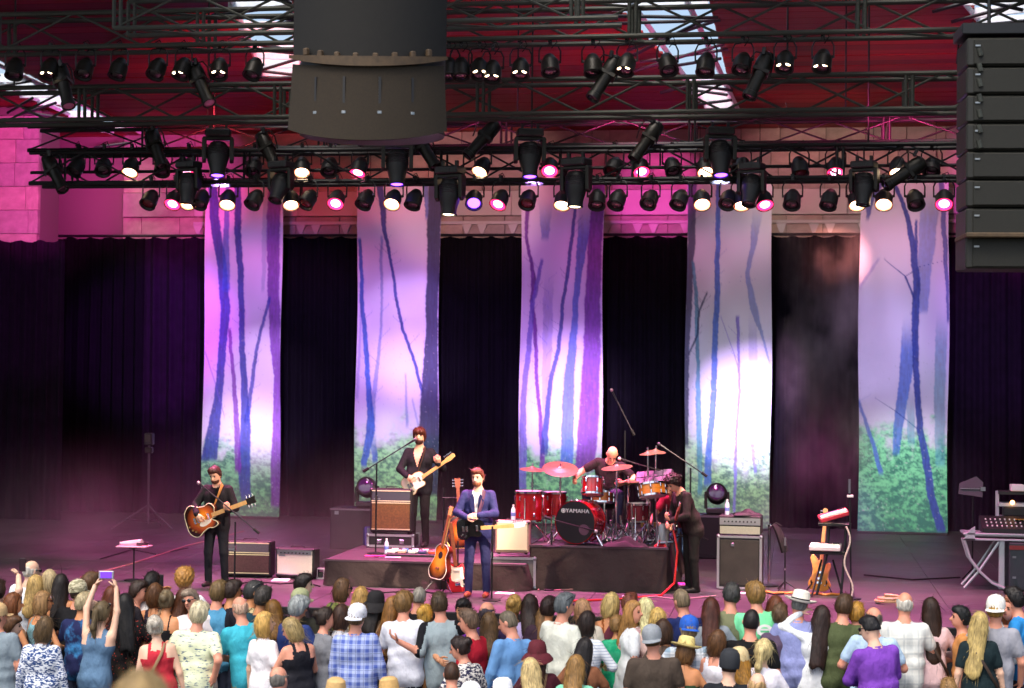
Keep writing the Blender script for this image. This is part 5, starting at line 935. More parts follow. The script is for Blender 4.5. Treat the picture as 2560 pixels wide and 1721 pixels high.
# ---- amplifiers
def combo(label, p, w, h, d, rz, split=None, cloth=OXB, panel=None, shell=TOLEX, badge=True, top2=None):
    a = thing('guitar_amplifier', label, 'amplifier', p, rz, 'guitar amplifiers on the stage'); b = MB(); b.box((0, 0, h / 2 + .02), (w, d, h), b=.018); b.obj('cabinet', shell, a, smooth=False); f = -d / 2
    zs = [(.05, h - .03)] if not split else [(.05, h * split), (h * split + .03, h - .03)]
    for i, (z0, z1) in enumerate(zs):
        m = cloth if i == 0 else (top2 or GREYC); b = MB(); b.box((0, f - .003, (z0 + z1) / 2 + .02), (w - .06, .02, z1 - z0), b=.006); b.obj('grille', m, a, smooth=False)
        for zz in (z0, z1): b = MB(); b.box((0, f - .008, zz + .02), (w - .05, .018, .014)); b.obj('piping', PIPING if cloth is not CREAM else STEEL, a, smooth=False)
    if panel: b = MB(); b.box((0, f - .012, h - .045), (w - .07, .02, .05)); pn = b.obj('control_panel', panel, a, smooth=False); kb = MB(); kb.cyl((0, 0, 0), (0, -.022, 0), .011, n=8); km = kb.obj('knob', BK, data_only=True); [inst('knob', km, pn, (-w / 2 + .1 + i * (w - .2) / 7, f - .022, h - .045)) for i in range(8)]
    if badge: b = MB(); b.box((-w / 2 + .11, f - .016, h * .8), (.1, .006, .022), M=None); b.obj('badge', STEEL, a, smooth=False)
    b = MB(); b.tube([(-.11, 0, h + .02), (-.1, 0, h + .045), (.1, 0, h + .045), (.11, 0, h + .02)], .012, 6, flat=.6); b.obj('handle', RUB, a); fm = MB(); fm.lathe([(.0, 0), (.02, 0), (.024, .02), (0, .02)], 8); fme = fm.obj('foot', RUB, data_only=True)
    for i in (-1, 1):
        for j in (-1, 1): inst('foot', fme, a, (i * (w / 2 - .05), j * (d / 2 - .05), 0))
    for i in (-1, 1): b = MB(); b.box((i * (w / 2 - .02), f + .02, h), (.055, .055, .05), b=.012); b.obj('corner', BKM, a, smooth=False)
    return a
p = pc(625, 1442); combo('dark two tone amplifier behind the player with the sunburst guitar', p, .71, .53, .28, 2, .62, OXB); p = pc(744, 1446); combo('small cream fronted amplifier left of the low riser', p, .62, .44, .25, -6, None, CREAM, STEEL)
p = pc(975, 1370, HR); b = thing('flight_case', 'dark low flight case under the brown amplifier on the low riser', 'case', p + V3((.02, .15, 0)), 0, 'flight cases on the stage')
def flightcase(r, w, h, d, face, edge=ALUP):
    b = MB(); b.box((0, 0, h / 2 + .03), (w, d, h), b=.01); b.obj('shell', face, r, smooth=False)
    em = MB()
    for z in (.03, h + .03): 
        for y in (-d / 2, d / 2): b = MB(); b.box((0, y, z), (w + .02, .035, .035)); b.obj('edge', edge, r, smooth=False)
    for x in (-w / 2, w / 2):
        for y in (-d / 2, d / 2): b = MB(); b.box((x, y, h / 2 + .03), (.036, .036, h - .03)); b.obj('edge', edge, r, smooth=False); 
    cb = MB(); cb.ell((0, 0, 0), .034, n=8); cm = cb.obj('corner_ball', STEEL, data_only=True)
    for x in (-1, 1):
        for z in (.03, h + .03): inst('corner_ball', cm, r, (x * w / 2, -d / 2, z))
    for x in (-.25, .25): b = MB(); b.box((x * w, -d / 2 - .012, h * .62), (.07, .012, .06), b=.004); b.obj('latch', STEEL, r, smooth=False)
    for x in (-1, 1): b = MB(); b.cyl((x * (w / 2 - .08), 0, .02), (x * (w / 2 - .08) + .03, 0, .02), .03, n=10); b.obj('wheel', RUB, r)
flightcase(b, .72, .17, .42, CASEB); combo('brown cloth amplifier with dark top standing on the low riser', p + V3((0, .15, .22)), .66, .68, .3, 3, .68, WOODB, top2=mat('slate_cloth', '#3a4048', .8))
p = pc(1272, 1474); b = thing('flight_case', 'grey flight case with bright edges behind the blue suited singer', 'case', p + V3((0, .25, 0)), 3, 'flight cases on the stage'); flightcase(b, .72, .42, .5, CASEG); combo('pale cream amplifier on top of the grey flight case', p + V3((.02, .22, .5)), .5, .46, .26, 3, None, mat('pale_cream_cloth', '#e6d6b4', .8, nz=(120, .1)), None, mat('cream_tolex', '#a58c78', .7), badge=False)
# bass rig
p = pc(1850, 1476); b = thing('bass_cabinet', 'tall black bass cabinet with metal edges right of the drums', 'loudspeaker', p + V3((0, .25, 0)), -3); q = MB(); q.box((0, 0, .4), (.64, .48, .74), b=.012); q.obj('shell', CASEB, b, smooth=False); q = MB(); q.box((.0, -.245, .4), (.56, .02, .66), b=.006); q.obj('grille', mat('charcoal_cloth', '#2b2724', .85, nz=(4, .35), bump=(90, .3)), b, smooth=False)
for x in (-.31, .31): q = MB(); q.box((x, -.235, .4), (.035, .05, .76)); q.obj('edge', ALUP, b, smooth=False)
for z in (.03, .775): q = MB(); q.box((0, -.236, z), (.6, .05, .03)); q.obj('edge', ALUP, b, smooth=False)
for x in (-.31, .31): q = MB(); q.ell((x, -.24, .78), .032, n=8); q.obj('corner_ball', STEEL, b)
for x in (-.2, .2): q = MB(); q.lathe([(0, .0), (.03, 0), (.03, .03), (0, .03)], 8); q.obj('foot', RUB, b, (x, 0, 0))
q = MB(); q.box((-.1, -.262, .66), (.05, .015, .05), b=.004); q.obj('socket_plate', STEEL, b, smooth=False)
b = thing('bass_amplifier_head', 'silver and grey amplifier head on top of the tall black bass cabinet', 'amplifier', p + V3((0, .24, .795)), -3); q = MB(); q.box((0, 0, .15), (.62, .36, .27), b=.015); q.obj('cabinet', TOLEX, b, smooth=False); q = MB(); q.box((0, -.185, .075), (.58, .02, .11)); q.obj('grille', mat('sage_cloth', '#8f8f80', .8, nz=(90, .15)), b, smooth=False); q = MB(); q.box((0, -.187, .2), (.59, .02, .1)); pn = q.obj('control_panel', ALUP, b, smooth=False); kb = MB(); kb.cyl((0, 0, 0), (0, -.02, 0), .012, n=8); km = kb.obj('knob', BK, data_only=True)
for i in range(9): inst('knob', km, pn, (-.22 + i * .055, -.197, .2))
q = MB(); q.tube([(-.12, 0, .285), (-.1, 0, .31), (.1, 0, .31), (.12, 0, .285)], .012, 6); q.obj('handle', RUB, b)
def cloth_pile(label, p, w, d, h, m, seed, name='dark_cloth', cat='cloth'):
    n = 14; vs = []; rr = random.Random(seed); ph = rr.random() * 6
    for j in range(n + 1):
        for i in range(n + 1):
            u, v = i / n * 2 - 1, j / n * 2 - 1; e = max(0, 1 - max(abs(u), abs(v)) ** 4); k = 1 + .12 * sin(3 * math.atan2(v, u) + ph); vs.append((u * w / 2 * k, v * d / 2 * k, .004 + h * e * (.5 + .3 * sin(u * 5 + ph) + .25 * sin(v * 6 + u * 3 + ph))))
    b = MB(); b.add(vs, [(j * (n + 1) + i, j * (n + 1) + i + 1, (j + 1) * (n + 1) + i + 1, (j + 1) * (n + 1) + i) for j in range(n) for i in range(n)]); o = b.obj(name, m, loc=p, ang=3); return tag(o, label, cat)
cloth_pile('black cloth lying crumpled on the silver amplifier head', p + V3((.1, .2, 1.082)), .4, .3, .09, TOLEX, 3)
def bottle(label, p, col='#cfd8e6'):
    r = thing('water_bottle', label, 'bottle', p, group='water bottles'); b = MB(); b.lathe([(0, 0), (.032, 0), (.034, .01), (.033, .13), (.03, .16), (.013, .195), (.012, .21), (0, .21)], 12); m = mat('clear_plastic', col, .1, spec=.6); b.obj('bottle_body', m, r); b = MB(); b.lathe([(0, .208), (.015, .208), (.015, .228), (0, .228)], 10); b.obj('cap', WHITE, r); b = MB(); b.lathe([(.0345, .06), (.0345, .11), (.034, .111)], 12, close=False); b.obj('label_band', mat('bottle_label', '#5a6fb0', .5), r)
bottle('water bottle standing on the silver bass amplifier head', p + V3((-.2, .15, 1.082))); bottle('water bottle on the front edge of the low riser', pc(966, 1384, HR)); bottle('water bottle on the pale cream amplifier behind the singer', pc(1272, 1474) + V3((.02, .22, .985)))
# black jacket hanging on a chrome stand, thin stand
q = pc(1922, 1466); r = thing('coat_stand', 'chrome stand right of the tall bass cabinet', 'stand', q); b = MB(); b.cyl((0, 0, .02), (0, 0, .92), .022); b.obj('pole', CHROME, r); b = MB(); b.lathe([(0, 0), (.15, 0), (.15, .02), (.03, .04), (0, .04)], 16); b.obj('base', BKM, r); b = MB(); b.tube([(0, 0, .88), (.1, -.02, .95), (.18, -.02, .9)], .012, 6); b.obj('hook', CHROME, r)
b = MB(); b.tube([(.06, -.03, .93), (.13, -.05, .84), (.2, -.05, .66), (.23, -.05, .52)], [.05, .1, .12, .1], 10, flat=.5); o = b.obj('hanging_jacket', mat('black_coat', '#0d0c0e', .9, bump=(9, .5)), loc=q); tag(o, 'black jacket hanging on the stand right of the bass cabinet', 'jacket')
q = pc(1962, 1478); r = thing('thin_stand', 'thin bare stand between the bass cabinet and the keyboards', 'stand', q); b = MB(); b.cyl((0, 0, .02), (0, 0, .72), .011); b.obj('pole', BKM, r); b = MB(); b.cyl((0, 0, .66), (0, 0, .78), .018); b.obj('clip', STEEL, r); b = MB(); b.cyl((0, 0, .3), (0, 0, .34), .02); b.obj('clutch', CHROME, r)
for i in range(3): b = MB(); b.cyl((0, 0, .14), (.2 * cos(i * 2.1), .2 * sin(i * 2.1), .01), .009, n=6); b.obj('leg', BKM, r)
# round floor lamps on black cases
def floorlamp(label, lcase, px, py, y, w, h):
    p = at_y(px, py, y); r = thing('black_case', lcase, 'case', (p.x, y, 0), group='black cases along the back'); b = MB(); hz = p.z; b.box((0, 0, hz / 2), (w, .6, hz - .01), b=.015); b.obj('shell', CASEB, r, smooth=False); b = MB(); b.box((0, -.305, hz - .03), (w, .02, .03)); b.obj('edge', mat('case_trim', '#4c4a50', .5), r, smooth=False); b = MB(); b.box((-w / 2 + .12, -.31, hz - .09), (.07, .015, .06)); b.obj('latch', STEEL, r, smooth=False)
    l = thing('floor_lamp', label, 'stage lamp', (p.x, y, hz), group='round moving lamps on the floor'); b = MB(); b.box((0, 0, .05), (.36, .3, .09), b=.02); b.obj('base', BK, l, smooth=False)
    for e in (-1, 1): b = MB(); b.prism([(-.07, .09), (.07, .09), (.06, .34), (0, .38), (-.06, .34)], -.025, .025, M=Matrix(((0, 0, 1, e * .19), (1, 0, 0, 0), (0, 1, 0, 0), (0, 0, 0, 1))), bev=.006); b.obj('arm', GLAM, l, smooth=False)
    b = MB(); b.lathe([(.04, -.17), (.13, -.15), (.175, -.05), (.18, .07), (.165, .16), (.15, .17), (.13, .15), (.02, .145)], 22, M=Matrix.Translation((0, 0, .34)) @ Matrix.Rotation(R(72), 4, 'X'), close=False); h_ = b.obj('head', BK, l); b = MB(); b.ell((0, 0, .15), (.135, .135, .02), n=18, M=Matrix.Translation((0, 0, .34)) @ Matrix.Rotation(R(72), 4, 'X')); b.obj('lens', mat('violet_glass', '#3a1a4a', .08, spec=.9), h_)
floorlamp('round black lamp on the case at the foot of the second forest banner', 'black case behind the low riser carrying the left round lamp', 918, 1268, 31.0, 1.2, .5); floorlamp('round black lamp on the case at the foot of the fourth forest banner', 'black case behind the bassist carrying the right round lamp', 1792, 1285, 31.0, 1.1, .5)
# ---- drum kit
DG = 'drums of the red kit'
def drum(label, p, r, L, M=None, shell=REDL, head=DHEAD, group=DG, legs=0, name='tom_drum', lug=8, base=None):
    t = thing(name, label, 'drum', p, 0, group); A = M or Matrix(); b = MB(); b.lathe([(r, -L / 2), (r, L / 2)], 28, M=A, close=False); b.lathe([(r - .008, L / 2), (r - .008, -L / 2)], 28, M=A, close=False); b.obj('shell', shell, t)
    for z, nm in ((L / 2, 'batter_head'), (-L / 2, 'resonant_head')): b = MB(); b.lathe([(0, z), (r - .002, z), (r - .002, z + (.006 if z > 0 else -.006)), (0, z + (.006 if z > 0 else -.006))], 28, M=A); b.obj(nm, head, t)
    for z in (L / 2, -L / 2): b = MB(); b.lathe([(r + .002, z - .014), (r + .012, z - .014), (r + .012, z + .014), (r + .002, z + .014)], 28, M=A, close=False); b.obj('hoop', CHROME if r < .24 else REDL, t)
    lb = MB(); lb.box((0, 0, 0), (.02, .025, .06), b=.006); lm = lb.obj('lug', CHROME, data_only=True, smooth=False)
    for i in range(lug): a = 2 * pi * i / lug; o = inst('lug', lm, t); o.matrix_local = A @ Matrix.Rotation(a, 4, 'Z') @ Matrix.Translation((r + .012, 0, L * .28)); o = inst('lug', lm, t); o.matrix_local = A @ Matrix.Rotation(a, 4, 'Z') @ Matrix.Translation((r + .012, 0, -L * .28))
    for i in range(legs): a = 2 * pi * i / legs + .4; b = MB(); zt = p[2]; b.tube([(cos(a) * (r + .02), sin(a) * (r + .02), L * .3), (cos(a) * (r + .02), sin(a) * (r + .02), HD - zt + .06), (cos(a) * (r + .05), sin(a) * (r + .05), HD - zt + .006)], .008, 6); b.obj('leg', CHROME, t)
    return t
RX = Matrix.Rotation(R(90), 4, 'X'); RB = .305; kz = HD + RB + .025
bd = drum('large red bass drum with black front head and white lettering', (KD.x, KD.y + .22, kz), RB, .4, RX, REDL, BHEAD, legs=0, name='bass_drum', lug=10)
bd.rotation_euler = (0, 0, R(-15))
for e in (-1, 1): b = MB(); b.tube([(e * .27, -.12, -.12), (e * .43, -.2, -RB - .02)], .013, 6); b.obj('spur', CHROME, bd)
def text_mesh(body, size, ext=.002):
    cu = bpy.data.curves.new('lettering', 'FONT'); cu.body = body; cu.size = size; cu.extrude = ext; cu.align_x = 'CENTER'; cu.align_y = 'CENTER'; cu.resolution_u = 2; o = bpy.data.objects.new('lettering_tmp', cu); COL.objects.link(o); bpy.context.view_layer.update(); me = bpy.data.meshes.new_from_object(o.evaluated_get(bpy.context.evaluated_depsgraph_get())); bpy.data.objects.remove(o); me.name = 'lettering'; return me
tm = text_mesh('YAMAHA', .082); tm.materials.clear(); tm.materials.append(WHITE); fy = -.2 - .009
o = inst('lettering', tm, bd, (.035, fy, .165), (R(90), 0, 0)); o.scale = (1.1, 1, 1)
b = MB(); b.lathe([(.026, 0), (.033, 0), (.033, .003), (.026, .003)], 18, close=False)
for a in range(3): b.box((0, .0, .0015), (.008, .056, .003), M=Matrix.Rotation(a * pi / 3, 4, 'Z'))
o = b.obj('emblem', WHITE, bd, (-.185, fy, .165), rot=(R(90), 0, 0), smooth=False)
b = MB(); b.lathe([(0, 0), (.075, 0), (.08, .004), (0, .004)], 20); b.obj('sound_port', mat('port_plum', '#5a3a4c', .6), bd, (.14, fy + .003, -.1), rot=(R(90), 0, 0), smooth=False)
r = mic_stand('low boom microphone aimed into the port of the bass drum', (KD.x - .35, KD.y - .32, HD), .22, (V3((-.1, 0, .42)), V3((.46, .2, .26))), base='round', mcol='#d8d0c8')
drum('large red floor tom at the left end of the kit', (pc(1363, 1330, HD).x, KD.y + .35, HD + .53), .2, .42, None, legs=3, lug=6); drum('smaller red floor tom beside the bass drum', (pc(1418, 1330, HD).x, KD.y + .75, HD + .54), .17, .34, None, legs=3, lug=6)
drum('red rack tom with silver stripe above the bass drum', (KD.x + .16, KD.y + .36, HD + .84), .155, .24, Matrix.Rotation(R(-14), 4, 'X'), lug=6); drum('orange wooden snare drum at the right end of the kit', (KD.x + 1.03, KD.y + .38, HD + .8), .19, .17, Matrix.Rotation(R(-12), 4, 'X') @ Matrix.Rotation(R(-8), 4, 'Y'), ORANGEW, legs=0, name='snare_drum'); drum('copper toned snare drum in front of the drummer', (KD.x + .25, KD.y + .72, HD + .66), .175, .15, Matrix.Rotation(R(-8), 4, 'X'), mat('copper', '#b4693c', .3, .8), name='snare_drum'); drum('dark red side drum low at the right of the kit', (KD.x + .82, KD.y + .5, HD + .46), .16, .25, None, mat('dark_red', '#5a1420', .25), legs=3, lug=6)
def cymbal(label, p, zt, r, tx, ty, name='cymbal_stand', hat=False):
    t = thing(name, label, 'cymbal', p, 0, 'cymbals of the red kit'); b = MB(); b.cyl((0, 0, .2), (0, 0, zt), .012, n=8); b.obj('pole', CHROME, t)
    for i in range(3): a = 2.1 * i + .3; b = MB(); b.tube([(0, 0, .32), (.27 * cos(a), .27 * sin(a), .012)], .011, 6); b.obj('leg', CHROME, t)
    for zz in (zt * .45, zt * .75): b = MB(); b.cyl((0, 0, zz), (0, 0, zz + .07), .019, n=8); b.obj('clutch', CHROME, t)
    A = Matrix.Translation((0, 0, zt)) @ Matrix.Rotation(R(tx), 4, 'X') @ Matrix.Rotation(R(ty), 4, 'Y')
    for k in range(2 if hat else 1): b = MB(); s_ = -1 if k else 1; b.lathe([(r, -.022 * s_), (r * .7, -.012 * s_), (r * .25, 0), (r * .2, .018 * s_), (r * .08, .03 * s_), (0, .032 * s_), (0, .029 * s_), (r * .2, .014 * s_), (r * .7, -.016 * s_)], 30, M=A @ Matrix.Translation((0, 0, -.03 * k)), close=False); b.obj('cymbal', BRONZE, t)
    b = MB(); b.cyl(A @ V3((0, 0, .03)), A @ V3((0, 0, .075)), .012, n=8); b.obj('wing_nut', STEEL, t)
def atk(px, py, y): return at_y(px, py, y)
for l, px, py, y, r_, tx, ty, h_ in (('thin crash cymbal at the far left of the red kit', 1331, 1171, KD.y + .3, .19, 6, 4, False), ('broad tilted cymbal over the two red floor toms', 1401, 1170, KD.y + .62, .27, 22, 6, False), ('ride cymbal in front of the bald drummer', 1542, 1166, KD.y + .3, .23, 8, -6, False), ('hi hat cymbal pair right of the drummer', 1571, 1204, KD.y + .55, .16, 4, -4, True), ('small dark cymbal high over the right of the kit', 1640, 1127, KD.y + .8, .15, 8, 4, False), ('dark cymbal just left of the highest one at the right', 1620, 1132, KD.y + .55, .13, 6, -4, False)):
    q = atk(px, py, y); cymbal(l, (q.x, y, HD), q.z - HD, r_, tx, ty, hat=h_)
# pad rack, mics over the drums, hardware under the kit
q = at_y(1635, 1200, KD.y + .7); r = thing('electronic_pad_rack', 'dark multi pad drum unit with violet grey pads beside the bassist', 'drum pad', (q.x, KD.y + .7, HD)); b = MB(); b.cyl((0, 0, .02), (0, 0, q.z - HD), .018); b.obj('pole', BKM, r); A = Matrix.Translation((0, 0, q.z - HD + .02)) @ Matrix.Rotation(R(34), 4, 'X') @ Matrix.Rotation(R(-8), 4, 'Y')
b = MB(); b.box((0, 0, 0), (.56, .34, .06), b=.015, M=A); b.obj('housing', BK, r, smooth=False); pb_ = MB(); pb_.box((0, 0, 0), (.125, .14, .014), b=.004); pm = pb_.obj('pad', mat('rubber_pad', '#4d3a55', .5), data_only=True, smooth=False)
for i in range(4):
    for j in range(2): o = inst('pad', pm, r); o.matrix_local = A @ Matrix.Translation((-.2 + i * .134, -.08 + j * .155, .036))
for i in range(3): b = MB(); b.cyl((0, 0, .2), (.28 * cos(i * 2.1), .28 * sin(i * 2.1), .01), .012, n=6); b.obj('leg', BKM, r)
q = at_y(1595, 1145, KD.y + .5); mic_stand('boom microphone with pale tip pointing over the drums from the right', (KD.x + 1.3, KD.y + .9, HD), 1.05, (V3((.12, 0, .98)), V3((-.62, -.3, 1.2))), mcol='#d0c0c0'); mic_stand('tall dark boom stand rising behind the drummer', (KD.x + .5, KD.y + 1.75, HD), 1.62, (V3((.14, 0, 1.56)), V3((-.14, 0, 2.1))), mcol='#b08aa0'); mic_stand('violet lit boom stand crossing in front of the fourth banner', (KD.x + 1.55, KD.y + 1.1, HD), 1.1, (V3((.24, 0, .98)), V3((-.34, 0, 1.36))))
rr = random.Random(5)
for i in range(11):
    x = KD.x + .3 + i * .095; y = KD.y + rr.uniform(.15, .7); r = thing('drum_hardware_stand', 'chrome drum hardware upright under the kit, %s from the bass drum rightwards' % ORD[i], 'stand', (x, y, HD), rr.uniform(0, 90), 'chrome uprights under the drum kit'); hgt = rr.uniform(.35, .65); b = MB(); b.cyl((0, 0, .02), (rr.uniform(-.05, .05), 0, hgt), rr.uniform(.012, .022)); b.obj('pole', CHROME, r)
    for k in range(3): a = 2.1 * k; b = MB(); b.tube([(0, 0, .2), (.16 * cos(a), .16 * sin(a), .01)], .009, 5); b.obj('leg', CHROME, r)
    b = MB(); b.box((0, 0, hgt * .6), (.05, .05, .07), b=.01); b.obj('clamp', CHROME if i % 2 else GOLD, r, smooth=False); b = MB(); b.box((0, -.06, .03), (.09, .2, .025), M=Matrix.Rotation(R(-14), 4, 'X'), b=.005); b.obj('pedal', STEEL, r, smooth=False)
cloth_pile('dark cloth bundle on the drum riser right of the bass drum', (KD.x + .68, KD.y + .02, HD + .003), .62, .28, .14, mat('dark_bundle', '#2b2226', .9), 8); q = pc(1655, 1350, HD); cloth_pile('bright red cloth on the right corner of the drum riser', (B1.x - .12, B0.y + .2, HD + .003), .16, .14, .09, mat('red_rag', '#b01826', .8), 9, 'red_cloth')
b = MB(); q = pc(1657, 1330, HD); b.lathe([(0, 0), (.1, 0), (.1, .3), (.095, .32), (0, .32)], 16); tag(b.obj('metal_canister', mat('grey_can', '#8d8f94', .35, .6), loc=(KD.x + 1.2, KD.y + .25, HD)), 'grey metal canister at the right end of the drum riser', 'canister')
# pedals, papers and bits on the low riser
r = thing('pedal_board', 'flat pedal board with small pedals at the feet of the riser guitarist', 'pedal board', pc(1035, 1390, HR)); b = MB(); b.box((0, 0, .02), (.78, .34, .04), b=.008); b.obj('board', BK, r, smooth=False); cols = ['#e5e0d8', '#d9a38a', '#c8c4c0', '#3a3c60', '#c84a3a', '#eae6e0', '#4a90a4', '#e8e8ea', '#b8b4b0', '#6a3040']
for i, c_ in enumerate(cols): b = MB(); b.box((0, 0, .03), (.11, .13, .05), b=.01); o = b.obj('pedal', mat('pedal_paint', c_, .35), r, (-.32 + .155 * (i % 5), -.085 + .17 * (i // 5), .04), smooth=False); b = MB(); b.cyl((0, -.035, .055), (0, -.035, .072), .013, n=8); b.obj('footswitch', CHROME, o)
def flat(label, p, w, d, col, name='paper_sheet', cat='paper', rz=0, h=.004): b = MB(); b.box((0, 0, h / 2 + .002), (w, d, h)); return tag(b.obj(name, mat(name, col, .8), loc=p, rot=(0, 0, R(rz)), smooth=False), label, cat)
flat('white set list sheet on the floor below the cream amplifier', pc(702, 1451), .25, .34, '#efe8e4', rz=8); flat('white sheet on the floor in front of the grey flight case', pc(1262, 1484), .26, .2, '#efe9e6', rz=-6); flat('white sheet lying below the tall bass cabinet', pc(1858, 1484), .22, .16, '#e8e2f0', rz=4); flat('white sheet on the front edge of the low riser', pc(975, 1394, HR), .32, .1, '#ece8e6', rz=2); flat('magenta pad on the front edge of the low riser', pc(938, 1393, HR), .3, .12, '#c23a86', 'pink_pad', 'pad', 4, .02)
for l, px, py, c_ in (('pink disc on the floor below the drum riser', 1510, 1478, '#ff7a86'), ('magenta round pad at the feet of the bassist', 1702, 1462, '#e23ac0')): b = MB(); b.lathe([(0, .0), (.07, .0), (.07, .012), (.05, .03), (0, .035)], 16); tag(b.obj('round_pad', mat('pad_paint', c_, .5), loc=pc(px, py)), l, 'pad')
q = pc(802, 1447); r = thing('small_lantern', 'small white framed box light at the left corner of the low riser', 'lantern', q, 10); b = MB(); b.box((0, 0, .06), (.07, .09, .08), b=.01); b.obj('core', mat('smoked_glass', '#3f4a40', .2), r, smooth=False)
for x in (-.055, .055): b = MB(); b.box((x, -.03, .08), (.02, .05, .16)); b.obj('frame_post', WHITE, r, smooth=False)
for z in (.008, .152): b = MB(); b.box((0, -.03, z), (.13, .05, .018)); b.obj('frame_bar', WHITE, r, smooth=False)
q = pc(940, 1363, HR); r = thing('wedge_monitor', 'blue lit wedge monitor beside the brown amplifier on the low riser', 'loudspeaker', q, 20); b = MB(); M_ = Matrix(((1, 0, 0, 0), (0, 0, 1, 0), (0, 1, 0, 0), (0, 0, 0, 1)));
b.prism([(-.17, 0), (.17, 0), (.12, .26), (-.06, .3)], -.19, .19, M=Matrix(((0, 0, 1, 0), (1, 0, 0, 0), (0, 1, 0, 0), (0, 0, 0, 1))), bev=.01); b.obj('cabinet', mat('blue_lit_box', '#33406e', .6), r, smooth=False); b = MB(); b.box((0, -.165, .14), (.32, .02, .24), M=Matrix.Rotation(R(-10), 4, 'X')); b.obj('grille', STEEL, r, smooth=False)  # blue light on the cabinet is put into its paint
# guitars on stands at centre
def gstand(label, p, rz=0):
    r = thing('guitar_stand', label, 'guitar stand', p, rz, 'guitar stands'); b = MB(); b.tube([(0, .12, .02), (0, .1, .72)], .012, 6); b.obj('pole', BKM, r)
    for e in (-1, 1): b = MB(); b.tube([(0, .11, .3), (e * .2, -.12, .012)], .011, 6); b.obj('leg', BKM, r); b = MB(); b.tube([(e * .1, .05, .16), (e * .11, -.1, .15), (e * .11, -.11, .2)], .01, 6); b.obj('cradle', RUB, r)
    return r
def stood(px, py, y, tilt, turn, upx=.0): p_ = at_y(px, py, y); return frame(p_, V3((sin(R(tilt)), .14, 1)), V3((sin(R(turn)), -cos(R(turn)), .14))), p_
M_, p_ = stood(1098, 1404, 24.9, 11, -42); guitar('amber sunburst acoustic guitar on a stand in front of the low riser', M_, 'acoustic', SB2, MAHO, neck=MAPLE, soundhole=True, th=.1, edge=IVORY, name='acoustic_guitar', scale=.4); gstand('guitar stand holding the amber acoustic guitar', (p_.x, p_.y + .02, 0))
M_, p_ = stood(1142, 1444, 25.0, -9, 30); guitar('bright red guitar with white guard on a stand beside the singer', M_, 'strat', mat('fiesta_red', '#d8242a', .25, coat=.4), mat('fiesta_red', '#d8242a', .25, coat=.4), guard=IVORY, neck=ROSEW); gstand('guitar stand holding the bright red guitar', (p_.x, p_.y + .02, 0), 6)
M_, p_ = stood(1150, 1330, 26.7, -5, 12); guitar('dark sunburst acoustic guitar hanging behind the red guitar', M_, 'acoustic', SB1, mat('black_side', '#1b100c', .3), neck=ROSEW, soundhole=True, th=.1, name='acoustic_guitar', edge=GOLD); r = thing('guitar_rack', 'dark rack with two cross bars holding the dark acoustic guitar', 'guitar stand', (p_.x, p_.y + .12, HR))
for e in (-.3, .3): b = MB(); b.cyl((e, .1, .0), (e, .1, p_.z - HR + .65), .013, n=6); b.obj('post', BKM, r)
for zz in (p_.z - HR + .5, p_.z - HR - .02): b = MB(); b.cyl((-.32, .07, zz), (.32, .07, zz), .012, n=6); b.obj('cross_bar', BKM, r)
# keyboards on a rack
KY = pc(2070, 1490).y; K0 = at_y(2068, 1480, KY); r = thing('keyboard_stand', 'black two tier keyboard stand at the right of the stage', 'stand', (K0.x, KY, 0)); zl = at_y(2060, 1372, KY).z; zu = at_y(2080, 1300, KY).z
for x in (-.05, .19): b = MB(); b.tube([(x - .1 * (x < 0), -.1, .02), (x + .05, .0, zl - .05), (x + .07, .05, zu - .05)], .02, 6); b.obj('post', BKM, r)
for zz, l_ in ((zl - .02, .5), (zu - .03, .46)): b = MB(); b.box((.0 if zz < zl else .1, 0, zz - .03), (l_, .3, .04), b=.006); b.obj('shelf', BKM, r, smooth=False)
for e in (-1, 1): b = MB(); b.tube([(e * .08, .1, .5), (e * .22, -.2, .014)], .016, 6); b.obj('leg', BKM, r)
def keyboard(label, p, w, d, col, rot, keys=14):
    k = thing('keyboard', label, 'keyboard', p, group='small keyboards on the two tier stand'); k.rotation_euler = rot; b = MB(); b.box((0, 0, .035), (w, d, .07), b=.012); b.obj('housing', mat('keyboard_shell', col, .35), k, smooth=False); kb_ = MB(); kb_.box((0, 0, 0), (w * .9 / keys - .003, d * .42, .016)); km_ = kb_.obj('key', WHITE, data_only=True, smooth=False)
    for i in range(keys): inst('key', km_, k, (-w * .45 + w * .9 * (i + .5) / keys, -d * .24, .076))
    b = MB(); b.box((0, d * .22, .073), (w * .4, d * .28, .006)); b.obj('panel', mat('key_panel', '#4a3a58', .4), k, smooth=False); kk = MB(); kk.cyl((0, 0, 0), (0, 0, .018), .012, n=8); kmm = kk.obj('knob', BK, data_only=True)
    for i in range(4): inst('knob', kmm, k, (w * (.26 + .05 * i), d * .22, .07))
keyboard('red keyboard tilted on the upper tier of the keyboard stand', at_y(2085, 1294, KY), .42, .26, '#d03a4a', (R(8), R(-17), R(6))); keyboard('white keyboard lying flat on the lower tier of the stand', V3((K0.x - .03, KY - .05, zl - .005)), .44, .28, '#e6dcd8', (R(6), 0, R(-6)))
M_, p_ = stood(2050, 1440, KY + .25, 5, -14); guitar('natural amber bass guitar standing behind the keyboard stand', M_, 'bass', mat('natural_amber', '#d9963f', .3, coat=.4), MAPLE, neck=MAPLE, bass=True, name='bass_guitar'); gstand('guitar stand holding the natural amber bass', (p_.x, p_.y + .02, 0), -10)
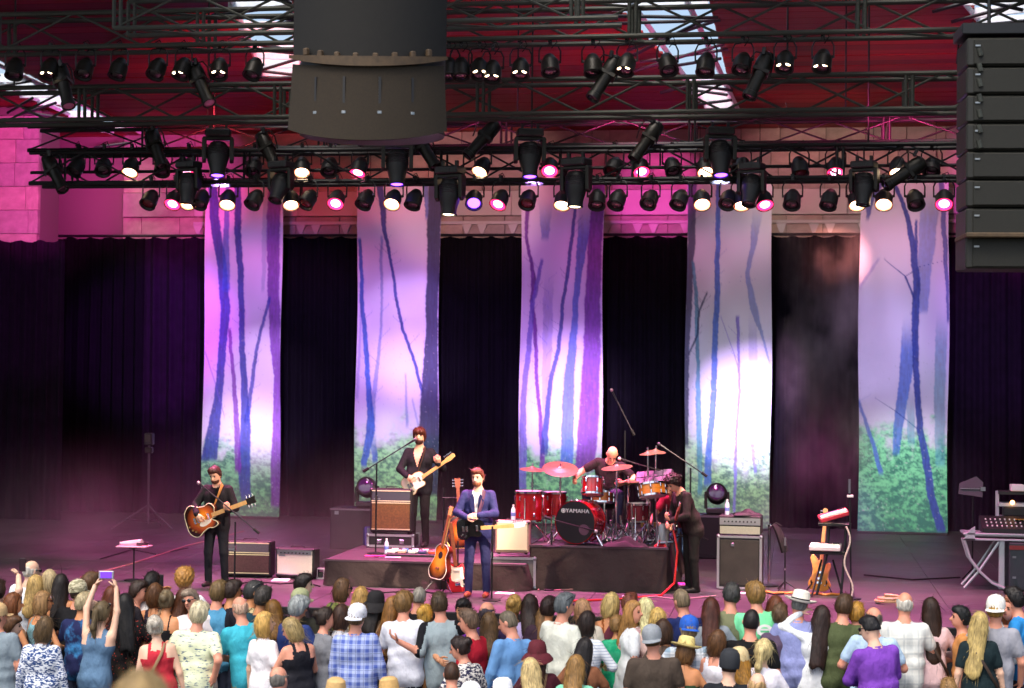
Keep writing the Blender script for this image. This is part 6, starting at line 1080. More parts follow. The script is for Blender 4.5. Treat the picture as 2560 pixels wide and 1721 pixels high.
q = pc(2128, 1498); r = thing('cable_wrapped_stand', 'tall microphone stand wrapped with a white braided cable beside the keyboards', 'microphone stand', q); b = MB(); b.cyl((0, 0, .02), (-.03, .1, 1.5), .013, n=7); b.obj('pole', BKM, r); b = MB(); b.lathe([(0, 0), (.14, 0), (.14, .015), (.03, .03), (0, .03)], 18); b.obj('base', BKM, r); b = MB(); b.cyl((-.03, .1, 1.48), (-.03, .1, 1.68), .017, n=8); b.obj('microphone', STEEL, r); b = MB(); b.box((-.02, .09, 1.44), (.09, .05, .035), b=.006); b.obj('clip', WHITE, r, smooth=False); b = MB(); pts = [(-.08 + .05 * sin(t * 3.1) + .02 * t, -.03, 1.02 - t * .34) for t in [i * .2 for i in range(16)]]; b.tube(pts, .014, 6); b.obj('braided_cable', mat('white_braid', '#d8c8b8', .7, nz=(60, .3)), r)
q = pc(1990, 1487); b = MB(); b.tube([(-.5 + i * .09, .04 * sin(i * 1.7), .014 + .012 * (i % 2)) for i in range(14)], .02, 6); tag(b.obj('orange_cable', mat('orange_cable', '#e08a3c', .5), loc=q), 'orange cable bundle on the floor left of the keyboards', 'cable')
q = pc(2225, 1510); b = MB(); b.tube([(.22 * cos(t * .7) * (1 - t * .02), .16 * sin(t * .7), .02 + .004 * t) for t in range(22)], .02, 6); tag(b.obj('coiled_cable', mat('tan_cable', '#c99a74', .55), loc=q), 'tan coiled cable on the floor right of the keyboards', 'cable')
for l, pts in (('black lead looping across the floor in front of the two small amplifiers', [(590, 1462), (640, 1456), (700, 1462), (760, 1458), (800, 1468)]), ('dark lead from the low riser to the guitar stands', [(900, 1470), (960, 1484), (1040, 1478), (1090, 1486)]), ('dark lead curling on the floor right of the bass cabinet', [(1905, 1480), (1940, 1490), (1985, 1482), (2030, 1492)]), ('dark lead across the floor toward the tripod at left', [(250, 1400), (330, 1376), (390, 1388), (470, 1372)]), ('pale lead lying on the floor before the bassist', [(1560, 1500), (1640, 1494), (1700, 1502), (1790, 1492)])):
    b = MB(); b.tube([pc(x, y) + V3((0, 0, .012)) for x, y in pts], .011, 5); tag(b.obj('floor_cable', mat('cable', '#120e10' if 'pale' not in l else '#a88a8a', .6)), l, 'cable', 'cables on the stage floor')
for i, (x, y, c_) in enumerate(((640, 1478, 'white'), (880, 1482, 'pink'), (1330, 1492, 'white'), (1420, 1500, 'yellow'), (1560, 1490, 'white'), (1990, 1500, 'pink'))): flat(c_ + ' tape mark on the stage floor, %s from the left' % ORD[i], pc(x, y), .16, .03, {'white': '#d8d4d0', 'pink': '#d88aa0', 'yellow': '#d8c050'}[c_], 'tape_mark', 'tape', 20 * i, .002)
b = MB(); e0 = V3((B1.x + .08, B0.y + .1, HD + .25)); b.tube([e0, e0 + V3((.06, -.05, -.3)), e0 + V3((.02, -.12, -.75)), V3((B1.x - .05, B0.y - .45, .02)), V3((B1.x - .6, B0.y - 1.0, .014)), V3((B1.x - 1.2, B0.y - 1.35, .014))], .016, 6); tag(b.obj('red_cable', mat('red_cable', '#c8241f', .5)), 'red cable running down from the right end of the drum riser', 'cable')
for l, pts in (('thin black cable trailing along the front of the drum riser', [(1360, 1478), (1420, 1476), (1500, 1470), (1560, 1455)]), ('thin pale cable running across the left stage floor', [(200, 1447), (330, 1412), (470, 1366), (610, 1330)]), ('thin dark cable across the floor right of the keyboards', [(2160, 1440), (2280, 1452), (2400, 1446)]), ('tangled brown cable heap beside the grey flight case', [(1345, 1478), (1365, 1460), (1380, 1476), (1410, 1462), (1440, 1476), (1385, 1479)])):
    b = MB(); b.tube([pc(x, y) + V3((0, 0, .014)) for x, y in pts], .012, 5); tag(b.obj('floor_cable', mat('cable', '#1a1416' if 'pale' not in l and 'brown' not in l else '#9c6a6a', .6)), l, 'cable', 'cables on the stage floor')
# left: tripod lamp stand and percussion tray on its stand
q = pc(370, 1322); r = thing('light_tripod', 'dark tripod stand with a small lamp box in front of the left curtain', 'tripod', q); tz = at_y(370, 1088, q.y).z; b = MB(); b.cyl((0, 0, .1), (0, 0, tz - .2), .026, n=8); b.obj('pole', mat('dull_grey_pole', '#4a4a4c', .5, .4), r); zc = at_y(370, 1263, q.y).z
for dx, dy in ((-.62, -.35), (.62, -.3), (.05, .6)): b = MB(); b.tube([(0, 0, zc), (dx, dy, .02)], .016, 6); b.obj('leg', mat('dull_grey_pole', '#4a4a4c', .5, .4), r); b = MB(); b.tube([(0, 0, .14), (dx * .62, dy * .62, zc * .40)], .01, 5); b.obj('brace', BKM, r)
b = MB(); b.box((0, 0, tz - .08), (.17, .16, .24), b=.02); b.obj('lamp_box', BK, r, smooth=False); b = MB(); b.box((0, 0, tz - .3), (.15, .12, .12), b=.02); b.obj('bracket', GLAM, r, smooth=False); b = MB(); b.box((0, -.09, tz - .06), (.12, .012, .14)); b.obj('lens', LENSO, r, smooth=False)
q = pc(334, 1452); r = thing('tray_stand', 'thin black stand holding the pink tray at the left of the stage', 'stand', q); th = at_y(334, 1368, q.y).z; b = MB(); b.cyl((0, 0, .02), (0, 0, th - .01), .013, n=6); b.obj('pole', BKM, r); b = MB(); b.lathe([(0, 0), (.14, 0), (.14, .014), (.03, .03), (0, .03)], 18); b.obj('base', BKM, r); b = MB(); b.box((0, 0, th - .012), (.12, .1, .012)); b.obj('plate', BKM, r, smooth=False)
r = thing('percussion_tray', 'pink tray with small instruments on the thin stand at left', 'tray', (q.x, q.y, th)); b = MB(); b.box((0, 0, .012), (.46, .3, .02), b=.006); b.obj('tray', mat('pink_tray', '#d9a0b0', .5), r, smooth=False); b = MB(); b.tube([(-.22, 0, .05), (.0, .02, .06), (.12, .0, .07)], [.02, .045, .05], 8); b.obj('shaker', mat('pale_shaker', '#e8c8d4', .4), r); b = MB(); b.lathe([(.07, 0), (.09, 0), (.09, .04), (.07, .04)], 16, M=Matrix.Translation((.12, .02, .03)), close=False); b.obj('tambourine', mat('dark_ring', '#4a3040', .5), r)
# right: mixing desk on a folding table, rack, lit music stand, case
DY = pc(2500, 1476).y; T0 = at_y(2408, 1348, DY); T1 = at_y(2640, 1345, DY); zt = T0.z; r = thing('folding_desk', 'pale metal desk with curved crossing legs at the right edge of the stage', 'desk', (T0.x, DY, 0)); GM = mat('pale_grey_metal', '#b4bcbe', .4, .3); w_ = T1.x - T0.x
for zz, nm in ((zt, 'lower_rail'), (zt + .08, 'upper_rail')): b = MB(); b.box((w_ / 2, 0, zz), (w_, .04, .03), b=.005); b.obj(nm, GM, r, smooth=False)
b = MB(); b.box((w_ / 2 + .02, .4, zt + .06), (w_, .78, .03), b=.006); b.obj('table_top', GM, r, smooth=False); b = MB(); b.prism([(0, 0), (.17, 0), (.17, .2), (.12, .17), (.04, .07)], -.02, .02, M=Matrix(((1, 0, 0, .0), (0, 0, -1, 0), (0, 1, 0, zt - .01), (0, 0, 0, 1)))); b.obj('side_wing', GM, r, smooth=False)
for dy in (0, .42):
    b = MB(); b.tube([(.02, dy, zt - .02), (.1, dy, zt * .62), (.24, dy, zt * .36), (.42, dy, zt * .14), (.62, dy, .02)], .024, 8, flat=.7); b.obj('curved_leg', GM, r); b = MB(); b.tube([(.52, dy + .02, zt - .03), (.24, dy + .02, zt * .38), (.02, dy + .02, .02)], .02, 6); b.obj('cross_leg', GM, r)
b = MB(); b.box((.56, .05, zt / 2), (.085, .07, zt - .02), b=.01); b.obj('leg', GM, r, smooth=False)
q = V3((T0.x + .62, DY + .3, zt + .095)); r = thing('mixing_desk', 'sloped mixing console on the pale desk at the right edge', 'mixing desk', q); b = MB(); b.prism([(-.3, 0), (.3, 0), (.3, .2), (.25, .22), (-.3, .07)], -.34, 1.1, M=Matrix(((0, 0, 1, 0), (1, 0, 0, 0), (0, 1, 0, 0), (0, 0, 0, 1))), bev=.01); b.obj('housing', CASEB, r, smooth=False); sa = math.atan2(.15, .55); fd = MB(); fd.box((0, 0, 0), (.02, .035, .015)); fm_ = fd.obj('fader', WHITE, data_only=True, smooth=False)
for i in range(14):
    for j in range(3): inst('fader', fm_, r, (-.26 + i * .07, -.2 + j * .14, .105 + j * .038), (sa, 0, 0))
b = MB(); b.box((.42, .05, .19), (.5, .1, .01), M=Matrix.Rotation(0, 4, 'X')); b.obj('amber_strip', mat('amber_panel', '#a8762a', .4), r, smooth=False)  # plain amber strip on the console
q = V3((T0.x + .9, DY + .85, zt + .075)); r = thing('equipment_rack', 'small open equipment rack with a glowing lamp behind the mixing desk', 'rack', q)
for x in (-.32, .4): b = MB(); b.box((x, 0, .3), (.05, .05, .6)); b.obj('post', GM, r, smooth=False)
for z_, m_ in ((.2, GM), (.58, BK), (.4, GM)): b = MB(); b.box((.04, 0, z_), (.7, .3, .05)); b.obj('shelf', m_, r, smooth=False)
b = MB(); b.box((.05, -.1, .3), (.6, .2, .13), b=.01); b.obj('unit', CASEB, r, smooth=False); b = MB(); b.ell((-.12, -.22, .44), .035, n=10); b.obj('lamp', mat('glowing_lamp', '#ffd9a0', .3, emit=('#ffb060', 6)), r); b = MB(); b.box((-.04, -.1, .66), (.2, .2, .1), b=.01); b.obj('printer', WHITE, r, smooth=False)
q = pc(2432, 1372); q.y = DY + 1.1; hz = at_y(2432, 1222, q.y).z; x_ = at_y(2432, 1222, q.y).x; r = thing('music_stand', 'dark music stand left of the mixing desk', 'music stand', (x_, q.y, 0)); b = MB(); b.cyl((0, 0, .02), (0, 0, hz), .013); b.obj('pole', BKM, r); b = MB(); b.prism([(-.18, -.09), (.18, -.14), (.2, .1), (.1, .2), (-.16, .08)], -.008, .008, M=Matrix.Translation((-.04, 0, hz)) @ Matrix.Rotation(R(68), 4, 'X')); b.obj('desk_plate', mat('slate_plate', '#33343a', .5), r, smooth=False); b = MB(); b.box((-.04, -.03, hz), (.3, .02, .012)); b.obj('lip', STEEL, r, smooth=False); b = MB(); b.box((.15, -.04, hz), (.07, .04, .06)); b.obj('clip_lamp', STEEL, r, smooth=False)
for i in range(3): b = MB(); b.cyl((0, 0, .2), (.25 * cos(i * 2.1), .25 * sin(i * 2.1), .01), .012, n=6); b.obj('leg', BKM, r)
q = at_y(2520, 1475, DY - .1); r = thing('black_case', 'large black case standing under the pale desk at the right edge', 'case', (q.x + .42, DY + .1, 0), 0, 'black cases along the back'); b = MB(); b.box((0, .1, .36), (.8, .55, .7), b=.012); b.obj('shell', mat('slate_case', '#30383c', .6, nz=(6, .2)), r, smooth=False); b = MB(); b.box((0, -.18, .64), (.8, .02, .06)); b.obj('red_trim', mat('red_trim', '#7a2a26', .5), r, smooth=False)
for x in (-.38,): 
    for z_ in (.2, .5): b = MB(); b.box((x + .05, -.185, z_), (.05, .015, .03)); b.obj('latch', STEEL, r, smooth=False)
# ================================================================== THE CROWD IN FRONT OF THE STAGE
CG = 'people standing in the crowd before the stage'
TAN = '#c98a5e'; PALE = '#e3b79c'; ROSY = '#d9967c'; BRN = '#a8704a'
BROWN = '#5a4029'; DKB = '#30211a'; LTB = '#8d6c44'; BLN = '#b99a5e'; PBL = '#d0bd90'; GRY = '#7c7c78'; WGR = '#b9b4aa'; AUB = '#5e2e1a'; GOLDH = '#9a6f30'; ASH = '#6e6048'
def A(px, py, label, **k):
    f = k.get('sex') == 'f'; h = k.pop('h', 1.66 if f else 1.75); d = ray(px, py); q = CAMLOC + d * ((-1.38 - .148 * 15.9 + h - CAMLOC.z) / (d.z - .148 * d.y))
    q.z = ground_z(q.y); k['w'] = .95 + (k.get('w', 1) - 1) * .5; rd = random.Random(int(px * 7 + py)); k.setdefault('turn', rd.uniform(-24, 16)); k.setdefault('tilt', rd.uniform(-9, 9)); k.setdefault('side', rd.uniform(-5, 5)); k.setdefault('lean', rd.uniform(-2, 7)); k.setdefault('nod', rd.uniform(-5, 7)); k.setdefault('bag', rd.choice((1, -1)) if f and rd.random() < .3 else None); return person(label, q, 9 + k.pop('rz', 0), h=h, group=CG, **k)
F_ = dict(sex='f')
A(65, 1401, 'bald person in white tee and dark glasses at the upper left of the crowd', rz=-25, turn=-20, hair='fringe', hc=WGR, sk=PALE, tc='#dfe4ea', glasses=1, w=1.1)
r_ = A(-14, 1452, 'person at the far left edge holding a dark phone up high', rz=-5, sk=PALE, tc='#3a3550', ra=(.2, .2, 1.78), hair='short', hc=DKB); held_phone(*r_, 'dark phone held up at the far left edge of the crowd', off=None, size=(.075, .012, .15)) if 0 else None
b = MB(); b.box((0, 0, 0), (.075, .012, .15), b=.004); o = b.obj('mobile_phone', mat('phone_case', '#2a1620', .35), loc=(r_[0].location.x + .2, r_[0].location.y + .28, r_[0].location.z + 1.9), smooth=False); tag(o, 'dark phone held up at the far left edge of the crowd', 'phone')
A(4, 1512, 'person in grey tee at the left edge, tan cap, arm hanging down', rz=-15, hat_='cap:#c9a878', hair='crop', hc=BROWN, sk=ROSY, tc='#7d8b94', arms='straight', w=1.15)
A(28, 1484, 'person with brown hair in royal blue dress near the left edge', rz=-45, turn=-20, **F_, hair='bob', hc='#6a3c1c', top='strap', tc='#2334a0', sk=TAN)
A(85, 1439, 'person with straight light blonde hair beside the bald man at left', **F_, hair='long', hc=BLN, tc='#cfd6dc', rz=-10)
A(122, 1426, 'person with ash blonde hair between straight blonde and long black hair', **F_, hair='bob', hc='#b3a078', tc='#d8c8c0', sk=ROSY, h=1.7)
A(150, 1437, 'person with long straight black hair and bare tanned shoulders', **F_, hair='verylong', hc='#1e1715', top='strapless', tc='#d8c4ae', sk=TAN, h=1.68)
A(98, 1480, 'person with light brown hair, dark glasses and teal sleeveless top', rz=-40, turn=-25, **F_, hair='bob', hc=LTB, top='tank', tc='#79a9b4', sk=TAN, glasses=1)
A(183, 1454, 'person in patterned beige cap and black tee at left', rz=-15, hat_='camocap:#c9c2a4', hair='crop', hc=DKB, tc='#17171a', sk=ROSY)
A(214, 1432, 'person with short brown hair in profile behind the beige cap', rz=-50, hair='short', hc=BROWN, tc='#c8a890', sk=ROSY)
A(207, 1484, 'person with grey blond hair in navy tie dye shirt', rz=-20, hair='short', hc='#a89a78', tc=pat('tiedye', '#20264e', '#3b86c0'), sk=TAN, w=1.25, h=1.66)
A(107, 1543, 'person with brown bob in blue and white patterned blouse', rz=-5, **F_, hair='bob', hc='#5e4a30', top='long', tc=pat('print', '#e6ebf2', '#2c4a80', s=1.2), w=1.15, arms='straight', bottom='#22283a')
A(20, 1541, 'person with brown hair seen in profile beside the left edge', rz=-70, hair='short', hc='#5a3c24', tc='#24305c', sk=PALE, h=1.55, w=.9)
r_ = A(240, 1506, 'person in grey blue tank top with both arms raised holding a camera', rz=-8, turn=-15, **F_, hair='pony', hc='#5e5038', top='tank', tc='#5f7f9e', sk=PALE, glasses='head', la=(-.09, .2, 1.90), ra=(.15, .2, 1.90), lp=(-1, .1, .1), rp=(1, .1, .1), bottom='#4a74a8', h=1.73)
q = r_[0].location; b = MB(); b.box((0, 0, 0), (.16, .025, .085), b=.006); o = b.obj('compact_camera', mat('camera_silver', '#b9b4c4', .3, .4), loc=(q.x + .03, q.y + .2, q.z + 1.73 / 1.75 * 2.02), rot=(0, 0, R(9)), smooth=False); tag(o, 'small silver camera held up high by the raised arms at left', 'camera'); b = MB(); b.box((0, -.0145, 0), (.12, .003, .065)); b.obj('screen', mat('camera_screen', '#5a30a0', .2, emit=('#5a30a0', 1.2)), o, smooth=False)
A(272, 1467, 'person with long auburn hair right of the raised camera', **F_, hair='long', hc=AUB, tc='#2a2426', rz=-25, sk=TAN)
A(316, 1486, 'person with very long black hair in black speckled dress', **F_, hair='verylong', hc='#141211', top='dress', tc=pat('dots', '#1a1718', '#b04038', s=1.2), rz=5, sk=TAN)
A(326, 1452, 'small face in profile under a dark fringe left of the phone filmer', rz=-70, hair='short', hc=DKB, sk=ROSY, tc='#2e2a30', h=1.7)
r_ = A(374, 1434, 'person with spiky black hair in white tee filming with a phone', rz=-12, hair='spiky', hc='#1b1614', tc='#e4e2e2', sk=TAN, arms='phone'); q = r_[0].location; b = MB(); b.box((0, 0, 0), (.075, .012, .15), b=.004); o = b.obj('mobile_phone', mat('phone_case', '#1a1a1e', .35), loc=(q.x - .02, q.y + .4, q.z + 1.62), smooth=False); tag(o, 'black phone held before the white tee filmer at left', 'phone')
r_ = A(394, 1460, 'person with brown bob raising a phone beside the white tee filmer', **F_, rz=-6, hair='bob', hc='#5a3a20', top='tank', tc='#2a2230', sk=TAN, la=(-.14, .3, 1.62), lp=(-1, 0, -.6)); q = r_[0].location; b = MB(); b.box((0, 0, 0), (.075, .012, .15), b=.004); o = b.obj('mobile_phone', mat('phone_case', '#3a3f58', .35), loc=(q.x - .15, q.y + .33, q.z + 1.66), smooth=False); tag(o, 'slate phone raised by the brown bobbed person at left', 'phone')
A(402, 1541, 'person with silver hair in bright red tank top', **F_, hair='bun', hc='#b9b2a4', top='tank', tc='#c0303e', sk=PALE, rz=4, w=1.1, arms='straight')
A(417, 1478, 'person with pinned up greenish brown hair in black strap top', **F_, hair='bun', hc=ASH, top='strap', tc='#19181c', sk=TAN, rz=-8)
A(467, 1423, 'person with curly strawberry blond hair near the stage edge at left', hair='curly', hc='#a8793c', tc='#e2e2e4', sk=PALE, rz=-10)
A(457, 1469, 'person with chestnut brown long hair below the curly blond', **F_, hair='long', hc='#4e2c1a', top='strap', tc='#8a4a3a', sk=TAN, rz=-15)
A(494, 1471, 'smiling person turned towards the camera with glasses in white', rz=170, turn=-10, hair='short', hc='#8a7a6a', tc='#e6dede', sk=ROSY, glasses=1, h=1.68)
A(541, 1455, 'person with thick brown hair in blue tee clapping', rz=-6, hair='mop', hc='#6b5636', tc='#4e8fb4', sk=ROSY, w=1.12, arms='clap')
A(577, 1450, 'person with dark hair in black shirt turned towards the blue tee', rz=-62, hair='short', hc='#2b1c14', tc='#1c1a22', sk=TAN)
A(617, 1454, 'tanned person with sunglasses on the head and camouflage shirt', rz=-55, turn=-15, hair='short', hc='#2a2a2a', tc=pat('print', '#b8a880', '#4e4832', s=.7), sk=TAN, glasses='head')
A(648, 1467, 'person with dark grey hair in dark teal shirt behind the turquoise tee', rz=-30, hair='short', hc='#3c3834', tc='#1f3c48', sk=TAN)
A(626, 1491, 'bald person in bright turquoise tee leaning to the left', rz=22, turn=18, side=-8, hair='fringe', hc='#cfa890', sk=ROSY, tc='#41b3c8', w=1.1, bottom='#b9ac70', arms='front')
A(487, 1508, 'person with white hair in cream shirt with dark dashes', rz=-4, hair='mop', hc='#c9bf9e', tc=pat('flecks', '#dfe6c2', '#5d7284'), sk=ROSY, w=1.25, la=(-.24, .1, .98), ra=(.22, -.05, .95), bottom='#d8dcc4')
A(663, 1532, 'blonde person in white tee and white trousers looking right', **F_, rz=-40, turn=-30, hair='bob', hc='#c09a54', top='tee', tc='#e8e6ea', bottom='#dfe4f4', sk=PALE, arms='straight')
A(748, 1434, 'person with black hair in profile at the foot of the low riser', rz=-72, hair='short', hc='#1d1512', sk=PALE, tc='#241d24')
A(757, 1476, 'person in pale olive cap beside the grey haired navy shirt', rz=-25, hat_='cap:#9aa078', hair='crop', hc=BROWN, tc='#3c3c34', sk=TAN)
A(731, 1491, 'person with wavy grey hair in navy shirt', rz=-35, turn=-12, hair='mop', hc='#8e9494', tc='#28386e', sk=ROSY, w=1.15)
A(691, 1502, 'person with long golden brown hair behind the white tee', **F_, hair='long', hc='#6e4c1e', tc='#5a4030', rz=-10, sk=TAN)
A(750, 1543, 'dark blonde person in black tank top looking down to the left', **F_, rz=35, turn=35, nod=22, hair='bob', hc='#9a8658', top='tank', tc='#1f1f26', sk=ROSY, w=1.12, arms='front')
A(704, 1669, 'person with balding grey head at the bottom left of centre', rz=-20, hair='fringe', hc='#6e6a64', tc='#3a5a8a', sk=ROSY, h=1.72)
A(807, 1521, 'person with dark tied hair in grey tee seen in profile', **F_, rz=-50, turn=-20, hair='bun', hc='#2a1d16', tc='#7d8086', sk=ROSY)
A(839, 1447, 'person in olive top with glasses and brown bob, profile to the right', **F_, rz=-45, turn=-15, hair='bob', hc='#5a4028', tc='#7a8048', sk=ROSY, glasses=1, h=1.66)
A(894, 1469, 'person with long dark blonde hair in pale striped top', **F_, rz=-6, hair='verylong', hc='#a88448', top='long', tc=pat('stripe', '#d2d2d0', '#a8a8ac', s=.8), sk=TAN)
A(850, 1513, 'person with dark brown hair in white top left of the plaid shirt', **F_, rz=-20, hair='bob', hc='#3a2418', tc='#d8d8dc', sk=TAN)
A(898, 1513, 'person in white cap and blue checked plaid shirt', rz=-4, hat_='capback:#e9ecf2', hair='short', hc='#6a5030', top='long', tc=pat('plaid', '#b4c2ea', '#5468b4', '#28346e'), sk=ROSY, w=1.15, arms='straight')
A(941, 1487, 'person in black floppy brimmed hat', **F_, rz=-12, hat_='floppy:#151316', hair='long', hc='#1b1512', top='tank', tc='#b0846a', sk=TAN)
A(985, 1493, 'person with long brown hair and tanned bare shoulder left of the white tee', **F_, rz=-30, hair='verylong', hc='#8a6030', top='strapless', tc='#3a2a20', sk=TAN)
A(1017, 1482, 'person with tousled light brown hair in plain white tee', rz=-6, hair='mop', hc='#7a5c34', tc='#e8ecf6', sk=ROSY, bottom='#2a2c38', h=1.78, arms='front')
A(1046, 1469, 'grey headed person with a headset close to the stage edge', rz=-20, hair='crop', hc='#8a8478', tc='#1a181c', sk=ROSY, h=1.66)
A(1059, 1513, 'person with golden blonde hair pinned up between two tees', **F_, rz=-20, hair='bun', hc='#bf9440', tc='#b07a4a', sk=TAN, h=1.62)
A(1113, 1482, 'person in grey tee with black raglan sleeves, arm round the white tee', rz=-2, hair='short', hc='#4a3a28', top='raglan', tc='#98a8ac', inner='#15151a', sk=ROSY, h=1.78, w=1.1, la=(-.46, -.22, 1.27), lp=(-.2, -.8, -1), bottom='#20261e')
A(1152, 1497, 'person with spiky black hair facing the camera in purple top', rz=176, turn=-10, hair='spiky', hc='#15110f', tc='#7a30a0', sk='#c9906c', h=1.7)
A(1187, 1524, 'person with grey brown hair and red collar looking left', rz=55, turn=20, hair='short', hc='#6a5442', tc='#b01f30', sk=ROSY)
A(1220, 1534, 'person with straight long brown hair in light blue blouse', **F_, rz=8, hair='long', hc='#5c452a', top='long', tc='#9fd2ea', sk=ROSY, h=1.66)
A(1170, 1591, 'person with dark bun looking left in black and white print blouse', **F_, rz=40, turn=35, nod=14, hair='bun', hc='#2a1c18', top='tee', tc=pat('print', '#e2ded6', '#2c2c48', s=1.0), sk=ROSY, h=1.66)
A(1139, 1658, 'child with short brown hair below the print blouse', rz=0, hair='crop', hc='#3c2618', tc='#dfe6f0', sk=ROSY, h=1.62, w=.9)
A(833, 1704, 'person in small tan hat at the bottom edge left of the plaid shirt', rz=0, hat_='sunhat:#c9a870', hair='crop', hc=BROWN, tc='#5a5a4a', h=1.7)
A(980, 1702, 'person in tan straw hat at the bottom edge below the white tee', rz=0, hat_='sunhat:#c8a468', hair='crop', hc=BROWN, tc='#50483e', h=1.7)
A(1217, 1505, 'person with thinning dark hair lit violet near the stage edge', rz=-20, hair='fringe', hc='#3a3038', tc='#3a2a4a', sk=ROSY, h=1.7)
A(1287, 1489, 'person with wavy dark blonde hair close to the stage right of the singer', **F_, rz=-12, hair='bun', hc='#b08a4a', tc='#4a4038', sk=TAN, h=1.68)
A(1326, 1489, 'person with dark brown long hair in lavender shirt', **F_, rz=-4, hair='long', hc='#2c1c16', top='long', tc='#b8a8d4', sk=TAN, h=1.7)
A(1276, 1526, 'person in blue shirt with head bowed to the left', rz=38, turn=30, nod=20, hair='crop', hc='#6c6250', top='long', tc='#6c9cd0', sk=ROSY, w=1.15, h=1.76)
A(1361, 1517, 'person with straight brown hair between blue shirt and cream shirt', **F_, rz=0, hair='long', hc='#7a5a34', tc='#9a8a7a', sk=TAN, h=1.62)
A(1400, 1484, 'grey haired person in cream shirt smiling to the right, sunglasses on head', rz=-42, turn=-22, hair='short', hc='#5e6466', top='long', tc='#dfe2d2', sk=ROSY, glasses='head', w=1.12, h=1.82)
A(1372, 1494, 'dark haired person half hidden behind the cream shirt', rz=-8, hair='short', hc='#2a1a16', tc='#3a2834', sk=TAN, h=1.72)
A(1467, 1500, 'person with rosy blonde hair near the stage in pale top', **F_, rz=-8, hair='bob', hc='#a8805c', tc='#cfc8b8', sk=ROSY, h=1.66)
A(1463, 1530, 'person with dark bob in white finely striped top', **F_, rz=-22, turn=-20, hair='bob', hc='#241712', top='long', tc=pat('stripe', '#e2e8ee', '#b8c4d4', s=.6), sk=TAN, bottom='#3a5a8c', h=1.66)
A(1450, 1597, 'person with sleek long black hair in front of the striped top', **F_, rz=6, hair='verylong', hc='#201c1c', tc='#8a5a40', sk=TAN, h=1.6)
A(1352, 1612, 'person in burgundy floppy hat', **F_, rz=4, hat_='floppy:#5a1422', hair='long', hc='#3a2018', tc='#4a1e2a', sk=TAN, h=1.66)
A(1341, 1648, 'person with wavy blonde hair and white headband', **F_, rz=-10, hair='wavy', hc='#c4ad78', top='tank', tc='#66b8a0', sk=PALE, h=1.66)
A(1435, 1641, 'person with long wavy brown blonde hair in mint top', **F_, rz=2, hair='wavy', hc='#8a6838', top='tee', tc='#7cc8aa', sk=TAN, h=1.64)
A(1530, 1484, 'person with blonde bob and orange lit bare shoulders', **F_, rz=-6, hair='bob', hc='#bca468', top='strap', tc='#8a4a20', sk=TAN, h=1.7)
A(1570, 1502, 'person with curly light brown hair in white dress looking back', **F_, rz=-75, turn=-50, hair='wavy', hc='#a87c46', top='dress', tc='#e8eef0', sk=ROSY, arms='straight', h=1.68)
A(1540, 1540, 'person in bright green patterned dress behind the white dress', **F_, rz=0, hair='short', hc='#8a6a40', top='dress', tc=pat('tiedye', '#189a6c', '#4cc898'), sk=TAN, h=1.5)
A(1613, 1497, 'tall person with long pale blonde hair right of the white dress', **F_, rz=4, hair='long', hc='#d8c690', tc=pat('print', '#e0cfc8', '#b08a90', s=.8), sk=PALE, h=1.7)
A(1580, 1486, 'person with reddish brown hair lit pink near the stage', rz=-6, hair='short', hc='#6a3a2a', tc='#6a3040', sk=ROSY, h=1.72)
A(1636, 1521, 'shorter person with golden blonde bob behind the grey cap', **F_, rz=8, hair='bob', hc='#c4a45c', tc='#d6b8b0', sk=PALE, h=1.62)
A(1711, 1474, 'person with greying short hair in dark navy polo', rz=22, turn=10, hair='crop', hc='#7a6a52', tc='#1c2858', sk=ROSY, h=1.8, w=1.12)
A(1667, 1550, 'person with brown bob tucked behind the grey cap', **F_, rz=-4, hair='bob', hc='#3c281a', tc='#5a4a40', sk=TAN, h=1.62)
A(1637, 1567, 'person in grey baseball cap and dark brown tee', rz=2, hat_='capback:#8f969c', hair='crop', hc='#5a4630', tc='#4a4038', sk=ROSY, w=1.3, h=1.78, arms='straight')
A(1724, 1545, 'person in royal blue cap and white checked shirt', rz=2, hat_='capback:#1f5cc0', hair='short', hc='#8a7a64', tc=pat('plaid', '#e2e8ee', '#8aa4b8', '#4a6480', s=1.5), sk=ROSY, w=1.1)
A(1783, 1497, 'person with long auburn hair in grey top right of the navy polo', **F_, rz=4, hair='verylong', hc='#4a2418', tc='#8a929a', sk=ROSY, h=1.7)
A(1820, 1458, 'person with dark grey hair in khaki olive shirt before the bass cabinet', rz=4, hair='short', hc='#3a3a38', tc='#7c8060', sk=ROSY, h=1.82)
A(1902, 1458, 'person with light brown hair in mint green tee with white back print', rz=2, hair='mop', hc='#8a6a3a', tc='#7ce0a6', sk=ROSY, h=1.84, w=1.15)
A(1880, 1526, 'person with black buzz cut in black polo shirt', rz=-2, hair='crop', hc='#1e1a1a', tc='#141416', sk=ROSY, w=1.25, h=1.8, arms='straight')
A(1698, 1597, 'person in yellow straw hat with bare tanned shoulders', **F_, rz=-8, tilt=8, hat_='fedora:#e6d48c:#c8b46a', hair='bob', hc='#6a4a2a', top='strapless', tc='#3a5a40', sk=TAN, h=1.64)
A(1778, 1576, 'person with straight brown bob in white tank top', **F_, rz=-14, hair='bob', hc='#5a3c22', top='tank', tc='#e9ebf4', sk=ROSY, h=1.64)
A(1817, 1632, 'person in charcoal beanie and dark navy top', rz=-2, hat_='beanie:#262a30', hair='crop', hc=DKB, tc='#1c2026', sk=PALE, h=1.72, w=1.1)
A(1862, 1628, 'person in beige hat with long golden hair behind the ponytail', **F_, rz=-4, hat_='beanie:#cdb98a', hair='long', hc='#9a6c22', tc='#3a2e28', sk=TAN, h=1.64)
A(1902, 1599, 'person with low blonde ponytail in white tee', **F_, rz=-6, hair='pony', hc='#cdb882', tc='#e8e4ec', sk=PALE, h=1.66)
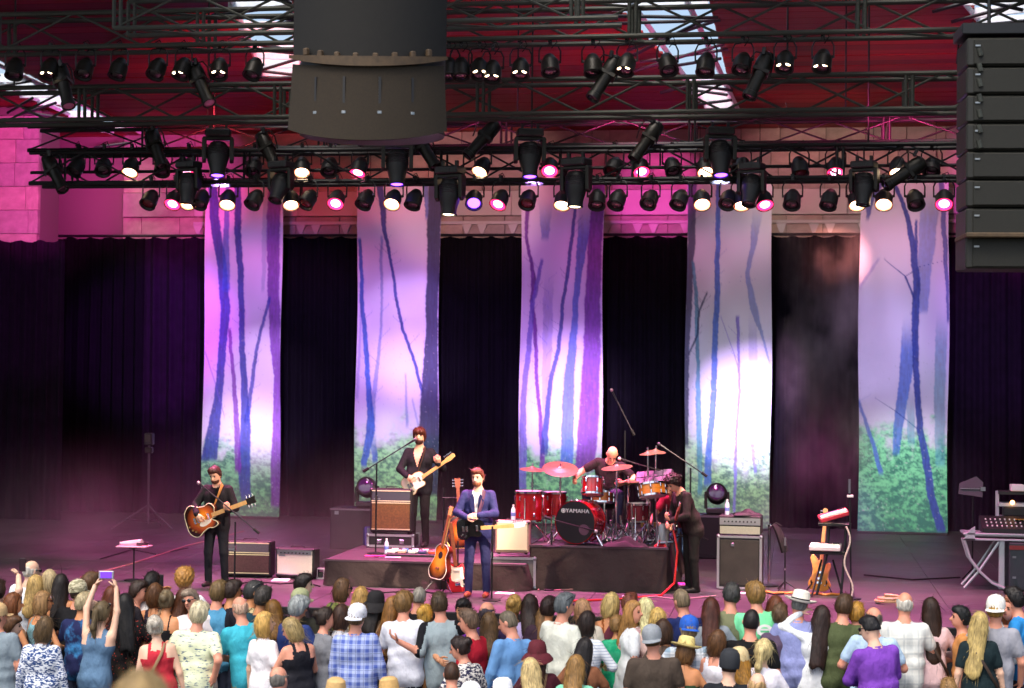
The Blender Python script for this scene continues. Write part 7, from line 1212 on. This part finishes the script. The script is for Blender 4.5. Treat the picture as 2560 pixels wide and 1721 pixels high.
A(1886, 1685, 'person with thin blond hair at the bottom edge right of centre', rz=-12, hair='fringe', hc='#b8986a', sk=PALE, tc='#cfc8c4', h=1.72)
A(1994, 1482, 'person in white fedora with black band and lavender shirt', rz=-4, hat_='fedora:#efe9da:#1c1c22', hair='crop', hc=GRY, top='long', tc='#8e96c8', sk=ROSY, h=1.8, w=1.12, bottom='#1c1c28')
A(1962, 1512, 'person with brown hair half hidden left of the white fedora', rz=0, hair='short', hc='#5a4430', tc='#5a4a60', sk=ROSY, h=1.66)
A(2039, 1515, 'person with long dark hair in sheer white top, hand at the head', **F_, rz=4, hair='verylong', hc='#2c1c16', top='long', tc='#e9eef0', sk=PALE, h=1.68, la=(-.14, .1, 1.66), lp=(-1, .2, -.3))
r_ = A(1935, 1492, 'person with auburn hair lifting a violet glowing phone', **F_, rz=0, hair='bob', hc='#6a3a22', tc='#5a3048', sk=ROSY, h=1.66)
A(2098, 1487, 'person with short brown hair in dark olive tee', rz=2, hair='short', hc='#4a3624', tc='#4c5638', sk=ROSY, h=1.8, w=1.15, bottom='#28406a', arms='straight')
A(2135, 1508, 'person with honey blond hair in dark top right of the olive tee', rz=4, hair='short', hc='#a87c34', tc='#1e1a1e', sk=ROSY, h=1.68)
A(2178, 1519, 'person with thinning grey hair in light blue shirt', rz=-4, hair='fringe', hc='#5e5a50', tc='#b4cfe6', sk=ROSY, h=1.76, w=1.12)
A(2200, 1543, 'person in bright purple shirt with black undercut hair and glasses', rz=18, turn=34, nod=12, hair='undercut', hc='#141214', top='long', tc='#7a44b0', sk=PALE, glasses=1, w=1.25, h=1.76, arms='front')
A(2259, 1482, 'white haired balding person in cream plaid shirt', rz=2, hair='fringe', hc='#c8c4b8', sk=ROSY, tc=pat('plaid', '#e6e8e0', '#cfd4d0', '#98a4a8', s=1.8), top='tee', h=1.82, w=1.25, bottom='#23406a')
A(2325, 1497, 'person with very long dark brown hair in pale pink blouse', **F_, rz=-2, hair='verylong', hc='#2e1d14', top='long', tc='#d8b8ba', sk=ROSY, h=1.72, bottom='#20304c')
A(2412, 1517, 'dark haired person in profile to the left behind the long blonde hair', rz=78, turn=10, hair='short', hc='#16191a', sk=ROSY, tc='#c88a50', h=1.66)
A(2449, 1532, 'person with very long blonde hair in dark teal tee', **F_, rz=2, hair='verylong', hc='#b09a60', top='tee', tc='#18282c', sk=PALE, h=1.7, arms='straight')
A(2483, 1493, 'person in white cap and grey tee near the right edge', rz=-10, turn=-15, hat_='capback:#ecece6', hair='short', hc='#a8823c', tc='#9496a0', sk=ROSY, h=1.8, w=1.12, beard='#a8823c')
A(2517, 1491, 'smiling person with reddish hair facing left near the right edge', **F_, rz=130, turn=10, hair='long', hc='#6a3a20', top='long', tc='#d8dcd8', sk=ROSY, h=1.7)
A(2560, 1469, 'person with black hair in bright blue tee at the right edge', rz=60, hair='short', hc='#181414', tc='#2e8ad0', sk=ROSY, h=1.82)
A(2373, 1698, 'child with dark blond hair at the bottom edge right', rz=0, hair='short', hc='#8a6a40', tc='#b0a090', h=1.6)
A(1252, 1703, 'person in white sun hat at the bottom edge below the print blouse', **F_, rz=0, hat_='sunhat:#eef0f2', hair='bob', hc=BROWN, tc='#e4e6ea', h=1.68)
A(1180, 1712, 'person in white cap at the bottom edge below the child', rz=0, hat_='cap:#eef0f2', hair='crop', hc=BROWN, tc='#d4dae2', h=1.7)
# blurred head of the nearest onlooker, standing on the terrace
q = at_y(350, 1690, 4.35); person('blurred head with dark blond hair close to the camera at bottom left', (q.x, q.y, .6), 9, h=q.z - .6, sex='f', hair='bun', hc='#8a744c', tc='#5a6a5a', sk=TAN, group=None)
_w = [o for o in bpy.data.objects if 'mint green tee' in o.get('label', '')][0]
b = MB(); b.lathe([(.05, 0), (.085, 0), (.085, .003), (.05, .003)], 20, sy=.75, close=False, M=Matrix.Translation((.02, -.146, 1.36)) @ Matrix.Rotation(R(82), 4, 'X')); b.box((.02, -.148, 1.33), (.16, .003, .018)); b.box((.02, -.15, 1.37), (.1, .003, .02)); b.obj('shirt_print', WHITE, _w, smooth=False)
_w = [o for o in bpy.data.objects if 'white headband' in o.get('label', '')][0]
# ================================================================== STAGE SMOKE
def smoke(name, label_kind, c, d, dens, scale, lo, hi, col=(1, 1, 1), stretch=(1, 1, .6), seed=0.0, fade='z'):
    b = MB(); b.box((0, 0, 0), d); m = bpy.data.materials.new('stage_smoke'); m.use_nodes = True; n = m.node_tree.nodes; n.clear(); t = NT.__new__(NT); t.t = m.node_tree; t.n = n
    out = t.new('OutputMaterial'); v = t.new('VolumePrincipled'); t.t.links.new(v.outputs[0], out.inputs['Volume']); v.inputs['Color'].default_value = (*col, 1); v.inputs['Anisotropy'].default_value = .2
    co = t.new('TexCoord'); mp = t.new('Mapping'); mp.inputs['Scale'].default_value = stretch; mp.inputs['Location'].default_value = (seed, seed, seed); t.t.links.new(co.outputs['Object'], mp.inputs[0])
    f = t.ramp(t.noise(mp.outputs[0], scale, 3, .6), lo, hi); w = t.new('SeparateXYZ'); t.t.links.new(co.outputs['Object'], w.inputs[0])
    def soft(o, half): return t.math('SUBTRACT', 1, t.math('POWER', t.math('ABSOLUTE', t.math('DIVIDE', o, half)), 2.5))
    e = t.math('MULTIPLY', soft(w.outputs[0], d[0] / 2), soft(w.outputs[1], d[1] / 2)); e = t.math('MULTIPLY', e, soft(w.outputs[2], d[2] / 2) if fade == 'both' else t.math('POWER', t.math('SUBTRACT', .5, t.math('DIVIDE', w.outputs[2], d[2])), 2.4))
    t.t.links.new(t.math('MULTIPLY', t.math('MULTIPLY', f, e), dens), v.inputs['Density']); o = b.obj(name, m, loc=c, smooth=False); tag(o, kind='stuff'); return o
_a = at_y(2085, 700, 34.6)
smoke('smoke', 'stuff', (_a.x, 34.6, 3.9), (2.2, 2.6, 6.8), .6, 1.1, .47, .70, fade='both', col=(.95, .72, .74))  # white smoke, with pink stage light put into the volume colour
smoke('smoke', 'stuff', (-6.5, 30.5, 1.2), (12.5, 9.5, 2.4), .24, .6, .40, .72, seed=3.0, col=(.95, .7, .8))
smoke('smoke', 'stuff', (2.5, 33.2, 1.5), (12.0, 5.0, 3.0), .12, .6, .40, .75, seed=7.0, col=(.95, .7, .8))
lampspot(1965, 440, 26.4, (_a.x + .1, 34.6, 5.6), 3600, (1, .36, .30), 9)  # this beam and those below are added to colour the smoke
lampspot(2010, 450, 26.4, (_a.x, 34, 1.5), 900, (.8, .12, .7), 15)
lampspot(300, 470, 26.3, (-7, 30, .3), 480, (1, .2, .55), 50)
